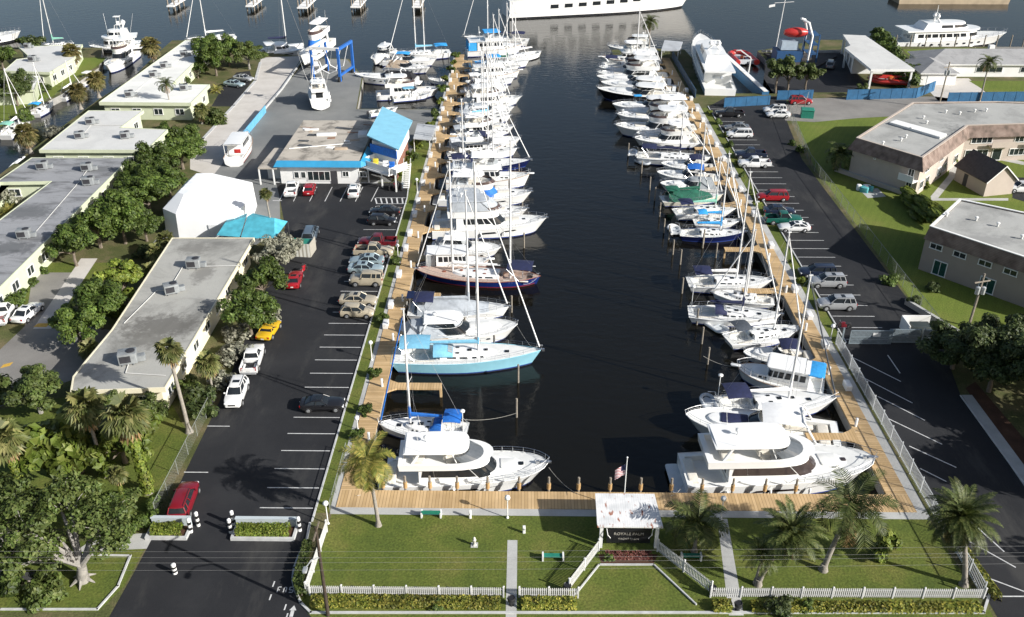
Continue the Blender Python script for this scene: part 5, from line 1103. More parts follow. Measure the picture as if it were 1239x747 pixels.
RGREY=roofmat('grey_roof',(.36,.355,.325),.5,.10,[spot(196,394,3.6,5.5,3.0),spot(236,301,3.6,2.6,2.0,(.17,.165,.15)),spot(180,408,3.6,3,3,(.14,.135,.12)),spot(246,330,3.6,1.5,3.5,(.18,.175,.16))]); RBLUE=roofmat('weathered_roof',(.27,.275,.285),.6,.16,[spot(30,257,3.6,6,3,(.10,.105,.11)),spot(10,300,3.6,5,2.5,(.09,.095,.1)),spot(120,205,3.6,4,2,(.14,.145,.15))],2.6); RWHITE=roofmat('white_roof',(.72,.72,.68),.10,.15); RLIGHT=roofmat('light_roof',(.56,.56,.54),.12,.15); RAPT=roofmat('apartment_roof',(.37,.37,.35),.35,.12,[spot(1178,170,6.4,4,9,(.13,.13,.125)),spot(1085,190,6.4,3,1.5,(.2,.2,.19)),spot(1190,290,6.2,6,2,(.25,.25,.24))]); ROLD=roofmat('stained_roof',(.44,.40,.34),.62,.30)
RMETAL=roofmat('metal_roof',(.42,.44,.46),.2,.4); RHOUSE=roofmat('shingle_roof',(.30,.30,.30),.2,.5); RDARK=roofmat('dark_shingle',(.085,.072,.066),.3,2)
RBLU=M('blue_roof_paint',(.20,.46,.60),.5,.08,.8); BFASC=M('blue_fascia',(.03,.25,.45),.5,.08,1); WALLW=M('white_wall',(.72,.72,.70),.85,.05,.8); LIMEW=M('pale_green_wall',(.52,.555,.40),.85,.06,.8); CREAMW=M('pale_yellow_wall',(.70,.65,.48),.85,.06,.8); BEIGEW=M('beige_wall',(.33,.28,.24),.9,.06,.5); PINKW=M('pinkish_wall',(.43,.37,.32),.9,.06,.6); WINF=M('window_frame',(.75,.75,.73),.5,.05,2); WPANE=M('window_glass',(.02,.028,.03),.05,.2,2); TEALG=M('teal_glass',(.02,.07,.06),.08,.2,2)
ACM=M('ac_metal',(.25,.265,.27),.5,.2,2,metal=.2); DARKM=M('dark_grille',(.03,.03,.035),.6,.2,3)
def manshingle():
    m,nt,b,N,Lk=_new('mansard_shingle'); tc=N.new('ShaderNodeTexCoord')
    n1=N.new('ShaderNodeTexNoise'); n1.inputs['Scale'].default_value=.8; n1.inputs['Detail'].default_value=8; Lk.new(tc.outputs['Object'],n1.inputs['Vector'])
    r=ramp(N,[(.3,(.10,.075,.06)),(.5,(.20,.145,.12)),(.75,(.29,.225,.19))]); Lk.new(n1.outputs['Fac'],r.inputs['Fac']); w=N.new('ShaderNodeTexWave'); w.bands_direction='Z'; w.inputs['Scale'].default_value=1.6; Lk.new(tc.outputs['Object'],w.inputs['Vector'])
    r2=ramp(N,[(.1,(.75,)*3),(.4,(1,)*3)]); Lk.new(w.outputs['Fac'],r2.inputs['Fac']); mu=N.new('ShaderNodeMix'); mu.data_type='RGBA'; mu.blend_type='MULTIPLY'; mu.inputs[0].default_value=1; Lk.new(r.outputs['Color'],mu.inputs[6]); Lk.new(r2.outputs['Color'],mu.inputs[7]); Lk.new(mu.outputs[2],b.inputs['Base Color']); b.inputs['Roughness'].default_value=.9; return m
MANS=manshingle()
def area(pg): return sum(a[0]*b[1]-b[0]*a[1] for a,b in zip(pg,pg[1:]+pg[:1]))/2
def inset(pg,d):
    n=len(pg); out=[]; s=1 if area(pg)>0 else -1
    for i in range(n):
        a,b,c=Vector(pg[i-1][:2]),Vector(pg[i][:2]),Vector(pg[(i+1)%n][:2])
        e1=(b-a).normalized(); e2=(c-b).normalized(); n1=Vector((-e1.y,e1.x))*s; n2=Vector((-e2.y,e2.x))*s
        k=1+n1.dot(n2); out.append(b+(n1+n2)*d/max(.3,k))
    return [(p.x,p.y) for p in out]
def window(root,a,b,u0,u1,z0,z1,pane=None,mull=1,off=.04,out=1,frame=None,sill=False,name='window'):
    """framed window on the wall running a->b (outward to the right of a->b when out=1)"""
    a=Vector((a[0],a[1])); b=Vector((b[0],b[1])); d=(b-a); L=d.length; d.normalize(); n=Vector((d.y,-d.x))*out; rz=math.atan2(d.y,d.x)
    c=a+d*(u0+u1)/2; w=u1-u0; h=z1-z0; f=MB(); q=c+n*off
    f.box((q.x,q.y,z1-.05),(w,.10,.10),rz); f.box((q.x,q.y,z0+.05),(w+.1,.14,.10),rz)
    for s in (-1,1): e=q+d*s*(w/2-.05); f.box((e.x,e.y,(z0+z1)/2),(.10,.10,h-.2),rz)
    for k in range(mull): e=q+d*(-w/2+w*(k+1)/(mull+1)); f.box((e.x,e.y,(z0+z1)/2),(.06,.09,h-.2),rz)
    fo=f.build(name,frame or WINF,root); g=MB(); q=c+n*.015; g.box((q.x,q.y,(z0+z1)/2),(w-.1,.03,h-.1),rz); g.build('pane',pane or WPANE,fo); return fo
def flat_house(name,label,pg,h,wallm,roofm,fascm,over=.7,th=.35,cat='house',wins=(),lip=True):
    """flat roofed bungalow: walls, roof slab with fascia, windows"""
    pg=[(p[0],p[1]) for p in pg]
    if area(pg)<0: pg=pg[::-1]
    o=Vector((sum(p[0] for p in pg)/len(pg),sum(p[1] for p in pg)/len(pg),0)); q=[(p[0]-o.x,p[1]-o.y) for p in pg]
    t=thing(name,label,cat,o); wl=inset(q,over); mb=MB(); n=len(wl)
    mb.prism(wl,-.1,h-th); mb.build('wall',wallm,t)
    mb=MB(); mb.prism(q,h-th,h-.02,1,0)
    i2=inset(q,.16); n=len(q)
    mb2=[(x,y,h-.02) for x,y in q]+[(x,y,h+.05) for x,y in q]+[(x,y,h+.05) for x,y in i2]+[(x,y,h-.01) for x,y in i2]
    mb.add(mb2,[[i,(i+1)%n,n+(i+1)%n,n+i] for i in range(n)]+[[n+i,n+(i+1)%n,2*n+(i+1)%n,2*n+i] for i in range(n)]+[[2*n+i,2*n+(i+1)%n,3*n+(i+1)%n,3*n+i] for i in range(n)],1)
    mb.build('roof',[roofm,fascm],t)
    for (i,u0,u1,z0,z1,k) in wins:
        a,b=wl[i],wl[(i+1)%n]; L=math.hypot(b[0]-a[0],b[1]-a[1]); window(t,a,b,u0*L if u0<1 else u0,u1*L if u1<=1 else u1,z0,z1,mull=k)
    t['wl']=0; del t['wl']; return t,q,o
def autowins(pg,over,edges,step=4.0,w=1.8,z0=1.0,z1=2.3):
    pg=[(p[0],p[1]) for p in pg]
    if area(pg)<0: pg=pg[::-1]
    wl=inset(pg,over); out=[]
    for i in range(len(wl)):
        a,b=wl[i],wl[(i+1)%len(wl)]; L=math.hypot(b[0]-a[0],b[1]-a[1])
        if L<3: continue
        n=max(1,int(L/step))
        for k in range(n): c=L*(k+.5)/n; out.append((i,max(1.01,c-w/2),max(1.02,c+w/2),z0,z1,1))
    return out
def ac(px_,py_,z,label,s=1.0,rz=.1,kind=0):
    p=P(px_,py_,z); t=thing('air_conditioner',label,'air conditioner',(p.x,p.y,z),rz,'rooftop air conditioners')
    mb=MB(); mb.rbox((0,0,.65*s),(1.7*s,1.3*s,1.1*s),.08); mb.box((-.5*s,0,.05),(.1,1.5*s,.1)); mb.box((.5*s,0,.05),(.1,1.5*s,.1)); mb.build('housing',ACM,t,35)
    mb=MB(); mb.lathe((.35*s,0,1.2*s),[(.42*s,0),(.42*s,.08),(.36*s,.10)],12); mb.build('fan_grille',DARKM,t,40)
    mb=MB(); mb.box((-.2*s,-.66*s,.65*s),(1.0*s,.03,.7*s)); mb.build('side_grille',DARKM,t)
    mb=MB(); mb.rbox((1.15*s,0,.35*s),(.8*s,.7*s,.6*s),.06); mb.build('duct',ACM,t,35); return t
def vent(px_,py_,z,label):
    p=P(px_,py_,z); mb=MB(); mb.lathe((0,0,0),[(.14,0),(.14,.4),(.26,.42),(.22,.55),(.02,.62)],8); o=mb.build('roof_vent',WALLW,None,40); o.location=p; tag(o,label,'vent','small roof vents on the apartments')
# A: long grey roof beside the west lot
A=pp('85,474 88,456 100,441 135,399 208,288 308,288 200,470',3.6)
flat_house('long_bungalow','long bungalow with stained grey roof and pale yellow fascia beside the west lot',A,3.6,CREAMW,RGREY,CREAMW,.8,.5,wins=autowins(A,.8,0))
ac(235,323,3.6,'air conditioner highest on the long grey roof, near the white tent'); ac(208,354,3.6,'air conditioner in the middle of the long grey roof',1.0,.5); ac(156,438,3.6,'air conditioner on the near end of the long grey roof, by the palm shadow',1.1,.3)
B=pp('0,348 160,190 38,190 -45,235 -35,252 0,222 61,219 0,268 -60,330 -90,440',3.6)
B=pp('-40,388 158,191 38,191 -60,258 -20,256 0,221 61,220 -90,333',3.6)
flat_house('grey_roof_house','pale green house with weathered blue grey flat roof at the left edge',B,3.6,LIMEW,RBLUE,LIMEW,.6,.45,wins=autowins(B,.6,0))
for (x,y,lb) in [(52,204,'air conditioner on the short wing of the blue grey roof'),(106,206,'air conditioner on the blue grey roof, upper of the close pair'),(108,223,'air conditioner on the blue grey roof, lower of the close pair'),(30,287,'air conditioner on the near part of the blue grey roof')]: ac(x,y,3.6,lb,1.0,.2)
C=pp('47,182 107,134 174,134 146,154.5 203,157 177,182',3.6)
flat_house('white_roof_house','pale green house with plain off white flat roof by the canal',C,3.6,LIMEW,RLIGHT,LIMEW,.6,.5,wins=autowins(C,.6,0))
for (x,y,lb) in [(110,150,'air conditioner farthest back on the off white canal roof'),(97,167,'air conditioner on the front left of the off white roof'),(152,167,'air conditioner on the front right of the off white roof')]: ac(x,y,3.6,lb,.95,.3)
D=pp('119.5,124 224,49 264,48 208.5,102 254,102.5 231,125',3.6)
flat_house('long_white_roof_house','pale green house with long bright white T shaped roof',D,3.6,LIMEW,RWHITE,LIMEW,.6,.6,wins=autowins(D,.6,0))
for i,(x,y) in enumerate([(157,117),(186,93),(199,82),(223,68),(238,59),(223,109)]): ac(x,y,3.6,['air conditioner at the near left of the long white roof','air conditioner midway up the long white roof, lower one','air conditioner midway up the long white roof, upper one','air conditioner near the far end of the long white roof','farthest air conditioner on the long white roof','air conditioner on the side wing of the white roof by the coconut palm'][i],1.0,.35)
E_=pp('4,86 20,72 36,70 22,57 100,54 90,70 60,88',3.4)
flat_house('canal_house','pale green canal house with grey flat roof at the upper left',E_,3.4,LIMEW,RLIGHT,LIMEW,.5,.5,wins=autowins(E_,.5,0)); ac(40,74,3.4,'air conditioner on the grey roof of the canal house',1.0); ac(34,58,3.4,'air conditioner at the back of the canal house roof',.9)
E2=pp('-30,112 -12,91 48,92 42,109',3.0); flat_house('low_canal_house','low house with white roof in front of the grey roofed canal house',E2,3.0,LIMEW,RWHITE,LIMEW,.4,.35); ac(8,97,3.0,'air conditioner on the low white canal roof',.9)
# conduits and patched strips on the long roofs
def roofline(name,label,pts,z,m,w=.10):
    A=P(*pts[0],z); mb=MB()
    q=[P(*p,z)-A for p in pts]; mb.tube([(p.x,p.y,.05) for p in q],w,4); o=mb.build(name,m,None); o.location=A; tag(o,label,'pipe','conduits lying on the roofs')
for nm,lb,pts in (('roof_conduit','pale conduit running from the lowest air conditioner across the long grey roof',[(156,440),(152,452),(200,455)]),('roof_conduit','pale conduit between the two upper air conditioners of the long grey roof',[(222,322),(204,352),(190,352),(150,392)]),('roof_conduit','pale conduit across the upper end of the long grey roof',[(240,323),(292,322)]),('roof_conduit','conduit across the middle of the blue grey roof',[(106,206),(92,225),(40,285)]),('roof_conduit','conduit on the off white canal roof',[(97,167),(110,152),(150,152)]),('roof_conduit','conduit along the long bright white roof',[(157,117),(186,93),(223,68)])): roofline(nm,lb,pts,3.62,M('conduit',(.5,.5,.48),.6),.06)
# white boat tent
def tent():
    a=[P(204,286),P(300,236),P(297,212),P(224,212),P(198,264)]
    t=thing('boat_tent','large white shrink wrapped boat storage tent beside the turquoise awning','tent',(-46.5,125,0)); o=Vector((-46.5,125,0))
    base=[(-52.2,120.6),(-49.6,118.6),(-41.2,118.8),(-40.4,121.8),(-41.6,131.2),(-52.2,131.4)]
    lo=[(x+46.5,y-125,0) for x,y in base]; sh=[(x*.97,y*.97,3.9) for x,y,z in lo]
    rid=[(-3.6,-2.6,5.7),(-2.4,-3.4,5.8),(-1.2,-3.2,5.8),(-.8,-2.0,5.8),(-1.0,5.2,5.7),(-3.4,5.4,5.6)]
    mb=MB(); mb.loft([lo,sh,rid],0,True,False,True); mb.build('cover',M('shrink_wrap',(.80,.81,.81),.35,.05,.25,bump=.25,bscale=1.2),t,20)
    mb=MB()          # heat-welded seams of the wrap
    for k in range(1,5):
        u=k/5; a=[Vector(r[2]).lerp(Vector(r[3]),0) for r in (lo,sh,rid)]
        yy=lambda r,i,j:Vector(r[i]).lerp(Vector(r[j]),u)
        mb.tube([yy(lo,3,4)+Vector((.03,0,0)),yy(sh,3,4)+Vector((.02,0,.02)),yy(rid,3,4)+Vector((0,0,.02)),yy(rid,0,5)+Vector((0,0,.02)),yy(sh,0,5)+Vector((-.02,0,.02)),yy(lo,0,5)+Vector((-.03,0,0))],.035,4)
    mb.build('seam',M('wrap_seam',(.62,.63,.64),.6,.1,2),t)
    mb=MB(); mb.box((2.4,-6.32,1.2),(2.0,.06,2.2)); mb.build('door_flap',M('shrink_wrap_door',(.74,.75,.76),.5,.05,1),t)
tent()
# turquoise awning
def awning():
    TQ=M('turquoise_canvas',(.07,.35,.44),.6,.18,1.2,bump=.2,bscale=3); p=[P(*q,3.2) for q in ((268,283),(303,285),(329,287),(345,267),(300,262),(283,264))]
    o=P(305,278,0); t=thing('awning','turquoise canvas awning between the white tent and the slim palm','awning',o)
    def l(q,z): return (q[0]-o.x,q[1]-o.y,z)
    mb=MB(); A1,A2,A3=P(262,285,2.7),P(290,287,2.7),P(332,290,2.7); B1,B2,B3=P(272,269,3.6),P(298,262,3.9),P(332,264,3.9); C3=P(348,268,2.8)
    mb.poly([l(A1,2.7),l(A2,2.7),l(B2,3.9),l(B1,3.5)]); mb.poly([l(A2+Vector((.15,0,0)),2.65),l(A3,2.7),l(B3,3.9),l(B2+Vector((.15,0,0)),3.88)]); mb.poly([l(A3,2.7),l(C3,2.8),l(B3,3.9)])
    mb.poly([l(B1,3.5),l(B2,3.9),l(P(300,258,2.9),2.9),l(P(275,266,2.9),2.9)]); mb.poly([l(B2+Vector((.15,0,0)),3.88),l(B3,3.9),l(C3,2.8),l(P(306,258,2.9),2.9)])
    mb.build('canopy',TQ,t)
    mb=MB()
    for q in (A1,A2,A3,C3): mb.tube([l(q,0),l(q,2.65)],.05,5)
    mb.build('posts',STEEL,t)
awning()
# office
def office():
    rf=[P(*q,4.0) for q in ((330,196),(433,197),(446,186),(433,146),(358,146),(328,180))]
    x0,x1,y0,y1=rf[0].x,rf[1].x,rf[1].y,rf[3].y; o=Vector((x0,y0,0)); W=x1-x0; D=y1-y0
    t=thing('marina_office','white marina office with blue fascia and stained flat roof','office',o)
    mb=MB(); mb.prism([(.8,.9),(W-.2,.9),(W-.2,D),(.8,D)],-.1,3.3); mb.build('wall',WALLW,t)
    mb=MB(); mb.prism([(.4,.5),(W,.5),(W,D),(.4,D)],3.3,4.0); mb.build('roof',ROLD,t)
    mb=MB(); 
    mb.add([(0,0,3.15),(W+.4,0,3.15),(W+.4,.5,4.12),(0.6,.5,4.12),(W+1.6,1.6,3.15),(W+1.6,D*.35,3.15),(W+.4,D*.35,4.12)],[[0,1,2,3],[1,4,5,6,2]]); mb.add([(0,0,3.15),(W+.4,0,3.15),(W+.4,.9,3.15),(0,.9,3.15)],[[0,1,2,3]]); mb.build('fascia',BFASC,t)
    a,b=(.8,.9),(W-.2,.9)
    for (u0,u1,z0,z1,k) in ((2.2,3.1,.9,2.1,0),(3.3,4.2,.9,2.1,0),(4.4,8.2,.5,2.2,3),(10.2,11.3,1.2,2.2,1),(13,14.2,1.2,2.2,1)): window(t,a,b,u0,u1,z0,z1,mull=k)
    mb=MB(); mb.box((9.6,.86,1.1),(1.1,.08,2.2)); dr=mb.build('door',M('dark_door',(.05,.05,.055),.4),t); mb=MB(); mb.ball((9.95,.78,1.05),.06,n=6,k=4); mb.build('handle',STEEL,dr)
    # lean-to on the left with beige flat roof
    mb=MB(); mb.prism([(-2.6,.2),(.5,.2),(.5,D*.45),(-2.2,D*.45)],2.7,2.95); 
    mb.build('lean_to_roof',ROLD,t)
    mb=MB()
    for (x,y) in ((-2.5,.3),(-.2,.3),(-2.2,D*.44)): mb.box((x,y,1.3),(.2,.2,2.8))
    mb.prism([(-1.9,3),(.8,3),(.8,D*.44),(-1.9,D*.44)],-.1,2.7); mb.build('lean_to_wall',WALLW,t)
    # torn felt, boards and stains on the roof
    rg=random.Random(5)
    for k in range(14):
        mb=MB(); mb.rbox((rg.uniform(1.5,W-1),rg.uniform(D*.32,D*.95),4.02+.02*rg.random()),(rg.uniform(.6,3.2),rg.uniform(.2,1.1),.05+.12*rg.random()),.04,rg.uniform(-.3,.3)); mb.build('roof_patch',rg.choice((WALLW,TANC,M('rust_felt',(.24,.13,.08),.9,.3,2),M('tar_paper',(.07,.075,.08),.8,.4,.8))),t)
    mb=MB(); mb.box((W*.45,D*.36,4.06),(W*.75,.16,.12),.28); mb.build('roof_seam',WALLW,t)
    # clutter on the roof
    for (x,y,sx,sy,h,m,nm) in ((6.2,D*.62,3.4,1.0,.35,WALLW,'skylight'),(12.6,D*.62,1.6,2.4,.5,WALLW,'roof_curb'),(10,D*.3,2.2,1.0,.2,TANC,'roof_patch'),(3,D*.75,2.5,.7,.2,WALLW,'roof_patch')):
        mb=MB(); mb.rbox((x,y,4.0+h/2),(sx,sy,h),.1,.1); mb.build(nm,m,t,40)
    # flat dark tarpaper part behind, towards the blue roof
    mb=MB(); mb.prism([(W-.15,D*.36),(W+3.2,D*.36),(W+3.2,D*.98),(W-.15,D*.98)],2.8,3.1); mb.build('lower_roof',M('tar_paper',(.07,.075,.08),.8,.4,.8),t)
    mb=MB(); mb.prism([(W,D*.4),(W+3.0,D*.4),(W+3.0,D*.95),(W,D*.95)],-.1,2.8); mb.build('rear_wall',WALLW,t)
office()
def deckhouse():
    r=[P(*q,6.6) for q in ((463,131),(499,142),(482,177),(444,166))]; o=Vector((sum(p.x for p in r)/4,sum(p.y for p in r)/4,0))
    t=thing('blue_roof_building','two storey deck building with light blue roof beside the office','building',o); q=[(p.x-o.x,p.y-o.y) for p in r]
    if area(q)<0: q=q[::-1]
    yf=min(p[1] for p in q); x0,x1=min(p[0] for p in q)+.5,max(p[0] for p in q)-.2; yb=max(p[1] for p in q)-.6
    yf+=.6
    mb=MB(); n=len(q); zz=[6.9 if p[0]<0 else 6.0 for p in q]
    mb.add([(p[0],p[1],z) for p,z in zip(q,zz)]+[(p[0],p[1],z-.2) for p,z in zip(q,zz)],[[0,1,2,3],[7,6,5,4]]+[[i,(i+1)%4,4+(i+1)%4,4+i] for i in range(4)]); mb.build('roof',RBLU,t)
    qi=inset(q,.7); ql=sorted(qi,key=lambda p:p[1]); 
    mb=MB(); mb.prism(qi,2.9,5.9); mb.build('upper_wall',WALLW,t)
    fl,fr=sorted(ql[:2]); 
    mb=MB(); d=Vector((fr[0]-fl[0],fr[1]-fl[1])); c=(Vector(fl)+Vector(fr))/2; rz=math.atan2(d.y,d.x); mb.box((c.x,c.y-.75,4.9),(d.length+.6,.1,1.4),rz); mb.build('blue_blind',BLUE,t)
    # balcony with railing on posts, stairs
    mb=MB(); mb.box((c.x,c.y-2.4,2.75),(d.length+1.4,4.4,.25),rz); mb.build('balcony',WALLW,t)
    mb=MB(); mb.box((c.x,c.y-4.5,3.4),(d.length+1.4,.06,.95),rz); 
    for s in (-1,1): e=c+d.normalized()*s*(d.length/2+.7); mb.box((e.x,e.y-2.4,3.4),(.06,4.2,.95),rz)
    mb.build('balcony_railing',WALLW,t)
    mb=MB()
    for s in (-1,0,1): e=c+d.normalized()*s*(d.length/2+.4); mb.box((e.x,e.y-4.3,1.3),(.22,.22,2.9))
    mb.build('balcony_posts',WALLW,t)
    mb=MB(); mb.prism([(p[0]*.9,p[1]*.9) for p in qi],-.1,2.6); mb.build('lower_wall',M('brick_base',(.22,.10,.07),.9,.25,3),t)
    mb=MB(); xs=fr[0]+1.6
    for k in range(12): mb.box((xs,c.y-4.6+k*.36,.22*(k+.5)),(1.1,.36,.10))
    for s in (-1,1): mb.tube([(xs+s*.55,c.y-4.7,.9),(xs+s*.55,c.y-.4,3.6)],.04,4); mb.tube([(xs+s*.55,c.y-4.7,0),(xs+s*.55,c.y-.4,2.7)],.06,4)
    mb.build('staircase',WALLW,t)
    for k,(s,m) in enumerate(((-.3,M('yellow_plastic',(.6,.5,.05),.5)),(.1,WALLW),(.35,BLUE))):
        e=c+d*s; mb=MB(); mb.rbox((e.x,e.y-2.6+.4*k,3.1),(.9,.7,.5),.1); mb.rbox((e.x,e.y-2.2+.4*k,3.5),(.9,.15,.6),.05); mb.build('deck_chair',m,t,40)
    q2=[P(*s,2.6) for s in ((505,150),(528,152),(521,170),(500,168))]
    t2=thing('shed','small open shed with light grey metal roof behind the blue roofed building','shed',(q2[0].x,q2[0].y,0)); mb=MB(); b0=q2[0]; mb.prism([(p.x-b0.x,p.y-b0.y) for p in q2],2.5,2.65); mb.build('roof',RMETAL,t2); mb=MB()
    for p in q2: mb.box(((p.x-b0.x)*.9+.1,(p.y-b0.y)*.95-.1,1.25),(.12,.12,2.5))
    mb.build('posts',WALLW,t2)
deckhouse()
# apartments with mansard
def apartment(name,label,px_,h,zm,wins,flare=.9,wall=PINKW):
    pg=[P(*q,h) for q in px_]; pg=[(p.x,p.y) for p in pg]
    if area(pg)<0: pg=pg[::-1]
    o=Vector((pg[0][0],pg[0][1],0)); q=[(x-o.x,y-o.y) for x,y in pg]; n=len(q); t=thing(name,label,'apartments',o)
    wl=inset(q,-.15); mb=MB(); mb.prism(wl,-.1,zm+.02); mb.build('wall',wall,t)
    ou=inset(q,-flare); mb=MB(); mb.loft([[(x,y,zm) for x,y in wl],[(x,y,zm) for x,y in ou],[(x,y,h+.12) for x,y in q],[(x,y,h+.12) for x,y in inset(q,.25)],[(x,y,h-.05) for x,y in inset(q,.25)]],0); mb.build('mansard',MANS,t)
    mb=MB(); mb.poly([(x,y,h-.04) for x,y in inset(q,.24)]); mb.build('roof',RAPT,t)
    mb=MB(); ci=inset(q,.06); co_=inset(q,-.06); mb.loft([[(x,y,h+.10) for x,y in co_],[(x,y,h+.2) for x,y in co_],[(x,y,h+.2) for x,y in inset(q,.3)],[(x,y,h+.10) for x,y in inset(q,.3)]],0); mb.build('roof_edging',WALLW if 'near' in label else PINKW,t)
    def edge(a,b):  # wall edge whose ends project closest to the given roof corners (indices into px list)
        A,B=P(*px_[a],h),P(*px_[b],h); A=Vector((A.x-o.x,A.y-o.y)); B=Vector((B.x-o.x,B.y-o.y)); d=(B-A).normalized(); nn=Vector((d.y,-d.x)); return A+nn*.15,B+nn*.15
    for (i,j,lst) in wins:
        A,B=edge(i,j); L=(B-A).length
        for (u0,u1,z0,z1,k,pm) in lst: window(t,A,B,u0*L,u1*L,z0,z1,mull=k,pane=pm,off=.05)
    return t,o,q,edge
t,o,q,edge=apartment('apartment_block','far two storey apartment block with bent plan and brown mansard',[(1036,168),(1116,192),(1171,153),(1300,149),(1270,126),(1205,124),(1104,125)],6.4,4.6,[
    (1,2,[(.05,.13,.8,2.2,1,None),(.17,.25,.8,2.2,1,None),(.42,.5,.8,2.2,2,None),(.55,.63,.8,2.2,1,None),(.80,.90,.8,2.2,1,None),(.42,.5,3.3,4.5,2,None),(.1,.2,3.3,4.5,1,None)]),
    (2,3,[(.03,.25,.9,2.2,3,None),(.06,.26,3.3,4.5,3,None),(.45,.63,.9,2.2,3,None),(.47,.64,3.3,4.5,3,None),(.29,.38,.1,2.3,0,None),(.8,.95,.9,2.2,3,None)]),
    (0,1,[(.33,.36,4.0,4.5,0,None),(.86,.95,.1,2.2,1,None),(.86,.95,3.0,4.4,1,None)])],wall=PINKW)
A,B=edge(0,1); d=(B-A).normalized(); c=A+d*((B-A).length*.91); n_=Vector((d.y,-d.x)); rz=math.atan2(d.y,d.x)
mb=MB(); e=c+n_*.8; mb.box((e.x,e.y,2.75),(2.6,1.6,.2),rz); e2=c+n_*1.55; mb.box((e2.x,e2.y,3.3),(2.6,.08,.95),rz); mb.build('balcony',WALLW,t)
A,B=edge(2,3); d=(B-A).normalized(); n_=Vector((d.y,-d.x)); rz=math.atan2(d.y,d.x)
for u in (.34,.72): c=A+d*((B-A).length*u); e=c+n_*.6; mb=MB(); mb.box((e.x,e.y,2.9),(4.2,1.2,.2),rz); e2=c+n_*1.15; mb.box((e2.x,e2.y,3.4),(4.2,.08,.9),rz); mb.build('balcony',PINKW,t)
p1,p2,p3,p4=[P(*k,6.45) for k in ((1084,147),(1145,164),(1137,168),(1076,150))]
mb=MB(); mb.prism([(p.x-o.x,p.y-o.y) for p in (p1,p2,p3,p4)],6.38,6.75); mb.build('roof_skylight',WALLW,t)
for i,(x,y) in enumerate([(1068,175),(1090,171),(1096,167),(1102,158),(1121,150),(1117,144),(1144,137),(1179,136),(1161,139),(1193,135)]): vent(x,y,6.36,f'small white roof vent on the far apartments, {ORD[i]} from the near left corner')
AW=[(.04,.08,3.6,4.5,1,None)]
apartment('apartment_block','near two storey apartment block with brown mansard at the right edge',[(1125,275),(1250,316),(1340,346),(1390,290),(1161,242)],6.2,4.5,[
    (0,1,[(.05,.18,3.5,4.35,1,None),(.29,.42,3.5,4.35,1,None),(.54,.67,3.5,4.35,1,None),(.78,.91,3.5,4.35,1,None),(.13,.27,.1,2.2,1,TEALG),(.60,.75,.1,2.2,1,TEALG)])],.35,wall=BEIGEW)
for i,(x,y) in enumerate([(1145,262),(1181,267),(1207,274),(1236,289)]): vent(x,y,6.2,f'small white roof vent on the near apartments, {ORD[i]} from the left corner')
# gabled hut
def gable(name,label,c,rz,W,D,h,hr,wallm,roofm,cat='hut',door=True,over=.35):
    t=thing(name,label,cat,c,rz); mb=MB(); x,y=W/2,D/2
    mb.add([(-x,-y,-.1),(x,-y,-.1),(x,y,-.1),(-x,y,-.1),(-x,-y,h),(x,-y,h),(x,y,h),(-x,y,h),(0,-y,hr),(0,y,hr)],[[0,1,5,8,4],[1,2,6,5],[2,3,7,9,6],[3,0,4,7]]); mb.build('wall',wallm,t)
    k=over; s=(hr-h)/x; X=x+k; zl=h-s*k; mb=MB(); Y=y+k
    for sd in (-1,1):
        a=[(0,-Y,hr+.04),(sd*X,-Y,zl+.04),(sd*X,Y,zl+.04),(0,Y,hr+.04)]; mb.add(a+[(p[0],p[1],p[2]+.14) for p in a],[[0,1,2,3],[4,5,6,7],[0,1,5,4],[1,2,6,5],[2,3,7,6]])
    mb.build('roof',roofm,t)
    mb=MB()
    for sd in (-1,1): mb.add([(0,-Y-.02,hr+.2),(0,-Y-.02,hr-.02),(sd*X,-Y-.02,zl-.02),(sd*X,-Y-.02,zl+.2)],[[0,1,2,3]])
    mb.build('barge_board',WALLW,t)
    if door: mb=MB(); mb.box((-x-.02,y*.3,1.0),(.06,.9,2.0)); mb.build('door',M('dark_door',(.05,.05,.055),.4),t)
    return t
hc=P(1187,222); gable('laundry_hut','small gabled hut with dark shingle roof between the apartments',(75.2,140.5,0),R(14),5.2,7.4,2.6,4.9,PINKW,RDARK)
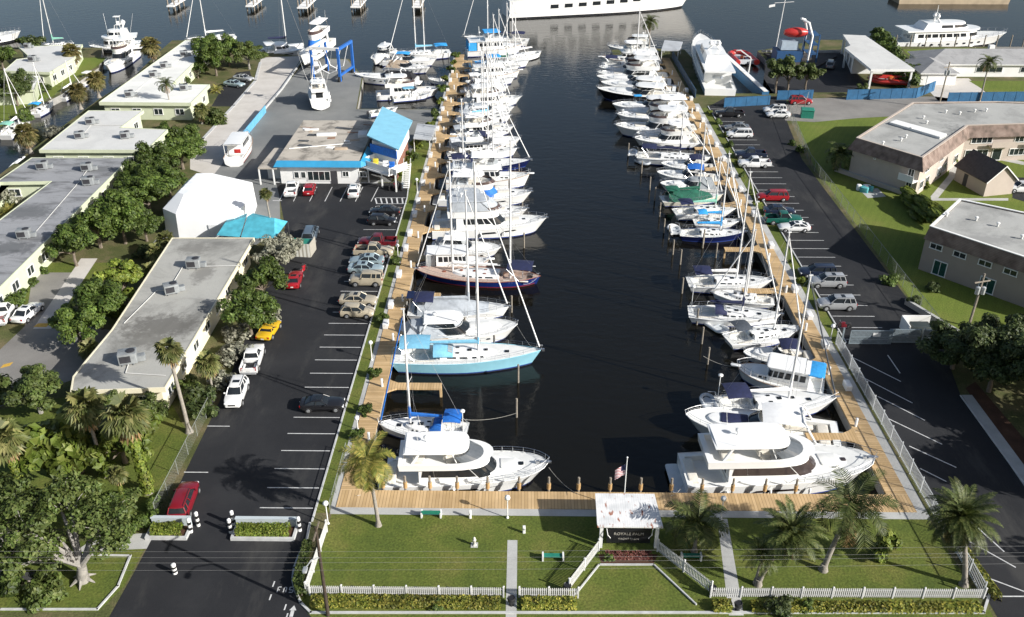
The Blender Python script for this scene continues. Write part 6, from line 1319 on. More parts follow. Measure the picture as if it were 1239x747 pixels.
# boat shed / carport with white roof on the east harbour
def boatshed():
    z=4.6; r=[P(*q,z) for q in ((1020,42),(1047,43),(1107,84),(1054,84),(1022,58),(1029,55))]; o=Vector((r[3].x,r[3].y,0)); t=thing('boat_shed','white open sided boat shed with grey flat roof behind the blue fence','shed',o); q=[(p.x-o.x,p.y-o.y) for p in r]
    if area(q)<0: q=q[::-1]
    mb=MB(); mb.prism(q,z-.5,z,1,0); mb.build('roof',[RLIGHT,WALLW],t); qi=inset(q,.4)
    mb=MB()
    for p in qi: mb.box((p[0],p[1],z/2-.25),(.4,.4,z-.5))
    a,b=Vector(qi[0]),Vector(qi[0])
    fl=min(q,key=lambda p:p[1]+p[0]*.01); 
    for k in range(1,4): u=k/4; p=Vector(q[0] if False else qi[0]); 
    mb.build('columns',WALLW,t)
    ys=sorted(p[1] for p in qi); y0=ys[0]+(ys[-1]-ys[0])*.42; xs=[p for p in qi]
    def xat(y,side):
        out=[]
        for a,b in zip(qi,qi[1:]+qi[:1]):
            if (a[1]-y)*(b[1]-y)<0: u=(y-a[1])/(b[1]-a[1]); out.append(a[0]+(b[0]-a[0])*u)
        return min(out) if side<0 else max(out)
    yb=ys[-1]-.5; mb=MB(); mb.prism([(xat(y0,-1)+.3,y0),(xat(y0,1)-.1,y0),(xat(yb,1)-.1,yb),(xat(yb,-1)+.3,yb)],-.1,z-.5); mb.build('wall',WALLW,t)
    a=(xat(yb,-1)+.3,yb); b=(xat(y0,-1)+.3,y0)
    for k in range(3): L=math.hypot(a[0]-b[0],a[1]-b[1]); window(t,a,b,L*(.12+.3*k),L*(.30+.3*k),.3,2.8,mull=2,out=1)
    mb=MB(); y1=ys[0]; mb.box((xat(y1+.4,1)-.2,(y0+y1)/2,1.8),(.2,y0-y1,3.6)) if False else None
boatshed()
# low hip roofed house on the east channel
def hiphouse():
    t=thing('channel_house','low white house with grey hip roofs beyond the blue fence','house',(96,213,0))
    def hip(x0,y0,x1,y1,h,hr,nm='roof'):
        k=min(x1-x0,y1-y0)/2
        if x1-x0>y1-y0: r=[(x0+k,(y0+y1)/2,hr),(x1-k,(y0+y1)/2,hr)]; f=[[0,1,5,4],[1,2,5],[2,3,4,5],[3,0,4]]
        else: r=[((x0+x1)/2,y0+k,hr),((x0+x1)/2,y1-k,hr)]; f=[[0,1,4],[1,2,5,4],[2,3,5],[3,0,4,5]]
        mb=MB(); mb.add([(x0,y0,h),(x1,y0,h),(x1,y1,h),(x0,y1,h)]+r,f+[[3,2,1,0]]); mb.add([(x0,y0,h-.2),(x1,y0,h-.2),(x1,y1,h-.2),(x0,y1,h-.2),(x0,y0,h),(x1,y0,h),(x1,y1,h),(x0,y1,h)],[[0,1,5,4],[1,2,6,5],[2,3,7,6],[3,0,4,7]],1); mb.build(nm,[RHOUSE,WALLW],t)
        mb=MB(); mb.prism([(x0+.5,y0+.5),(x1-.5,y0+.5),(x1-.5,y1-.5),(x0+.5,y1-.5)],-.1,h-.2); mb.build('wall',WALLW,t)
    hip(-5,-6,29,6,2.9,5.0); hip(-9,-13,-.3,-1,2.7,4.4)
    for (u0,u1,k) in ((7,13,3),(17,22,3)): window(t,(-4.5,-5.5),(28.5,-5.5),u0+4,u1+4,1.0,2.3,mull=k)
    mb=MB(); mb.box((-4.6,-12.52,1.15),(5.0,.08,2.2)); mb.build('garage_door',WINF,t)
    mb=MB(); mb.box((12,1,5.0),(1.2,1.0,1.2)); mb.build('chimney',WALLW,t)
hiphouse()
# ================================================================ VEHICLES
CG=M('car_glass',(.018,.022,.026),.05,.1,2); TYRE=M('tyre',(.015,.015,.015),.85,.2,6); RIM=M('wheel_rim',(.45,.46,.47),.3,.1,4,metal=.6); LAMP=M('head_lamp',(.75,.76,.78),.12,.05,3); TAIL=M('tail_lamp',(.30,.012,.012),.2,.1,3); TRIM=M('black_trim',(.02,.02,.022),.6,.1,4)
PNT={}
def paint(n,c,met=0.0):
    if n not in PNT: PNT[n]=M('car_paint_'+n,c,.28,.04,.8,metal=met,coat=.6)
    return PNT[n]
CW=paint('white',(.74,.74,.73)); CS=paint('silver',(.44,.45,.46),.35); CK=paint('black',(.012,.012,.014)); CR=paint('red',(.30,.012,.018)); CM=paint('maroon',(.13,.012,.018)); CBE=paint('beige',(.42,.37,.28),.2); CT=paint('tan',(.40,.35,.26)); CGN=paint('green',(.012,.10,.075)); CBL=paint('grey_blue',(.12,.16,.20),.3); CLB=paint('pale_blue',(.34,.43,.46),.3); CY=paint('yellow',(.62,.38,.015)); CDB=paint('dark_blue',(.015,.022,.045)); CGY=paint('grey',(.20,.21,.22),.3)
KINDS={ # L W hood belt roof, glass base xa xf, roof xa xf, tail height
 'sedan':(4.75,1.82,.92,.96,1.45,-1.75,1.05,-1.05,.25,1.02),'coupe':(4.6,1.84,.88,.92,1.32,-1.95,.75,-1.05,.05,1.0),'hatch':(4.2,1.76,.95,.98,1.50,-1.95,1.0,-1.55,.25,1.02),
 'suv':(4.65,1.86,1.08,1.12,1.70,-2.2,1.1,-1.95,.35,1.12),'wagon':(4.9,1.84,.98,1.02,1.60,-2.3,1.2,-2.1,.45,1.04),'jeep':(4.4,1.86,1.22,1.28,1.86,-2.1,.75,-2.05,.50,1.28),'van':(4.95,1.92,1.08,1.12,1.80,-2.35,1.65,-2.15,.75,1.12),'roadster':(4.4,1.84,.84,.88,1.20,-1.1,.45,-.8,-.2,.92),'pickup':(5.5,1.92,1.12,1.16,1.82,-.75,1.05,-.62,.45,1.16)}
def car(kind,col,px_,py_,ang,label,cat='car',group=None,s=1.0,cover=None,z=.03):
    L,W,hood,belt,roof,ga,gf,ra,rf,tail=KINDS[kind]; p=P(px_,py_); name={'pickup':'pickup_truck','suv':'parked_suv','jeep':'boxy_suv','van':'minivan'}.get(kind,'parked_car')
    t=thing(name,label,cat,(p.x,p.y,z),R(ang),group or 'vehicles parked around the marina'); t.scale=(s,s,s)
    x=L/2; w=W/2; pu=kind=='pickup'
    st=[(-x,w*.78,.45,tail-.18),(-x+.12,w*.93,.32,tail-.04),(-x+.5,w*.99,.24,tail),(ga,w,.22,belt),(gf-.25,w,.22,belt),(gf+.1,w*.99,.22,hood+.03),(x-.55,w*.96,.24,hood-.05),(x-.14,w*.86,.30,hood-.16),(x,w*.70,.42,hood-.32)]
    if pu: st=[(-.85,w*.98,.30,belt)]+[q for q in st if q[0]>-.8]
    rings=[]
    for (X,hw,zl,zt) in st:
        h=zt-zl; r=[(X,hw*.90,zl),(X,hw,zl+h*.22),(X,hw*1.0,zl+h*.62),(X,hw*.95,zt-.05),(X,hw*.80,zt),(X,0,zt+.035)]
        rings.append(r+[(a,-b,c) for a,b,c in reversed(r[:-1])])
    mb=MB(); mb.loft(rings,0,True,True,True); mb.build('body',col,t,38)
    # greenhouse
    def rect(xa,xf,hw,z,bow=.12,n=4):
        f=[(xf-bow*abs(k/n)**2*1.0,hw*k/n*.92,z) for k in range(-n,n+1)]; b=[(xa+bow*.6*abs(k/n)**2,-hw*k/n*.96,z) for k in range(-n,n+1)]; return f+b
    gr=MB(); gb=rect(ga,gf,w*.90,belt-.02); gt=rect(ra,rf,w*.72,roof-.06); gr.loft([gb,gt],0,True,False,True); gr.build('windows',CG,t,30)
    mb=MB(); mb.loft([rect(ra-.04,rf+.06,w*.735,roof-.075),rect(ra-.02,rf+.03,w*.725,roof-.02),rect(ra+.10,rf-.10,w*.60,roof+.02)],0,True,True,True)
    for sd in (-1,1):
        lo=lambda X:(X,sd*w*.895,belt-.03)
        mb.tube([(gf-.10,sd*w*.84,belt-.03),(rf,sd*w*.68,roof-.05)],.045,4); mb.tube([(ga+.07,sd*w*.87,belt-.03),(ra+.05,sd*w*.70,roof-.05)],.06,4)
        m=(ga+gf)/2-.05; mm=(ra+rf)/2-.02
        if not pu: mb.tube([(m,sd*w*.905,belt-.03),(mm,sd*w*.725,roof-.05)],.05,4)
        if kind in ('suv','wagon','van','jeep'): mb.tube([(ga+.75,sd*w*.905,belt-.03),(ra+.65,sd*w*.725,roof-.05)],.05,4)
    mb.build('roof',col if kind!='roadster' else (cover or BLACKC),t,40)
    # wheels
    xw=(x-.85,-x+.92 if not pu else -x+1.05); rw=.33 if kind not in ('suv','pickup','jeep') else .39
    for X in xw:
        for sd in (-1,1):
            mb=MB(); rr=[]
            for (r,y) in ((rw*.62,.12),(rw*.95,.12),(rw,.06),(rw,-.06),(rw*.95,-.12)): rr.append([(X+r*math.cos(k*PI/7),sd*(w-.07)+sd*y,rw+r*math.sin(k*PI/7)-.03) for k in range(14)])
            mb.loft(rr,0,True,False,True); wh=mb.build('wheel',TYRE,t,40)
            mb=MB(); mb.loft([[(X+r*math.cos(k*PI/5),sd*(w-.07)+sd*y,rw+r*math.sin(k*PI/5)-.03) for k in range(10)] for r,y in ((rw*.63,.10),(rw*.5,.13),(.05,.11))],0,True,False,True); mb.build('rim',RIM,wh,40)
            mb=MB(); a=[(X+(rw+.07)*math.cos(PI*k/8),sd*(w*1.0+.004),rw-.05+(rw+.07)*math.sin(PI*k/8)) for k in range(9)]; mb.poly(a); mb.build('wheel_arch',TRIM,t)
    for sd in (-1,1):
        mb=MB(); mb.rbox((x-.16,sd*w*.62,hood-.28),(.22,.42,.16),.05); mb.build('headlight',LAMP,t,40)
        mb=MB(); mb.rbox((-x+.06,sd*w*.74,tail-.24),(.12,.28,.22 if not pu else .4),.03); mb.build('taillight',TAIL,t,40)
        mb=MB(); mb.rbox((gf-.35,sd*(w+.06),belt+.06),(.14,.2,.13),.04); mb.build('mirror',col,t,40)
    mb=MB(); mb.box((x-.02,0,hood-.42),(.06,w*.8,.16)); mb.build('grille',TRIM,t)
    mb=MB(); mb.box((-x-.005,0,tail-.40),(.03,.34,.14)); mb.build('number_plate',PAINT,t)
    if kind in ('suv','wagon','van'):
        mb=MB()
        for sd in (-1,1): mb.tube([(ra+.15,sd*w*.62,roof+.05),(rf-.15,sd*w*.62,roof+.05)],.025,4)
        mb.build('roof_rack',TRIM,t)
    if kind in ('sedan','coupe','suv') : mb=MB(); mb.rbox(((ra+rf)/2+.15,0,roof+.025),(.5,.75,.02),.06); mb.build('sunroof',CG,t)
    if pu:
        b0,b1=-x,-.86; mb=MB(); zt=1.12
        mb.box(((b0+b1)/2,0,.62),(b1-b0,W*.96,.10)); 
        for sd in (-1,1): mb.box(((b0+b1)/2,sd*w*.95,.78),(b1-b0,.12,.68)); mb.box(((b0+b1)/2,sd*w*.62,.72),(.9,.2,.24))
        mb.box((b0+.05,0,.80),(.10,W*.84,.62)); mb.box((b1-.04,0,.85),(.08,W*.84,.6)); mb.build('bed',col,t,30,bevel=.03)
        mb=MB(); mb.rbox((b0-.1,0,.50),(.2,W*.9,.2),.05); mb.build('bumper',RIM,t,40)
        mb=MB(); mb.box(((b0+b1)/2,0,.69),(b1-b0-.2,W*.8,.03)); mb.build('bed_liner',cover or TRIM,t)
    return t
def dirpx(a,b): p=P(*a);q=P(*b); return math.degrees(math.atan2(q.y-p.y,q.x-p.x))
# heading: 0 = towards +X
car('wagon',paint('dark_red',(.19,.008,.016)),224,612,dirpx((219,628),(234,588))-0,'dark red estate car parked by the entrance wall and fence'); 
car('suv',CW,287,482,dirpx((295,465),(284,495)),'white car with black glass roof parked nearest the chain link fence',cat='car'); car('pickup',CW,307,440,dirpx((302,455),(313,423)),'white pickup with loaded bed by the grey scrub',cat='pickup'); car('roadster',CY,326,404,dirpx((320,412),(334,392)),'yellow sports car half hidden under the dark tree',cover=CY)
car('coupe',CR,357,343,dirpx((355,350),(361,331)),'red coupe parked below the striped dumpster shed'); car('van',CBL,376,289,dirpx((373,299),(381,277)),'grey blue minivan beside the striped dumpster shed',cat='minivan')
for (k,c,x,y,a,lb,ct) in [('coupe',CK,391,494,3,'black sedan alone among the empty west bays','car'),('sedan',CBE,434,368,-2,'champagne sedan by the pale hatchback in the west lot','car'),('hatch',CT,433,382,-2,'tan hatchback beside the champagne sedan in the west lot','car'),('jeep',CT,444,344,180,'tan boxy off roader in the west lot','car'),('sedan',CLB,443,330,-2,'pale blue grey sedan just above the tan off roader','car'),('sedan',CLB,444,320,180,'pale blue sedan between the tan pickup and another pale sedan','car'),('pickup',CT,453,309,-2,'tan pickup below the dark red pickup','pickup'),('pickup',CM,457,298,180,'dark red pickup with dark bed in the west lot','pickup'),('hatch',CK,463,271,-3,'black hatchback near the wheelchair bay','car'),('sedan',CK,466,260,178,'black sedan parked at the wheelchair bay','car')]: car(k,c,x,y,a,lb,ct)
car('pickup',CW,354,233,dirpx((350,244),(357,222)),'white pickup parked at the left end of the office front','pickup'); car('hatch',CR,375,233,dirpx((372,242),(377,224)),'red hatchback parked in front of the office'); car('suv',CW,429,235,dirpx((427,245),(431,224)),'white car parked alone at the right of the office front')
for (k,c,x,y,a,lb,ct) in [('pickup',CK,882,141,180,'black pickup against the blue fence at the top of the east lot','pickup'),('wagon',CW,894,166,180,'long white wagon in the east lot, larger of the two white vehicles','car'),('sedan',CGY,891,158,180,'silver grey car beside the long white wagon','car'),('pickup',CDB,907,191,180,'dark pickup above the white pickup in the east lot','pickup'),('pickup',CW,912,202,180,'white pickup in the middle of the east lot','pickup'),('wagon',CR,934,242,180,'red estate car alone between empty bays in the east lot','car'),('sedan',CDB,942,259,0,'dark blue sedan above the green pickup','car'),('pickup',CGN,947,270,0,'dark green pickup in the east lot','pickup'),('coupe',CW,960,279,180,'silver white coupe below the green pickup','car'),('suv',CS,1000,346,180,'silver utility car by the pale boats, upper of two','car'),('wagon',CDB,988,334,180,'dark car tucked behind the upper silver utility car','car'),('suv',CS,1011,373,180,'silver utility car with black roof glass, lowest car in the east lot','car'),('suv',CW,937,137,180,'white utility vehicle by the blue fence corner','car'),('sedan',CW,941,142,180,'white sedan below the white utility vehicle','car'),('suv',CR,968,126,0,'bright red utility vehicle at the blue fence','car')]: car(k,c,x,y,a,lb,ct)
car('sedan',CW,35,383,dirpx((22,392),(46,372)),'white sedan on the private road by the concrete path'); car('pickup',CW,6,384,dirpx((0,398),(14,372)),'white pickup with maroon bed at the left edge','pickup',cover=CM)
car('sedan',CLB,284,105,-20,'silver sedan in the small bay by the marina road, lower one'); car('sedan',CS,295,98,-20,'silver sedan in the small bay by the marina road, upper one'); car('van',CGY,1004,82,70,'grey van parked in front of the boat shed'); car('suv',CW,1234,232,180,'white car at the right edge beside the gabled hut')
def motorbike(px_,py_,label,a,m):
    p=P(px_,py_); t=thing('motorcycle',label,'motorcycle',(p.x,p.y,.02),a,'motorcycles')
    for X in (-.7,.7):
        mb=MB(); mb.loft([[(X+r*math.cos(k*PI/6),y,.31+r*math.sin(k*PI/6)) for k in range(12)] for r,y in ((.16,.06),(.31,.06),(.31,-.06),(.16,-.06))],0,True); mb.build('wheel',TYRE,t)
    mb=MB(); mb.rbox((.15,0,.80),(.6,.3,.28),.12); mb.rbox((0,0,.45),(.7,.28,.4),.1); mb.tube([(.7,0,.31),(.5,0,1.0)],.05,5); mb.build('body',m,t,40)
    mb=MB(); mb.rbox((-.42,0,.78),(.8,.28,.14),.1); mb.build('seat',TRIM,t,40); mb=MB(); mb.tube([(.42,-.38,1.0),(.52,0,1.02),(.42,.38,1.0)],.025,4); mb.build('handlebar',RIM,t)
motorbike(1020,398,'motorcycle parked on the line in the east lot',PI,CM)
for i in range(4): motorbike(472+i*5,229,['black motorcycle at the left of the row by the office deck','second motorcycle from the left of the row by the office deck','third motorcycle from the left of the row by the office deck','motorcycle at the right of the row by the office deck'][i],PI/2,(CK,CM,CK,CBL)[i])
motorbike(367,330,'red scooter under the silvery trees by the striped shed',1.2,CR)
# ================================================================ STREET FURNITURE, FENCES, QUAY
WPICK=M('white_picket',(.60,.60,.585),.6,.06,2); GALV=M('galvanised',(.42,.44,.45),.5,.15,3,metal=.4); PILEW=M('pile_wood',(.42,.27,.12),.8,.25,4); PILET=M('pile_grey',(.24,.21,.17),.9,.25,4,bump=.4,bscale=8); DPLAST=M('dock_box_white',(.70,.70,.69),.45,.05,2)
GREENP=M('bench_green',(.02,.20,.14),.5,.12,3)
def picket(label,pts,h=1.05,step=.16,name='picket_fence'):
    o=Vector((pts[0][0],pts[0][1],0)); t=thing(name,label,'fence',o); pk=MB(); rl=MB()
    for a,b in zip(pts,pts[1:]):
        a=Vector((a[0],a[1],0))-o; b=Vector((b[0],b[1],0))-o; d=b-a; L=d.length; d.normalize(); rz=math.atan2(d.y,d.x)
        for i in range(int(L/step)): c=a+d*(i*step+.08); pk.box((c.x,c.y,h/2+.05),(.085,.025,h-.1),rz)
        for z in (.28,h-.22): c=(a+b)/2+Vector((-d.y,d.x,0))*.03; rl.box((c.x,c.y,z),(L,.04,.09),rz)
        n=max(1,round(L/2.4))
        for i in range(n+1):
            c=a+d*(L*i/n); mb=MB(); mb.box((c.x,c.y,h/2+.06),(.12,.12,h+.12),rz); mb.box((c.x,c.y,h+.14),(.16,.16,.05),rz,0,.5); mb.build('post',WPICK,t)
    pk.build('pickets',WPICK,t); rl.build('rails',WPICK,t); return t
picket('white picket fence along the front of the lawn, left end to the path',[(-16.9,52.0),(-1.35,52.0)])
picket('short white picket fence between the lawn path and the kiosk wing',[(-.1,52.0),(4.6,52.0)])
picket('white picket fence slanting from the front up to the kiosk, left wing',[(3.9,52.75),(6.6,57.2)],1.25)
picket('white picket fence slanting down from the kiosk, right wing',[(11.6,57.2),(15.3,52.6)],1.25)
picket('long white picket fence along the front right of the lawn',[(15.2,52.2),(37.0,52.35)],1.05)
picket('white picket fence on the left side of the lawn by the entrance',[(-17.2,52.1),(-16.9,59.2)],1.25)
def barred(label,pts,h=1.8,step=.16,m=None,name='metal_fence'):
    m=m or GALV; o=Vector((pts[0][0],pts[0][1],0)); t=thing(name,label,'fence',o); pk=MB(); rl=MB()
    for a,b in zip(pts,pts[1:]):
        a=Vector((a[0],a[1],0))-o; b=Vector((b[0],b[1],0))-o; d=b-a; L=d.length; d.normalize(); rz=math.atan2(d.y,d.x)
        for i in range(int(L/step)): c=a+d*(i*step+.08); pk.box((c.x,c.y,h/2),(.04,.03,h-.1),rz)
        for z in (.2,h-.15): c=(a+b)/2; rl.box((c.x,c.y,z),(L,.05,.06),rz)
        n=max(1,round(L/2.5))
        for i in range(n+1): c=a+d*(L*i/n); mb=MB(); mb.box((c.x,c.y,h/2+.05),(.09,.09,h+.1),rz); mb.build('post',m,t)
    pk.build('bars',m,t); rl.build('rails',m,t); return t
PALEM=M('pale_metal',(.55,.57,.58),.5,.1,2)
barred('pale metal fence beside the east boardwalk along the shaded lot',[(36.65,91),(36.75,62.5)],1.7,.2,PALEM); barred('pale metal fence at the right side of the lawn',[(36.75,62.3),(36.95,52.5)],1.6,.2,PALEM)
# chain-link: posts, rails and a mesh of thin wires
def chain(label,pts,h=1.7,sp=.36,name='chain_link_fence',m=None):
    m=m or M('dull_wire',(.20,.215,.19),.7,.15,3); o=Vector((pts[0][0],pts[0][1],0)); t=thing(name,label,'fence',o); w=MB(); rl=MB()
    for a,b in zip(pts,pts[1:]):
        a=Vector((a[0],a[1],0))-o; b=Vector((b[0],b[1],0))-o; d=b-a; L=d.length; d.normalize(); n=int(L/sp); k=h/(round(h/sp)*sp)
        for i in range(-int(h/sp),n):
            for s in (1,-1):
                x0,x1=i*sp,i*sp+h
                if s<0: x0,x1=x1,x0
                za,zb=0.05,h
                if x0<0: za=.05+(0-x0)/abs(x1-x0)*(h-.05); x0=0
                if x1<0: zb=.05+(x0)/abs(x1-x0)*(h-.05); x1=0
                if x0>L: za=.05+(x0-L)/abs(x1-x0)*(h-.05); x0=L
                if x1>L: zb=.05+(L-x0)/abs(x1-x0)*(h-.05); x1=L
                w.tube([a+d*x0+Vector((0,0,za)),a+d*x1+Vector((0,0,zb))],.0045,3,cap=False)
        rl.tube([a+Vector((0,0,h)),b+Vector((0,0,h))],.03,5)
        q=max(1,round(L/3))
        for i in range(q+1): c=a+d*(L*i/q); mb=MB(); mb.tube([c,c+Vector((0,0,h+.05))],.035,5); mb.build('post',m,t)
    w.build('wire_mesh',m,t,recalc=False); rl.build('top_rail',m,t); return t
chain('chain link fence between the lawn palms and the west parking lot',[(-32.4,60.8),(-32.5,78.5)]); chain('short chain link fence at the walk corner beside the coconut palm',[(-17.05,61.5),(-17.05,70)],1.3)
chain('long chain link fence between the east lot and the apartment lawn',[(49.6,93.5),(49.6,150),(53,178)],1.9,.4)
chain('chain link fence around the corner of the apartment lawn',[(53,178),(57.5,183),(60.5,191)],1.7,.4)
def panelfence(label,pts,h,m,name='board_fence',cap=True,step=2.4):
    o=Vector((pts[0][0],pts[0][1],0)); t=thing(name,label,'fence',o); mb=MB(); ps=MB()
    for a,b in zip(pts,pts[1:]):
        a=Vector((a[0],a[1],0))-o; b=Vector((b[0],b[1],0))-o; d=b-a; L=d.length; d.normalize(); rz=math.atan2(d.y,d.x); c=(a+b)/2
        n=int(L/.3)
        for i in range(n): e=a+d*((i+.5)*L/n); mb.box((e.x,e.y,h/2),(L/n-.015,.05 if i%2 else .06,h),rz)
        for i in range(int(L/step)+1):
            e=a+d*min(L,i*step); q=MB(); q.box((e.x,e.y,h/2+.05),(.14,.14,h+.1),rz); q.build('post',m,t)
        ps.box((c.x,c.y,h+.03),(L,.12,.06),rz)
    mb.build('boards',m,t); ps.build('cap_rail',m,t); return t
def PW(*s): return [(P(*q).x,P(*q).y) for q in s]
panelfence('blue board fence between the east lot and the yacht slip',PW((876,130),(931,127)),1.9,BLUEF); panelfence('blue board fence behind the red utility vehicle',PW((940,121),(983,120)),1.9,BLUEF); panelfence('blue board fence in front of the boat shed',PW((1024,121),(1108,119),(1130,110)),2.1,BLUEF); panelfence('blue board fence in front of the low channel house',PW((1146,124),(1300,122)),2.0,BLUEF)
panelfence('dark blue slatted fence along the far end of the east boardwalk',[(36.3,190),(36.1,224)],1.7,M('dark_blue_fence',(.035,.075,.13),.6,.2,1)); panelfence('light blue board fence beside the marina road',PW((296,168),(322,136)),1.4,M('light_blue_fence',(.12,.36,.55),.6,.1,1))
# jetty with blue side between the slips
j=P(872,70);k=P(930,122); t=thing('jetty','narrow jetty with blue side wall and white cap between two slips','jetty',(51.3,193,0)); mb=MB(); mb.box((-1.2,18.5,-.9),(1.5,38,3.2),math.atan2(38,-3.2)-PI/2); mb.build('wall',BLUEF,t); mb=MB(); mb.box((-1.2,18.5,.78),(1.0,38.2,.12),math.atan2(38,-3.2)-PI/2); mb.build('cap',WALLW,t)
# gate across the lot
def gate():
    t=thing('sliding_gate','grey sliding metal gate across the east lot','gate',(37.4,91.0,0)); GB=M('gate_grey',(.26,.31,.34),.5,.12,2,metal=.3)
    for (x0,x1,y) in ((.8,5.6,0),(5.4,9.0,.35)):
        mb=MB()
        for x in (x0,x1): mb.box((x,y,.95),(.1,.08,1.8))
        for z in (.12,1.0,1.85): mb.box(((x0+x1)/2,y,z),(x1-x0,.08,.10))
        mb.build('gate_frame',GB,t); mb=MB()
        for i in range(int((x1-x0)/.14)): mb.box((x0+.07+i*.14,y,.98),(.09,.03,1.7))
        mb.build('gate_bars',GB,t)
    mb=MB(); mb.box((10.4,.2,.95),(2.2,.12,1.9)); mb.build('side_panel',GB,t)
    for x in (0,9.3,11.5): mb=MB(); mb.box((x,.2,1.05),(.16,.16,2.1)); mb.build('gate_post',GB,t)
    mb=MB(); mb.box((3.8,-.06,1.35),(.9,.02,.5)); mb.build('notice_plate',WALLW,t)
    t=thing('dumpster_enclosure','low grey walled bin enclosure behind the sliding gate','enclosure',(45.6,92.6,0))
    mb=MB(); mb.box((0,1.2,.8),(.14,2.6,1.6)); mb.box((1.7,2.5,.8),(3.4,.14,1.6)); mb.build('wall',WALLW,t); mb=MB(); mb.rbox((1.8,1.2,.6),(2.2,1.4,1.1),.08); mb.build('bin',M('dark_bin',(.03,.04,.04),.6),t,40)
gate()
# planter walls at the entrance with banded bollards
def planter(label,x0,x1,y,bx):
    t=thing('planter_wall',label,'wall',((x0+x1)/2,y,0)); w=x1-x0; PB=M('pale_blue_wall',(.44,.49,.51),.8,.06,1)
    mb=MB(); mb.box((0,1.0,.5),(w,.25,1.0)); mb.box((0,1.0,1.03),(w+.1,.35,.08)); mb.build('back_wall',PB,t)
    mb=MB(); mb.box((0,-.65,.16),(w+.2,.22,.32)); 
    for s in (-1,1): mb.box((s*w/2,.15,.16),(.22,1.4,.32))
    mb.build('planter_kerb',KERB,t); mb=MB(); mb.box((0,.15,.1),(w-.2,1.4,.2)); mb.build('soil',MULCH,t)
planter('pale entrance wall with planter, left of the driveway',-32.3,-28.9,58.75,0); planter('pale entrance wall with planter, right of the driveway',-24.9,-19.6,58.75,0)
BWP=M('band_black',(.015,.015,.015),.5)
def bollard(x,y,label,h=1.5,r=.17):
    t=thing('banded_bollard',label,'bollard',(x,y,.02),0,'black and white banded bollards at the entrance'); mb=MB(); n=5; rings=[]
    for i in range(n): mb.lathe((0,0,h*i/n),[(r,0),(r,h/n-.002)],10,i%2)
    mb.lathe((0,0,h),[(r,0),(r*.7,.06),(.02,.10)],10,0); mb.build('post',[WALLW,BWP],t,40); return t
for (x,y,lb) in ((-28.35,59.8,'banded bollard nearest the red car, outer of the pair'),(-28.75,59.0,'banded bollard against the left entrance planter'),(-25.3,60.0,'tall dark banded bollard at the right planter end'),(-25.25,59.0,'banded bollard at the planter corner facing the driveway'),(-19.3,59.3,'banded bollard between the right planter and the kerb')): bollard(x,y,lb)
p=P(212,694); bollard(p.x,p.y,'short banded bollard standing alone in the driveway',1.0,.2)
# globe lamps
def lamp(px_,py_,label,h=2.1,loc=None):
    p=P(px_,py_) if loc is None else loc; t=thing('globe_lamp',label,'lamp post',(p.x,p.y,.02),0,'white globe lamps along the quays'); mb=MB(); mb.lathe((0,0,0),[(.14,0),(.12,.12),(.055,.16),(.05,h)],8); mb.build('post',WALLW,t,40)
    mb=MB(); mb.lathe((0,0,h),[(.08,0),(.20,.06),(.26,.22),(.22,.38),(.10,.46),(.02,.48)],12); mb.build('globe',M('lamp_globe',(.80,.80,.78),.25,.03,2),t,60); return t
lamp(614,627,'globe lamp on the front walk above the lawn path'); lamp(872,628,'globe lamp on the front walk by the short coconut palm'); lamp(397,634,'globe lamp at the left end of the front walk')
lamp(450,436,'globe lamp on the west strip opposite the light blue sailboat'); lamp(482,316,'globe lamp on the west strip opposite the tan pickup'); lamp(505,234,'globe lamp on the west strip by the wheelchair bay'); lamp(433,520,'low globe lamp on the west strip by the coconut palm',1.2); lamp(1005,410,'globe lamp on the east strip above the gate',1.5)
# benches, table, bin, statue, spray head on the lawn
def bench(px_,py_,rz,label,m,back=True,L=1.7):
    p=P(px_,py_); t=thing('park_bench',label,'bench',(p.x,p.y,.01),rz); mb=MB()
    for k in range(4): mb.box((0,-.18+k*.12,.45),(L,.10,.04))
    mb.build('seat',m,t)
    if back:
        mb=MB()
        for k in range(3): mb.box((0,.24+.03*k,.58+k*.13),(L,.03,.11))
        mb.build('backrest',m,t)
    for s in (-1,1): mb=MB(); mb.box((s*L*.5,0,.3),(.14,.55,.6)); mb.build('leg',WALLW,t)
bench(522,625,PI,'green bench with white ends on the front walk',GREENP,True,1.7); bench(669,677,0,'low green bench on the lawn left of the kiosk',GREENP,False,1.7); bench(836,677,0,'low green bench on the lawn right of the kiosk',GREENP,False,1.6)
p=P(574,660); t=thing('stone_figure','small pale stone figure standing on the left lawn','statue',(p.x,p.y,0)); mb=MB(); mb.lathe((0,0,0),[(.22,0),(.20,.1),(.10,.16),(.12,.4),(.18,.62),(.10,.7),(.12,.85),(.02,.95)],8); mb.build('figure',M('pale_stone',(.5,.48,.43),.9,.15,4),t,50); mb=MB(); mb.box((0,0,.02),(.6,.6,.08)); mb.build('plinth',CONC,t)
p=P(634,645); t=thing('utility_box','small white utility post on the lawn by the path','utility post',(p.x,p.y,0)); mb=MB(); mb.rbox((0,0,.4),(.25,.2,.8),.04); mb.build('box',WALLW,t,40); mb=MB(); mb.box((0,-.11,.5),(.15,.02,.2)); mb.build('cover_plate',GALV,t)
p=P(569,627); t=thing('water_pedestal','white water pedestal at the front walk edge','pedestal',(p.x,p.y,0)); mb=MB(); mb.rbox((0,0,.45),(.22,.22,.9),.05); mb.build('post',WALLW,t,40); mb=MB(); mb.tube([(0,-.1,.6),(0,-.25,.55)],.03,5); mb.build('tap',STEEL,t)
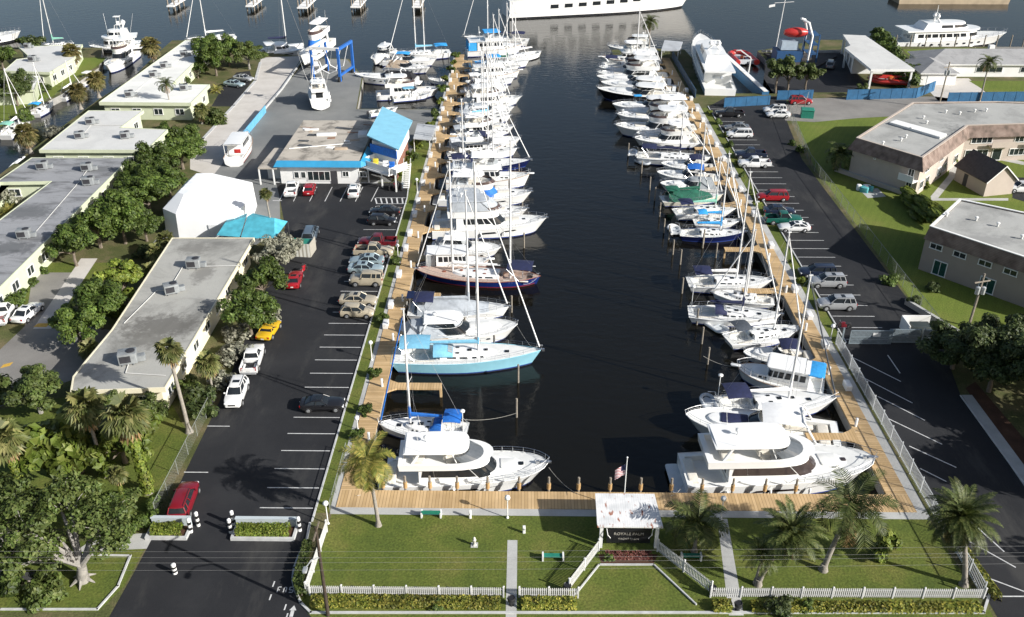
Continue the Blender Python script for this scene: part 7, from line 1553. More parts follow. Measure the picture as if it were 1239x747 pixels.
# dock utility pedestals and dock boxes along the boardwalks
def dockbox(x,y,rz,label,L=1.3):
    t=thing('dock_box',label,'dock box',(x,y,.07),rz,'white dock boxes along the boardwalks'); mb=MB(); mb.box((0,0,.28),(L,.62,.52),0,0,1.03); mb.build('body',DPLAST,t,bevel=.03); mb=MB(); mb.rbox((0,0,.62),(L*1.05,.68,.16),.1); mb.build('lid',DPLAST,t,40)
wy=sorted([P(480,q).y for q in (396,372,335,303,285,262,246,224,208,190,172,158,146,134,122,110,99,88)])
for i,y in enumerate(wy): dockbox(-16.45,y,PI/2,f'white dock box on the west boardwalk, {ORD[i]} from the front corner')
ey=sorted([P(950,q).y for q in (470,420,385,353,300,262,232,214,195,178,163,148,135,122,112)])
for i,y in enumerate(ey): dockbox(35.15,y,PI/2,f'white dock box on the east boardwalk, {ORD[i]} from the front corner')
def pedestal(x,y,label):
    t=thing('power_pedestal',label,'pedestal',(x,y,.07),0,'dock power pedestals'); mb=MB(); mb.rbox((0,0,.5),(.24,.24,1.0),.05); mb.build('post',DPLAST,t,40); mb=MB(); mb.box((.13,0,.6),(.03,.16,.25)); mb.build('socket_panel',DARKM,t)
for i,y in enumerate([72+i*9.5 for i in range(15)]): pedestal(-15.15,y,f'dock power pedestal on the west boardwalk edge, {ORD[i]} from the front corner')
for i,y in enumerate([72+i*9.5 for i in range(15)]): pedestal(33.95,y+3,f'dock power pedestal on the east boardwalk edge, {ORD[i]} from the front corner')
# piles
def pile(x,y,label,h=1.2,r=.15,grp='',sleeve=True):
    t=thing('mooring_pile',label,'mooring pile',(x,y,WATER),0,grp); zb=-3
    mb=MB(); mb.tube([(0,0,zb-WATER),(0,0,h-WATER)],r,8,r1=r*.85); mb.build('pile',PILET,t,50)
    if sleeve: mb=MB(); mb.tube([(0,0,.2-WATER),(0,0,.85-WATER)],r*1.45,8); mb.build('timber_sleeve',PILEW,t,50)
xs=[P(q,596).x for q in (463,490,520,553,590,628,664,700,738,775,812,849,886,925,962)]
for i,x in enumerate(xs): pile(x,YF+.75,f'mooring pile with timber sleeve at the front quay, {ORD[i]} from the west corner',1.55,.13,'mooring piles along the front quay')
pz=[(625,513),(596,470),(627,466),(598,395),(624,500),(533,470),(618,380),(634,335),(633,300),(595,290),(590,425)]
for i,(x,y) in enumerate([(625,505),(627,463),(619,378),(633,337),(634,300),(589,282),(563,405),(598,427),(632,262),(616,235),(628,214)]): p=P(x,y,WATER); pile(p.x,p.y,['bare mooring pile off the blue covered sailboat stern','bare mooring pile just below the light blue hull','bare mooring pile by the grey covered sailboat bow','bare mooring pile under the blue ketch stern','bare mooring pile near the cabin cruiser bows, in open water','bare mooring pile close to the flybridge cruiser side','bare mooring pile between the cabin cruiser and light blue sloop','bare mooring pile beside the light blue hull amidships','bare mooring pile at the bow of the grey enclosed cruiser','bare mooring pile next to the twin white bows','bare mooring pile off the navy hulled bow'][i],1.0,.13,'bare mooring piles in the basin',False)
for i,(x,y) in enumerate([(856,441),(849,416),(843,393),(825,355),(823,320),(814,308),(803,282),(798,262),(792,243),(809,290),(850,300),(866,312),(786,230),(897,387),(851,295),(776,210),(760,188)]): p=P(x,y,WATER); pile(p.x,p.y,f'bare mooring pile off the east row, {ORD[i]} counted from the near end',.9,.13,'bare mooring piles off the east row',False)
# flagpole and sign kiosk
p=P(754,617); t=thing('flagpole','white flagpole with red white and blue flag behind the kiosk','flagpole',(p.x,p.y,0)); mb=MB(); mb.tube([(0,0,0),(0,0,5.9)],.06,7,r1=.035); mb.ball((0,0,5.95),.09,n=7,k=5); mb.build('pole',WALLW,t,40)
def flagm():
    m,nt,b,N,Lk=_new('flag_stripes'); tc=N.new('ShaderNodeTexCoord'); sp=N.new('ShaderNodeSeparateXYZ'); Lk.new(tc.outputs['Object'],sp.inputs[0]); mm=N.new('ShaderNodeMath'); mm.operation='MULTIPLY'; mm.inputs[1].default_value=6.5/1.0; Lk.new(sp.outputs[2],mm.inputs[0]); fr=N.new('ShaderNodeMath'); fr.operation='FRACT'; Lk.new(mm.outputs[0],fr.inputs[0]); g=N.new('ShaderNodeMath'); g.operation='GREATER_THAN'; g.inputs[1].default_value=.5; Lk.new(fr.outputs[0],g.inputs[0]); mx=N.new('ShaderNodeMix'); mx.data_type='RGBA'; mx.inputs[6].default_value=(.35,.02,.03,1); mx.inputs[7].default_value=(.7,.7,.7,1); Lk.new(g.outputs[0],mx.inputs[0]); Lk.new(mx.outputs[2],b.inputs['Base Color']); b.inputs['Roughness'].default_value=.8; return m
mb=MB(); rows=[[(-.05-.13*k,.06*math.sin(k*.9)+.03*r,4.0+1.05*r/4-.035*k*(1+.2*k)) for k in range(8)] for r in range(5)]; mb.loft(rows,0,False); mb.build('flag',flagm(),t,60)
mb=MB(); rows=[[(-.05-.13*k,.06*math.sin(k*.9)+.03*r+.012,4.0+1.05*r/4-.035*k*(1+.2*k)) for k in range(4)] for r in (2,3,4)]; mb.loft(rows,0,False); rows=[[(a,b-.024,c) for a,b,c in q] for q in rows]; mb.loft(rows,0,False); mb.build('flag_canton',NAVY,t,60)
def rustroof():
    m,nt,b,N,Lk=_new('rusty_white_roof'); tc=N.new('ShaderNodeTexCoord')
    base=N.new('ShaderNodeTexNoise'); base.inputs['Scale'].default_value=1.2; base.inputs['Detail'].default_value=6; Lk.new(tc.outputs['Object'],base.inputs['Vector']); r=ramp(N,[(.3,(.55,.56,.56)),(.6,(.72,.72,.71))]); Lk.new(base.outputs['Fac'],r.inputs['Fac'])
    w=N.new('ShaderNodeTexWave'); w.inputs['Scale'].default_value=1.6; Lk.new(tc.outputs['Object'],w.inputs['Vector']); r0=ramp(N,[(0,(.8,.8,.8)),(.08,(1,1,1))]); Lk.new(w.outputs['Fac'],r0.inputs['Fac'])
    mu=N.new('ShaderNodeMix'); mu.data_type='RGBA'; mu.blend_type='MULTIPLY'; mu.inputs[0].default_value=1; Lk.new(r.outputs['Color'],mu.inputs[6]); Lk.new(r0.outputs['Color'],mu.inputs[7])
    mp=N.new('ShaderNodeMapping'); mp.inputs['Scale'].default_value=(2.2,.9,1); Lk.new(tc.outputs['Object'],mp.inputs['Vector']); n=N.new('ShaderNodeTexNoise'); n.inputs['Scale'].default_value=1.4; n.inputs['Detail'].default_value=5; Lk.new(mp.outputs['Vector'],n.inputs['Vector']); rr=ramp(N,[(.60,(0,0,0)),(.70,(1,1,1))]); Lk.new(n.outputs['Fac'],rr.inputs['Fac'])
    mx=N.new('ShaderNodeMix'); mx.data_type='RGBA'; Lk.new(rr.outputs['Color'],mx.inputs[0]); Lk.new(mu.outputs[2],mx.inputs[6]); mx.inputs[7].default_value=(.28,.09,.04,1); Lk.new(mx.outputs[2],b.inputs['Base Color']); b.inputs['Roughness'].default_value=.6; return m
def text(s,size,loc,rot,m,parent,name='lettering',ext=.01):
    c=bpy.data.curves.new(name,'FONT'); c.body=s; c.size=size; c.align_x='CENTER'; c.align_y='CENTER'; c.extrude=ext; tmp=bpy.data.objects.new('tmp',c); COL.objects.link(tmp)
    dg=bpy.context.evaluated_depsgraph_get(); me=bpy.data.meshes.new_from_object(tmp.evaluated_get(dg)); bpy.data.objects.remove(tmp); me.materials.clear(); me.materials.append(m)
    o=bpy.data.objects.new(name,me); COL.objects.link(o); o.parent=parent; o.location=loc; o.rotation_euler=rot; return o
def kiosk():
    t=thing('sign_kiosk','white roofed sign kiosk with rust stained roof and black name board','kiosk',(9.15,57.7,0)); mb=MB()
    a=[(-2.75,-.35,2.5),(2.75,-.35,2.5),(2.45,3.4,2.85),(-2.7,3.4,2.85)]; mb.add(a+[(x,y,z+.14) for x,y,z in a],[[3,2,1,0],[4,5,6,7],[0,1,5,4],[1,2,6,5],[2,3,7,6],[3,0,4,7]]); mb.build('roof',rustroof(),t)
    for x in (-2.35,2.35):
        for y in (0,2.9): mb=MB(); mb.box((x,y,1.3),(.28,.28,2.6)); mb.build('post',WALLW,t)
    mb=MB(); mb.box((0,.15,1.15),(3.7,.14,1.5)); bd=mb.build('sign_board',M('sign_black',(.012,.013,.015),.4),t)
    LT=M('sign_lettering',(.36,.34,.30),.5); text('ROYALE PALM',.40,(0,.07,1.42),(PI/2,0,0),LT,bd); text('YACHT BASIN',.28,(0,.07,.86),(PI/2,0,0),LT,bd)
    mb=MB(); mb.tube([(1.95,-.2,2.3),(1.85,-.45,1.8),(1.6,-.4,1.4)],.04,5); mb.tube([(-1.95,-.2,2.3),(-1.85,-.45,1.8),(-1.6,-.4,1.4)],.04,5); mb.build('lamp_arm',WALLW,t)
kiosk()
V('small_bush',735,676,'small red leaved plant below the name board',cat='shrub',s=.6)
REDL=leafmat('red_leaf',(.10,.03,.025),(.20,.07,.055),(.32,.14,.11))
hedge('flower_bed','low reddish planting below the kiosk name board','' or [(7.2,56.6),(11.0,56.6)],.8,.35,REDL,200,.13)
for i,(x,y,lb) in enumerate([(3.75,52.6,'dark urn at the foot of the left kiosk fence'),(15.4,52.5,'dark urn at the foot of the right kiosk fence'),(-.72,51.2,'dark low gate box on the front path at the lawn path'),(17.1,50.9,'dark low gate box on the east path')]):
    t=thing('dark_urn',lb,'urn',(x,y,0)); mb=MB(); mb.lathe((0,0,0),[(.2,0),(.16,.15),(.28,.45),(.34,.75),(.30,.85),(.26,.80)],9); mb.build('bowl',M('dark_urn',(.02,.02,.022),.5),t,40)
# utility pole and wires across the front
p=P(397,745); t=thing('utility_pole','dark wooden utility pole with street lamp arm at the lawn corner','utility pole',(p.x,p.y,0)); mb=MB(); hp=9.2; mb.tube([(0,0,-.2),(0,0,hp)],.16,8,r1=.11); mb.build('pole',M('creosote',(.045,.032,.022),.9,.3,3),t,50); mb=MB(); mb.box((0,0,hp-.4),(.10,2.0,.12)); mb.build('cross_arm',BARK,t); mb=MB(); mb.tube([(0,0,6.2),(-.4,-.9,6.8),(-.6,-1.7,6.9)],.05,5); mb.rbox((-.65,-1.9,6.85),(.35,.6,.16),.1); mb.build('lamp_arm',GALV,t,40)
W0=p.copy()
for i,(yl,yr,z) in enumerate([(667,660,8.6),(674,668,8.5),(681,672,8.7),(690,681,8.2)]):
    a=P(-60,yl,z);b=P(1300,yr,z); mb=MB(); pts=[]
    for k in range(15): u=k/14; q=a.lerp(b,u); pts.append((q.x,q.y,z-.8*4*u*(1-u)*.35))
    mb.tube(pts,.006,3); o=mb.build('overhead_wire',M('wire_grey',(.22,.22,.21),.6),None); tag(o,f'thin overhead wire crossing the front lawn, {ORD[i]} counted upward from the kiosk',"wire",'overhead wires above the front lawn') if False else tag(o,['uppermost thin overhead wire crossing the front lawn','second highest thin wire crossing the front lawn','third thin wire crossing the front lawn','lowest thin overhead wire crossing the front lawn'][i],'wire','overhead wires above the front lawn')
for (x,y,h,lb) in ((1135,132,9.5,'leaning grey utility pole with transformers by the blue fence'),(1172,395,7,'dark utility pole on the lawn below the near apartments')):
    p=P(x,y); t=thing('utility_pole',lb,'utility pole',(p.x,p.y,0)); mb=MB(); mb.tube([(0,0,0),(.3,.3,h)],.17,7,r1=.12); mb.build('pole',PILET,t,50); mb=MB(); mb.box((.25,.2,h-1),(2.2,.12,.14),.3); mb.build('cross_arm',PILET,t)
    mb=MB(); mb.lathe((.55,.1,h-2.6),[(.26,0),(.28,.9),(.1,1.0)],8); mb.lathe((-.1,.1,h-2.6),[(.26,0),(.28,.9),(.1,1.0)],8); mb.build('transformer',GALV,t,40)
# striped shed, green container, covered items
def misc():
    p=P(365,306); t=thing('dumpster_shed','green and white striped dumpster shed below the minivan','shed',(p.x,p.y,0),R(-5)); SM=planks('striped_panels',0,.55,(.62,.64,.60),(.66,.67,.64),.42); mb=MB()
    for s in (-1,1): mb.box((s*1.7,0,1.0),(.08,2.6,2.0))
    mb.box((0,-1.3,1.0),(3.4,.08,2.0)); mb.build('panels',SM,t); mb=MB(); mb.box((0,.0,1.6),(3.2,2.4,.08)); mb.build('lid',GREENP,t)
    p=P(976,142); t=thing('garden_shed','small green bin shed at the corner of the east road','shed',(p.x,p.y,0),R(-10)); mb=MB(); mb.box((0,0,.8),(2.4,1.8,1.6)); mb.build('body',GREENP,t); mb=MB(); mb.box((0,0,1.68),(2.6,2.0,.16),0,0,.9); mb.build('lid',GREENP,t)
    p=P(1047,231); t=thing('covered_furniture','patio furniture under a turquoise and white cover on the lawn','covered furniture',(p.x,p.y,0)); rg=random.Random(3)
    mb=MB(); 
    for k in range(6): mb.rbox((rg.uniform(-1,1),rg.uniform(-.6,.6),.4),(rg.uniform(.7,1.3),rg.uniform(.6,1.1),rg.uniform(.6,1.0)),.2,rg.uniform(0,3),m=k%2)
    mb.build('cover',[M('turq_cover',(.08,.32,.34),.7,.2,2),WCANV],t,40)
    for (x,y,L,a,lb) in ((0,0,1,0,''),):
        pass
    # low walls by the apartments
    for (a,b,lb) in (((1010,207),(1098,238),'low concrete wall below the far apartment block'),((1095,368),(1180,420),'low concrete wall in front of the near apartments')):
        A,B=P(*a),P(*b); d=B-A; t=thing('low_wall',lb,'wall',A); mb=MB(); mb.box((d.x/2,d.y/2,.35),(d.length,.3,.7),math.atan2(d.y,d.x)); mb.build('wall',PINKW,t); mb=MB(); mb.box((d.x/2,d.y/2,.73),(d.length+.05,.4,.07),math.atan2(d.y,d.x)); mb.build('coping',CONC,t)
    p=P(18,710); t=thing('wall_stub','pinkish rendered wall stub at the lower left edge','wall',(p.x,p.y,0)); mb=MB(); mb.rbox((0,0,.5),(4.6,.8,1.0),.1,.1); mb.build('wall',PINKW,t,40); mb=MB(); mb.box((0,0,1.04),(4.7,.9,.06),.1); mb.build('coping',M('dark_coping',(.05,.05,.05),.8),t)
misc()
# travel lift in the boat yard
def lift():
    LB=M('lift_blue',(.02,.12,.42),.4,.1,2); a=P(404,92); t=thing('travel_lift','blue four legged boat hoist with white beams in the yard','boat hoist',(a.x,a.y,0),R(-12)); hw,hl,h=3.2,4.0,7.0
    for sx in (-1,1):
        for sy in (-1,1):
            mb=MB(); mb.box((sx*hw,sy*hl,h/2),(.55,.55,h),0,0,.85); lg=mb.build('leg',LB,t)
            for k in (-.5,.5):
                mb=MB(); mb.loft([[(sx*hw+y,sy*hl+k+r*math.cos(q*PI/6),.55+r*math.sin(q*PI/6)) for q in range(12)] for r,y in ((.2,.18),(.55,.18),(.55,-.18),(.2,-.18))],0,True,True,True); mb.build('wheel',TYRE,lg)
        mb=MB(); mb.box((sx*hw,0,1.3),(.4,hl*2,.45)); mb.box((sx*hw,0,h),(.5,hl*2+.6,.6)); mb.build('side_beam',LB if sx>0 else WALLW,t)
    mb=MB(); mb.box((0,-hl,h+.1),(hw*2+.5,.5,.6)); mb.build('cross_beam',WALLW,t)
    for y in (-2.2,2.2):
        mb=MB(); mb.tube([(-hw,y,h),(-1.6,y,1.8),(0,y,1.1),(1.6,y,1.8),(hw,y,h)],.10,4); mb.build('sling',WCANV,t)
    return t
lift()
# navy style platform boat etc. on the east harbour
# ================================================================ THE FLEET
WG='boats berthed along the west boardwalk'; EG='boats berthed along the east boardwalk'; YG='boats in the boat yard slips'
# ---- west row, near to far
fly('large white flybridge yacht nearest the front quay, beside the coconut palm',(467,570),(663,566),None,4.7,WG,'hard',None,None,fend=True,side=-1,flywin=M('smoke_screen',(.10,.11,.12),.08,.1,2),det=1,ant=2,swim=.05,sleek=True)
sail('white sailboat with royal blue sail cover and dodger behind the large flybridge yacht',(566,516),(458,510),group=WG,mast_y=374,mast_t=.64,cover=BLUE,bim=BLUE,dodger=BLUE,furl=BLUE,pole=True)
sail('long light blue hulled sloop with pale blue canvas and white deck',(474,431),(655,428),group=WG,hullm=LHULL,stripe=BSTRIPE,mast_y=196,mast_t=.58,cover=LBLUE,bim=LBLUE,dodger=LBLUE,furl=WCANV,B=4.6)
express('white cabin cruiser with rounded hardtop between the pale blue sloop and grey covered sailboat',(484,402),(626,396),None,4.5,WG,hardtop=True,cover=GREYC)
sail('white sailboat under a crumpled grey tarpaulin with navy stern canopy',(494,372),(616,372),group=WG,mast_y=230,mast_t=.60,bim=NAVY,tarp=GREYC,solar=True,cover=GREYC)
sail('blue hulled ketch with weathered teak deck and navy dodger',(654,333),(503,325),group=WG,hullm=BHULL,stripe=RSTRIPE,mast_y=196,mast_t=.70,mizzen=(.24,170),cover=WCANV,bim=NAVY,dodger=None,deckm=LTEAK,kind='double',B=4.6,fb=.72)
trawler('small white trawler with red stern banner above the blue ketch',(514,316),(592,314),None,3.7,WG,flyb=False,mast=False,red=True,aft=CLEAR)
express('white cruiser with vinyl cockpit curtains and grey inflatable, above the small trawler',(521,296),(606,299),None,4.0,WG,hardtop=True,cover=CLEAR)
fly('white flybridge cruiser with pale grey enclosure and long bow pulpit, lower of the matching pair',(523,274),(661,270),None,4.6,WG,'bimini',GREYC,encl=GREYC,swim=.05)
fly('white flybridge cruiser with pale grey enclosure, upper of the matching pair',(526,258),(638,256),None,4.3,WG,'bimini',GREYC,encl=GREYC,swim=.05)
fly('white flybridge cruiser with blue covered windscreen',(531,236),(643,236),None,4.3,WG,'bimini',WCANV,wind_cover=BLUE,dingh=True)
trawler('white trawler yacht with square side windows and tall cabin',(540,217),(641,216),None,4.2,WG,topm=WCANV,dingh=WHITE)
sail('navy hulled sailboat with navy dodger pointing its bowsprit at the fairway',(540,199),(642,193),group=WG,hullm=NHULL,mast_y=96,mast_t=.55,bim=NAVY,dodger=NAVY,cover=NAVY,mizzen=(.2,120),fb=.8)
def row(lst,grp,side):
    for r in lst: r()
more=[('sail',(541,186),(626,180),dict(bim=DGREYC,cover=DGREYC,mast_y=88),'with dark grey canvas over the cockpit'),
('trawler',(543,181),(606,177),dict(topm=None,dingh=None),'trawler without flybridge canopy'),
('express',(545,175),(630,169),dict(bim=NAVY),'open cruiser with navy twin bimini'),
('sail',(545,163),(612,158),dict(bim=GREYC,cover=WCANV,mast_y=62),'with pale grey bimini and white sail cover'),
('sail',(549,153),(613,149),dict(bim=WCANV,cover=TANC,mast_y=52),'with tan sail cover'),
('fly',(551,158),(622,153),dict(top='bimini',topm=WCANV),'flybridge cruiser with white bimini'),
('runabout',(604,142),(560,144),dict(ob=2,ttop=True),'small white centre console boat with canopy'),
('sail',(552,145),(618,139),dict(bim=GREYC,cover=LBLUE,mast_y=58,dodger=LBLUE),'with pale blue dodger'),
('sail',(554,139),(616,135),dict(cover=WCANV,dodger=WCANV,mast_y=48),'with white dodger'),
('express',(556,133),(622,130),dict(cover=GREYC),'cruiser under a grey cockpit cover'),
('fly',(560,123),(631,118),dict(top='hard'),'flybridge cruiser with tall white bow'),
('sail',(561,119),(618,116),dict(cover=BLUE,mast_y=44,dodger=NAVY),'with royal blue boom cover'),
('sail',(562,114),(613,112),dict(bim=DGREYC,cover=WCANV,mast_y=40),'with dark grey bimini and furled white sails'),
('express',(562,106),(615,104),dict(bim=WCANV),'cruiser with white bimini'),
('sail',(564,98),(622,94),dict(bim=WCANV,cover=WCANV,mast_y=18,dodger=GREYC),'with white canvas and grey dodger'),
('express',(566,102),(612,99),dict(cover=NAVY),'cruiser under a navy cockpit cover'),
('trawler',(570,90),(629,87),dict(topm=SKYC),'trawler with bright blue flybridge canopy'),
('sail',(571,83),(628,80),dict(bim=SKYC,cover=WCANV,mast_y=12),'with bright blue bimini'),
('sail',(577,77),(640,74),dict(bim=None,cover=GREENC,mast_y=4),'with dark green sail cover'),
('sail',(655,62),(600,71),dict(hullm=WHITE,bim=None,cover=WCANV,mast_y=-8,kind='double',stripe=KHULL),'lying with its raised end out in the channel'),
]
FN={'sail':sail,'express':express,'fly':fly,'runabout':runabout,'trawler':trawler}
def lab(kind,txt,i,row_): 
    b={'sail':'white sailboat','express':'white','fly':'white','runabout':'','trawler':'white'}[kind]
    return f'{b} {txt}, {ORD[i]} along the {row_} row'.strip()
for i,(k,a,b,o,tx) in enumerate(more): FN[k](lab(k,tx,i+13,'west'),a,b,group=WG,**o)
trawler('white two storey houseboat with bright blue canopies at the channel end of the west row',(564,60),(632,57),None,6.0,WG,topm=SKYC,aft=SKYC)
sail('tall ketch with navy awning moored at the very end of the west pier',(640,49),(560,47),group=WG,mast_y=-60,mast_t=.62,mizzen=(.25,-30),cover=NAVY,bim=NAVY,B=4.6)
# ---- east row, near to far
fly('largest white flybridge yacht at the front quay, stern platform towards the fairway',(826,570),(1056,564),None,5.4,EG,'hard',sleek=True,flywin=M('smoke_screen',(.10,.11,.12),.08,.1,2),swim=.07,ant=2,glass=M('bronze_glass',(.045,.035,.035),.08,.15,2),side=-1)
express('white cruiser with navy foredeck pad and open hardtop beside the largest yacht',(1016,527),(829,507),None,4.9,EG,hardtop=False,arch=True,bim=WCANV,padm=NAVY)
sail('white sailboat with large navy bimini and dinghy behind the navy padded cruiser',(866,488),(1012,482),group=EG,mast_y=333,mast_t=.60,bim=NAVY,cover=WCANV,dav=INFL,pole=True,furl=DGREYC)
trawler('white sedan cruiser with blue canvas over its aft deck',(998,464),(892,444),None,4.0,EG,flyb=False,mast=False,canopy=SKYC)
express('low white sport boat with navy canvas next to the sedan cruiser',(986,428),(900,424),None,3.2,EG,bim=NAVY,arch=False)
sail('white sailboat with charcoal bimini and white dinghy at its stern',(880,407),(970,394),group=EG,mast_y=281,mast_t=.62,bim=DGREYC,cover=WCANV)
sail('white sailboat with navy boom cover and stern rails, just above the charcoal bimini boat',(833,374),(945,380),group=EG,mast_y=244,mast_t=.58,dodger=NAVY,cover=NAVY,arch=True)
sail('small white sailboat with upturned dinghy on its deck',(938,359),(862,351),group=EG,mast_y=278,mast_t=.46,cover=WCANV,boom=False)
sail('white sailboat with navy bimini at the edge of the empty berth',(832,338),(935,338),group=EG,mast_y=208,mast_t=.57,bim=NAVY,cover=WCANV)
sail('navy hulled sailboat with bright blue sail cover below the blue bimini boats',(822,278),(902,279),group=EG,hullm=NHULL,mast_y=186,mast_t=.62,cover=SKYC,bim=None,dav=WHITE)
sail('white sailboat with bright blue bimini and boom cover',(840,264),(896,264),group=EG,mast_y=186,mast_t=.60,cover=SKYC,bim=SKYC)
sail('white sailboat with pale green sail cover and navy bimini',(816,254),(893,250),group=EG,mast_y=190,mast_t=.64,cover=TEALC,bim=NAVY)
sail('cream sided sailboat shrouded in dark green canvas',(800,238),(875,234),group=EG,hullm=CREAM,mast_y=151,mast_t=.60,tarp=GREENC,cover=GREENC,bim=GREENC)
express('white sport cruiser with vinyl curtains just above the green covered boat',(868,222),(799,221),None,3.6,EG,cover=CLEAR)
express('white sport cruiser with small royal blue cockpit cushion cover',(869,213),(795,208),None,3.7,EG,bim=BLUE,arch=False)
emore=[('express',(868,200),(800,197),dict(bim=NAVY,arch=False),'sport boat with navy canopy'),
('sail',(771,186),(860,191),dict(bim=NAVY,cover=NAVY,mast_y=137,dav=WHITE),'with navy boom cover and small dinghy'),
('fly',(845,167),(767,168),dict(top='bimini',topm=WCANV),'flybridge cruiser with dark windscreen band'),
('express',(845,161),(770,162),dict(bim=WCANV),'cruiser with white canopy'),
('fly',(843,155),(744,155),dict(top='hard'),'flybridge cruiser with long anchor pulpit'),
('fly',(842,141),(746,142),dict(top='bimini',topm=WCANV,tower=False),'cruiser with black windscreen cover',),
('express',(828,129),(741,129),dict(hardtop=True),'cruiser with hardtop and smooth foredeck'),
('express',(832,135),(752,136),dict(cover=GREYC),'cruiser under grey cover'),
('runabout',(785,122),(752,123),dict(bim=SKYC),'small white boat with bright blue canopy'),
('express',(824,118),(722,111),dict(hullm=KHULL,hardtop=True),'and black hulled sport cruiser'),
('express',(818,108),(727,103),dict(hardtop=True),'sport cruiser with arched windows'),
('express',(812,100),(722,96),dict(arch=True),'sport cruiser with radar arch'),
('fly',(808,92),(722,91),dict(top='hard'),'flybridge cruiser with silver windows'),
('fly',(803,84),(724,84),dict(top='bimini',topm=WCANV),'flybridge cruiser with white bimini'),
('sail',(728,77),(800,78),dict(cover=WCANV,bim=NAVY,mast_y=10),'with navy bimini'),
('trawler',(796,72),(727,73),dict(topm=WCANV),'trawler nearest the grass tip'),
]
for i,(k,a,b,o,tx) in enumerate(emore): FN[k](lab(k,tx,i+15,'east'),a,b,group=EG,**o)
# dinghies
for (x,y,rz,L,lb,m) in ((868,398,R(-60),3.0,'white dinghy tied behind the charcoal bimini sailboat',WHITE),(778,198,R(-60),2.9,'grey dinghy in the water near the navy boom cover sailboat',INFL),(816,280,R(100),2.9,'pale dinghy hanging at the navy hulled stern',WHITE)):
    t=thing('dinghy',lb,'dinghy',P(x,y,WATER)+Vector((0,0,.05)),rz); inflatable('d',L,t,(0,0,0),0,m,part='hull')
# canopy of the sedan cruiser
# ---- moored at the pier tip of the east side
runabout('grey runabout with blue cover at the tip of the east pier',(742,60),(775,62),6,group='boats at the east pier tip',cover=GREYC)
fly('white cruiser moored across the tip of the east pier',(792,58),(735,56),None,4.2,'boats at the east pier tip',top='hard')
r1=[P(*q,2.6) for q in ((800,62),(822,62),(826,52),(804,50))]; t=thing('dock_pavilion','small open pavilion with white flat roof at the end of the east boardwalk','pavilion',(r1[0].x,r1[0].y,0)); mb=MB(); mb.prism([(p.x-r1[0].x,p.y-r1[0].y) for p in r1],2.6,2.85); mb.build('roof',RMETAL,t); mb=MB()
for p in r1: mb.box(((p.x-r1[0].x)*.9+.2,(p.y-r1[0].y)*.9+.2,1.3),(.15,.15,2.7))
mb.build('posts',WALLW,t)
# ---- big yachts
superyacht('long white motor yacht with grey inflatable in the slip behind the blue fence',(871,116),(846,57),None,7.2,None,tiers=1,hf=.065,name='motor_yacht',radar_h=1)
superyacht('sleek white superyacht moored along the east channel wall',(1078,50),(1216,46),None,8.0,None,tiers=1,hf=.055)
superyacht('large white passenger ship with many ports crossing the top of the channel',(612,14),(845,2),None,11.0,None,tiers=2,hf=.085,name='passenger_ship',pz=3.0)
# ---- boat yard
fly('white cruiser with blue covered windscreen hanging in the blue boat hoist',(399,60),(366,88),None,4.0,YG,top='bimini',topm=WCANV,wind_cover=BLUE,hullm=WHITE,stripe=KHULL,platform=False).location.z=1.0
x=fly('white sportfishing boat on stands with tuna tower behind the office',(392,148),(382,104),11.5,4.2,YG,top='hard',tower=True,platform=False); x.location.z=.9
fly('white sedan cruiser with arched side windows in the yard slip',(455,112),(533,108),None,4.6,YG,top='hard',encl=None,platform=False)
express('white sport cruiser with black windscreen cover, bow towards the hoist',(505,95),(430,92),None,4.0,YG,cover=BLACKC)
express('white cruiser with tan canvas in the yard slip',(468,78),(520,82),None,3.8,YG,cover=TANC)
x=runabout('white and black sport boat on a trailer beside the light blue roof',(478,128),(519,124),8.0,2.6,YG,z=.9,bim=LBLUE,ob=1)
express('white cruiser with radar mast berthed at the yard channel edge',(472,58),(452,74),None,3.7,YG,hardtop=True)
sail('white ketch with pale blue cover moored across the yard channel end',(545,62),(470,66),group=YG,mast_y=-45,mast_t=.56,mizzen=(.42,-25),cover=LBLUE,bim=SKYC)
express('white open boat with blue canopy beside the yard ketch',(464,72),(528,73),None,3.6,YG,bim=SKYC)
runabout('small white boat with grey outboards behind the sedan cruiser',(545,96),(520,93),6,group=YG,ob=2)
x=trawler('red trimmed white fishing boat on a trailer beside the white tent',(281,207),(303,172),11,3.7,YG,flyb=False,topm=None,mast=False,stripe=RSTRIPE,red=True); x.location.z=.55
x=runabout('small white skiff on a trailer behind the office roof',(455,143),(474,140),6,2.2,YG,z=.5,ob=1)
catamaran('white sailing catamaran with navy boom bag at the end of the marina road',(318,62),(370,57),None,7.6,YG,mast_y=-30)
# ---- canal and channel in the upper left
LG='boats along the western canal'
fly('white sportfishing boat with tuna tower at the canal mouth',(160,62),(130,84),None,4.4,LG,top='hard',tower=True)
superyacht('white cruiser moored broadside behind the sportfishing boat',(172,52),(108,56),None,5,LG,tiers=1,hf=.07,name='motor_cruiser',radar_h=1)
sail('white sailboat with turquoise sail cover behind the canal house',(88,50),(52,52),group=LG,mast_y=-25,mast_t=.66,cover=TEALC)
sail('white sailboat moored beyond the long white roof',(285,42),(225,48),group=LG,mast_y=-30,mast_t=.60,cover=WCANV)
superyacht('white motor yacht whose flared bow points right at the left edge',(-70,52),(26,42),None,6.5,LG,tiers=1,hf=.075,name='motor_yacht',radar_h=2)
runabout('small white motorboat under the canal house lawn, upper one',(97,98),(118,88),7,group=LG,ob=1,bim=WCANV)
sail('small white sailing boat at the canal house lawn, lower one',(72,116),(98,102),group=LG,mast_y=70,hh=7.5,cover=WCANV)
sail('white sailboat with blue canopy moored at the canal bend',(40,135),(62,120),group=LG,mast_y=85,bim=SKYC,hh=10)
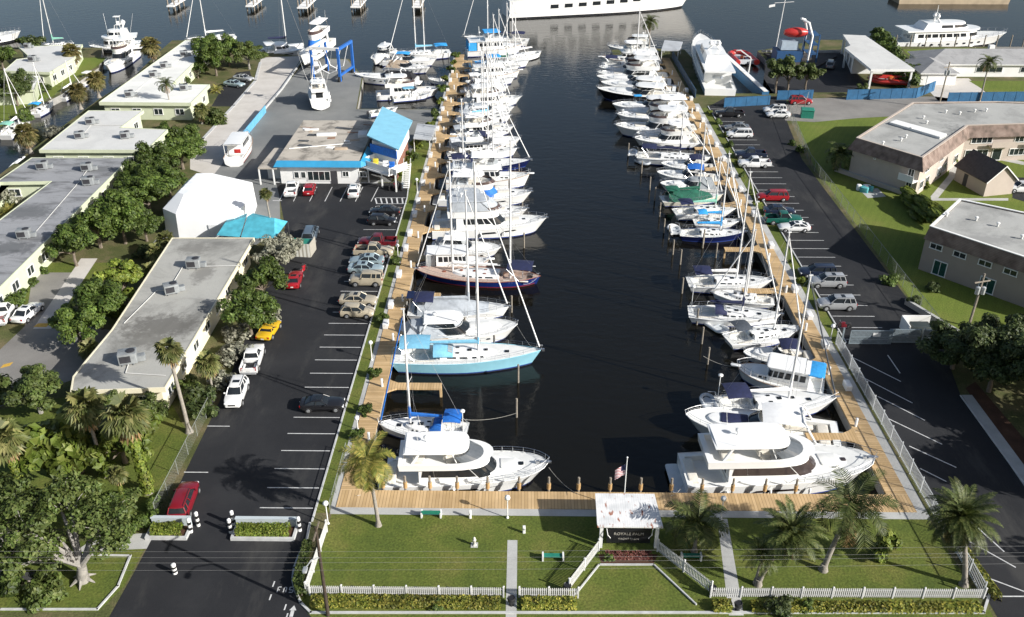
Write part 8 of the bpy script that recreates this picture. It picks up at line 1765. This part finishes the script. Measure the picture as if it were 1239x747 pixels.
sail('white sailboat with turquoise canopy in the canal at the left edge',(4,162),(36,140),group=LG,mast_y=95,bim=TEALC,hh=12,B=3.6)
runabout('white covered runabout under the short wing of the grey roof',(12,202),(38,184),6.5,group=LG,cover=WCANV,ob=0)
# ---- red rescue craft on the east harbour
def rib(label,s,b,L,z=WATER,cover=False):
    a=P(*s,0);c=P(*b,0);d=c-a; t=thing('rescue_boat',label,'rescue boat',((a.x+c.x)/2,(a.y+c.y)/2,z),math.atan2(d.y,d.x),'red rescue boats'); inflatable('d',L,t,(0,0,.2),0,RED,part='hull')
    mb=MB(); mb.rbox((-.5,0,1.0),(1.2,.9,1.0),.2); mb.build('console',M('orange_paint',(.6,.14,.03),.5),t,40); mb=MB(); mb.rbox((-1.5,0,.8),(.7,1.2,.5),.1); mb.build('seat',TRIM,t,40); mb=MB(); mb.tube([(-L*.4,-.9,.5),(-L*.42,-.9,2.2),(-L*.42,.9,2.2),(-L*.4,.9,.5)],.06,5); mb.build('frame',ALU,t); outboard(t,-L*.5,0,.3); return t
rib('red rescue boat in the water beside the blue jetty',(912,80),(885,56),9.5); rib('red rescue boat parked under the boat shed roof',(1092,104),(1056,102),7.5,.4)
def crane():
    a=P(905,100);m=ALU; p=P(905,92); t=thing('boat_davit','pale bent davit crane standing beside the red rescue boat','crane',(p.x,p.y,-.2)); mb=MB(); mb.tube([(0,0,0),(.2,.2,4.2),(-2.0,1.6,5.6),(-2.8,2.2,5.4)],.15,6); mb.build('arm',m,t,50); mb=MB(); mb.lathe((0,0,0),[(.5,0),(.45,.5),(.25,.7)],8); mb.build('base',m,t,40)
crane()
# training rig: raised red lifeboat on a blue frame at the quay
def rig():
    p=P(968,76); t=thing('lifeboat_rig','blue steel training rig with a red enclosed lifeboat on davits','lifeboat rig',(p.x,p.y,0)); BL=M('rig_blue',(.02,.07,.17),.5,.1,1.5)
    mb=MB(); mb.box((-3,1.5,1.4),(6,5,2.8)); mb.build('hull_block',BL,t); mb=MB(); mb.box((-3,1.5,4.0),(4.2,3.4,2.0),0,0,.9); mb.build('cabin',M('rig_grey',(.3,.36,.42),.5,.1,1),t)
    mb=MB()
    for x in (1.4,3.4):
        for y in (-1,3.5): mb.box((x,y,3.4),(.3,.3,6.8))
    for z in (2.2,4.4,6.6): mb.box((2.4,-1,z),(2.4,.2,.2)); mb.box((2.4,3.5,z),(2.4,.2,.2)); mb.box((2.4,1.2,z),(2.2,4.4,.12))
    mb.build('tower_frame',BL,t)
    mb=MB(); mb.tube([(1.2,-1.5,1),(1.6,-1.2,6.5),(.6,-.4,9.4),(-.6,.6,9.8)],.28,6); mb.tube([(1.2,4,1),(1.6,3.8,6.5),(.6,3.2,9.4),(-.6,2.4,9.8)],.28,6); mb.build('davit_arm',ALU,t,50)
    mb=MB(); rs=[]
    for i in range(9):
        u=i/8; r=1.5*math.sin(PI*(.08+.84*u))**.5; rs.append([(-4.4+5.4*u,1.4+r*.85*math.cos(q*PI/5),6.8+r*.8*math.sin(q*PI/5)) for q in range(10)])
    mb.loft(rs,0,True,True,True); mb.build('lifeboat',RED,t,50)
    p=P(938,62); t=thing('signal_mast','white signal mast with yardarm on the training quay','mast',(p.x,p.y,0)); mb=MB(); mb.tube([(0,0,0),(.8,0,15)],.16,6,r1=.07); mb.build('pole',ALU,t,50); mb=MB(); mb.tube([(-1.8,0,11.6),(2.9,0,11.9)],.07,4); mb.build('yardarm',ALU,t); mb=MB(); mb.poly([(-1.6,0,11.4),(-3.0,.1,11.1),(-3.0,.1,10.5),(-1.6,0,10.8)]); mb.build('pennant',WCANV,t)
    t=thing('training_pier','dark timber training pier jutting out by the lifeboat rig','pier',(P(940,72).x,P(940,72).y,0)); q=[P(*k) for k in ((924,66),(1012,62),(1012,70),(985,84),(960,82))]; mb=MB(); b0=t.location; mb.prism([(k.x-b0.x,k.y-b0.y) for k in q],-1.2,.35); mb.build('deck',M('dark_timber',(.05,.045,.042),.9,.3,1),t); mb=MB(); mb.box((q[0].x-b0.x+9,q[0].y-b0.y+.2,.7),(19,.3,.5),-.02); mb.build('wall',CONC,t)
rig()
for i,q in enumerate((1083,1101,1119,1137,1155,1172,1190,1205,1222,1237)): p=P(q,56); pile(p.x,p.y,f'tall pile along the superyacht berth, {ORD[i]} from the boat shed',2.8,.18,'tall piles along the superyacht berth',False)
# finger docks on the far bank reaching into the picture
for i,(x,y,w) in enumerate([(210,6,2.2),(305,6,2.4),(368,8,3.0),(432,7,3.0),(505,7,2.6)]):
    p=P(x,y); t=thing('far_dock',['white finger dock farthest left on the far bank','white finger dock second from left on the far bank','wide white finger dock on the far bank above the catamaran','white finger dock on the far bank above the boat yard','white finger dock on the far bank nearest the passenger ship'][i],'dock',(p.x,p.y-2,0)); mb=MB(); mb.box((0,6,.1),(w,14,.4)); mb.build('deck',WALLW,t)
    for k in range(3): mb=MB(); mb.tube([(-w*.45,0+k*4,-3),(-w*.45,k*4,2.2)],.2,6); mb.tube([(w*.45,k*4,-3),(w*.45,k*4,2.2)],.2,6); mb.build('pile',PILET,t)
t=thing('barge','beige barge at the top right of the channel','barge',(P(1160,2).x,P(1160,2).y+5.5,WATER)); mb=MB(); mb.box((0,2,.6),(34,9,2.2),0,0,1.02); mb.build('hull',M('barge_tan',(.45,.36,.25),.8,.15,.5),t); mb=MB(); mb.box((0,2,1.8),(33,8.4,.2)); mb.build('deck',CONC,t)

# ---- mooring lines of the near boats
def rope(label,a,za,b,zb,sag=.35):
    A=P(*a,za);B=P(*b,zb); mb=MB(); pts=[]
    for k in range(9): u=k/8; q=A.lerp(B,u); q.z-=sag*4*u*(1-u); pts.append(q)
    mb.tube(pts,.022,4); o=mb.build('mooring_rope',M('rope',(.42,.40,.35),.8,.15,6)); tag(o,label,'rope','mooring lines')
rope('mooring line from the large flybridge yacht bow to the front quay',(664,566),.5,(699,598),.6)
rope('mooring line from the large flybridge yacht stern to the corner pile',(473,580),0,(432,600),.2)
rope('mooring line from the blue dodger sailboat stern to the bare pile',(562,508),.2,(625,500),.6)
rope('mooring line from the light blue sloop stern down to the boardwalk',(480,438),.0,(446,466),.1)
rope('mooring line from the second sailboat bow on the east row to the boardwalk',(1008,482),.2,(1040,510),.1)
rope('mooring line from the navy padded cruiser stern to the finger pier',(1015,530),-.2,(1036,522),.1)
rope('mooring line from the largest yacht stern to the front quay pile',(828,585),-.3,(812,600),.6)
rope('mooring line from the largest yacht bow to the east boardwalk',(1052,566),.6,(1080,600),.1)
rope('mooring line from the sedan cruiser bow to an outer pile',(893,444),.2,(851,431),.4)
rope('mooring line from the ketch stern to an outer pile',(650,336),.2,(633,344),.4)
rope('mooring line from the light blue sloop bow to the neighbouring cruiser pile',(650,428),.3,(622,388),.4)
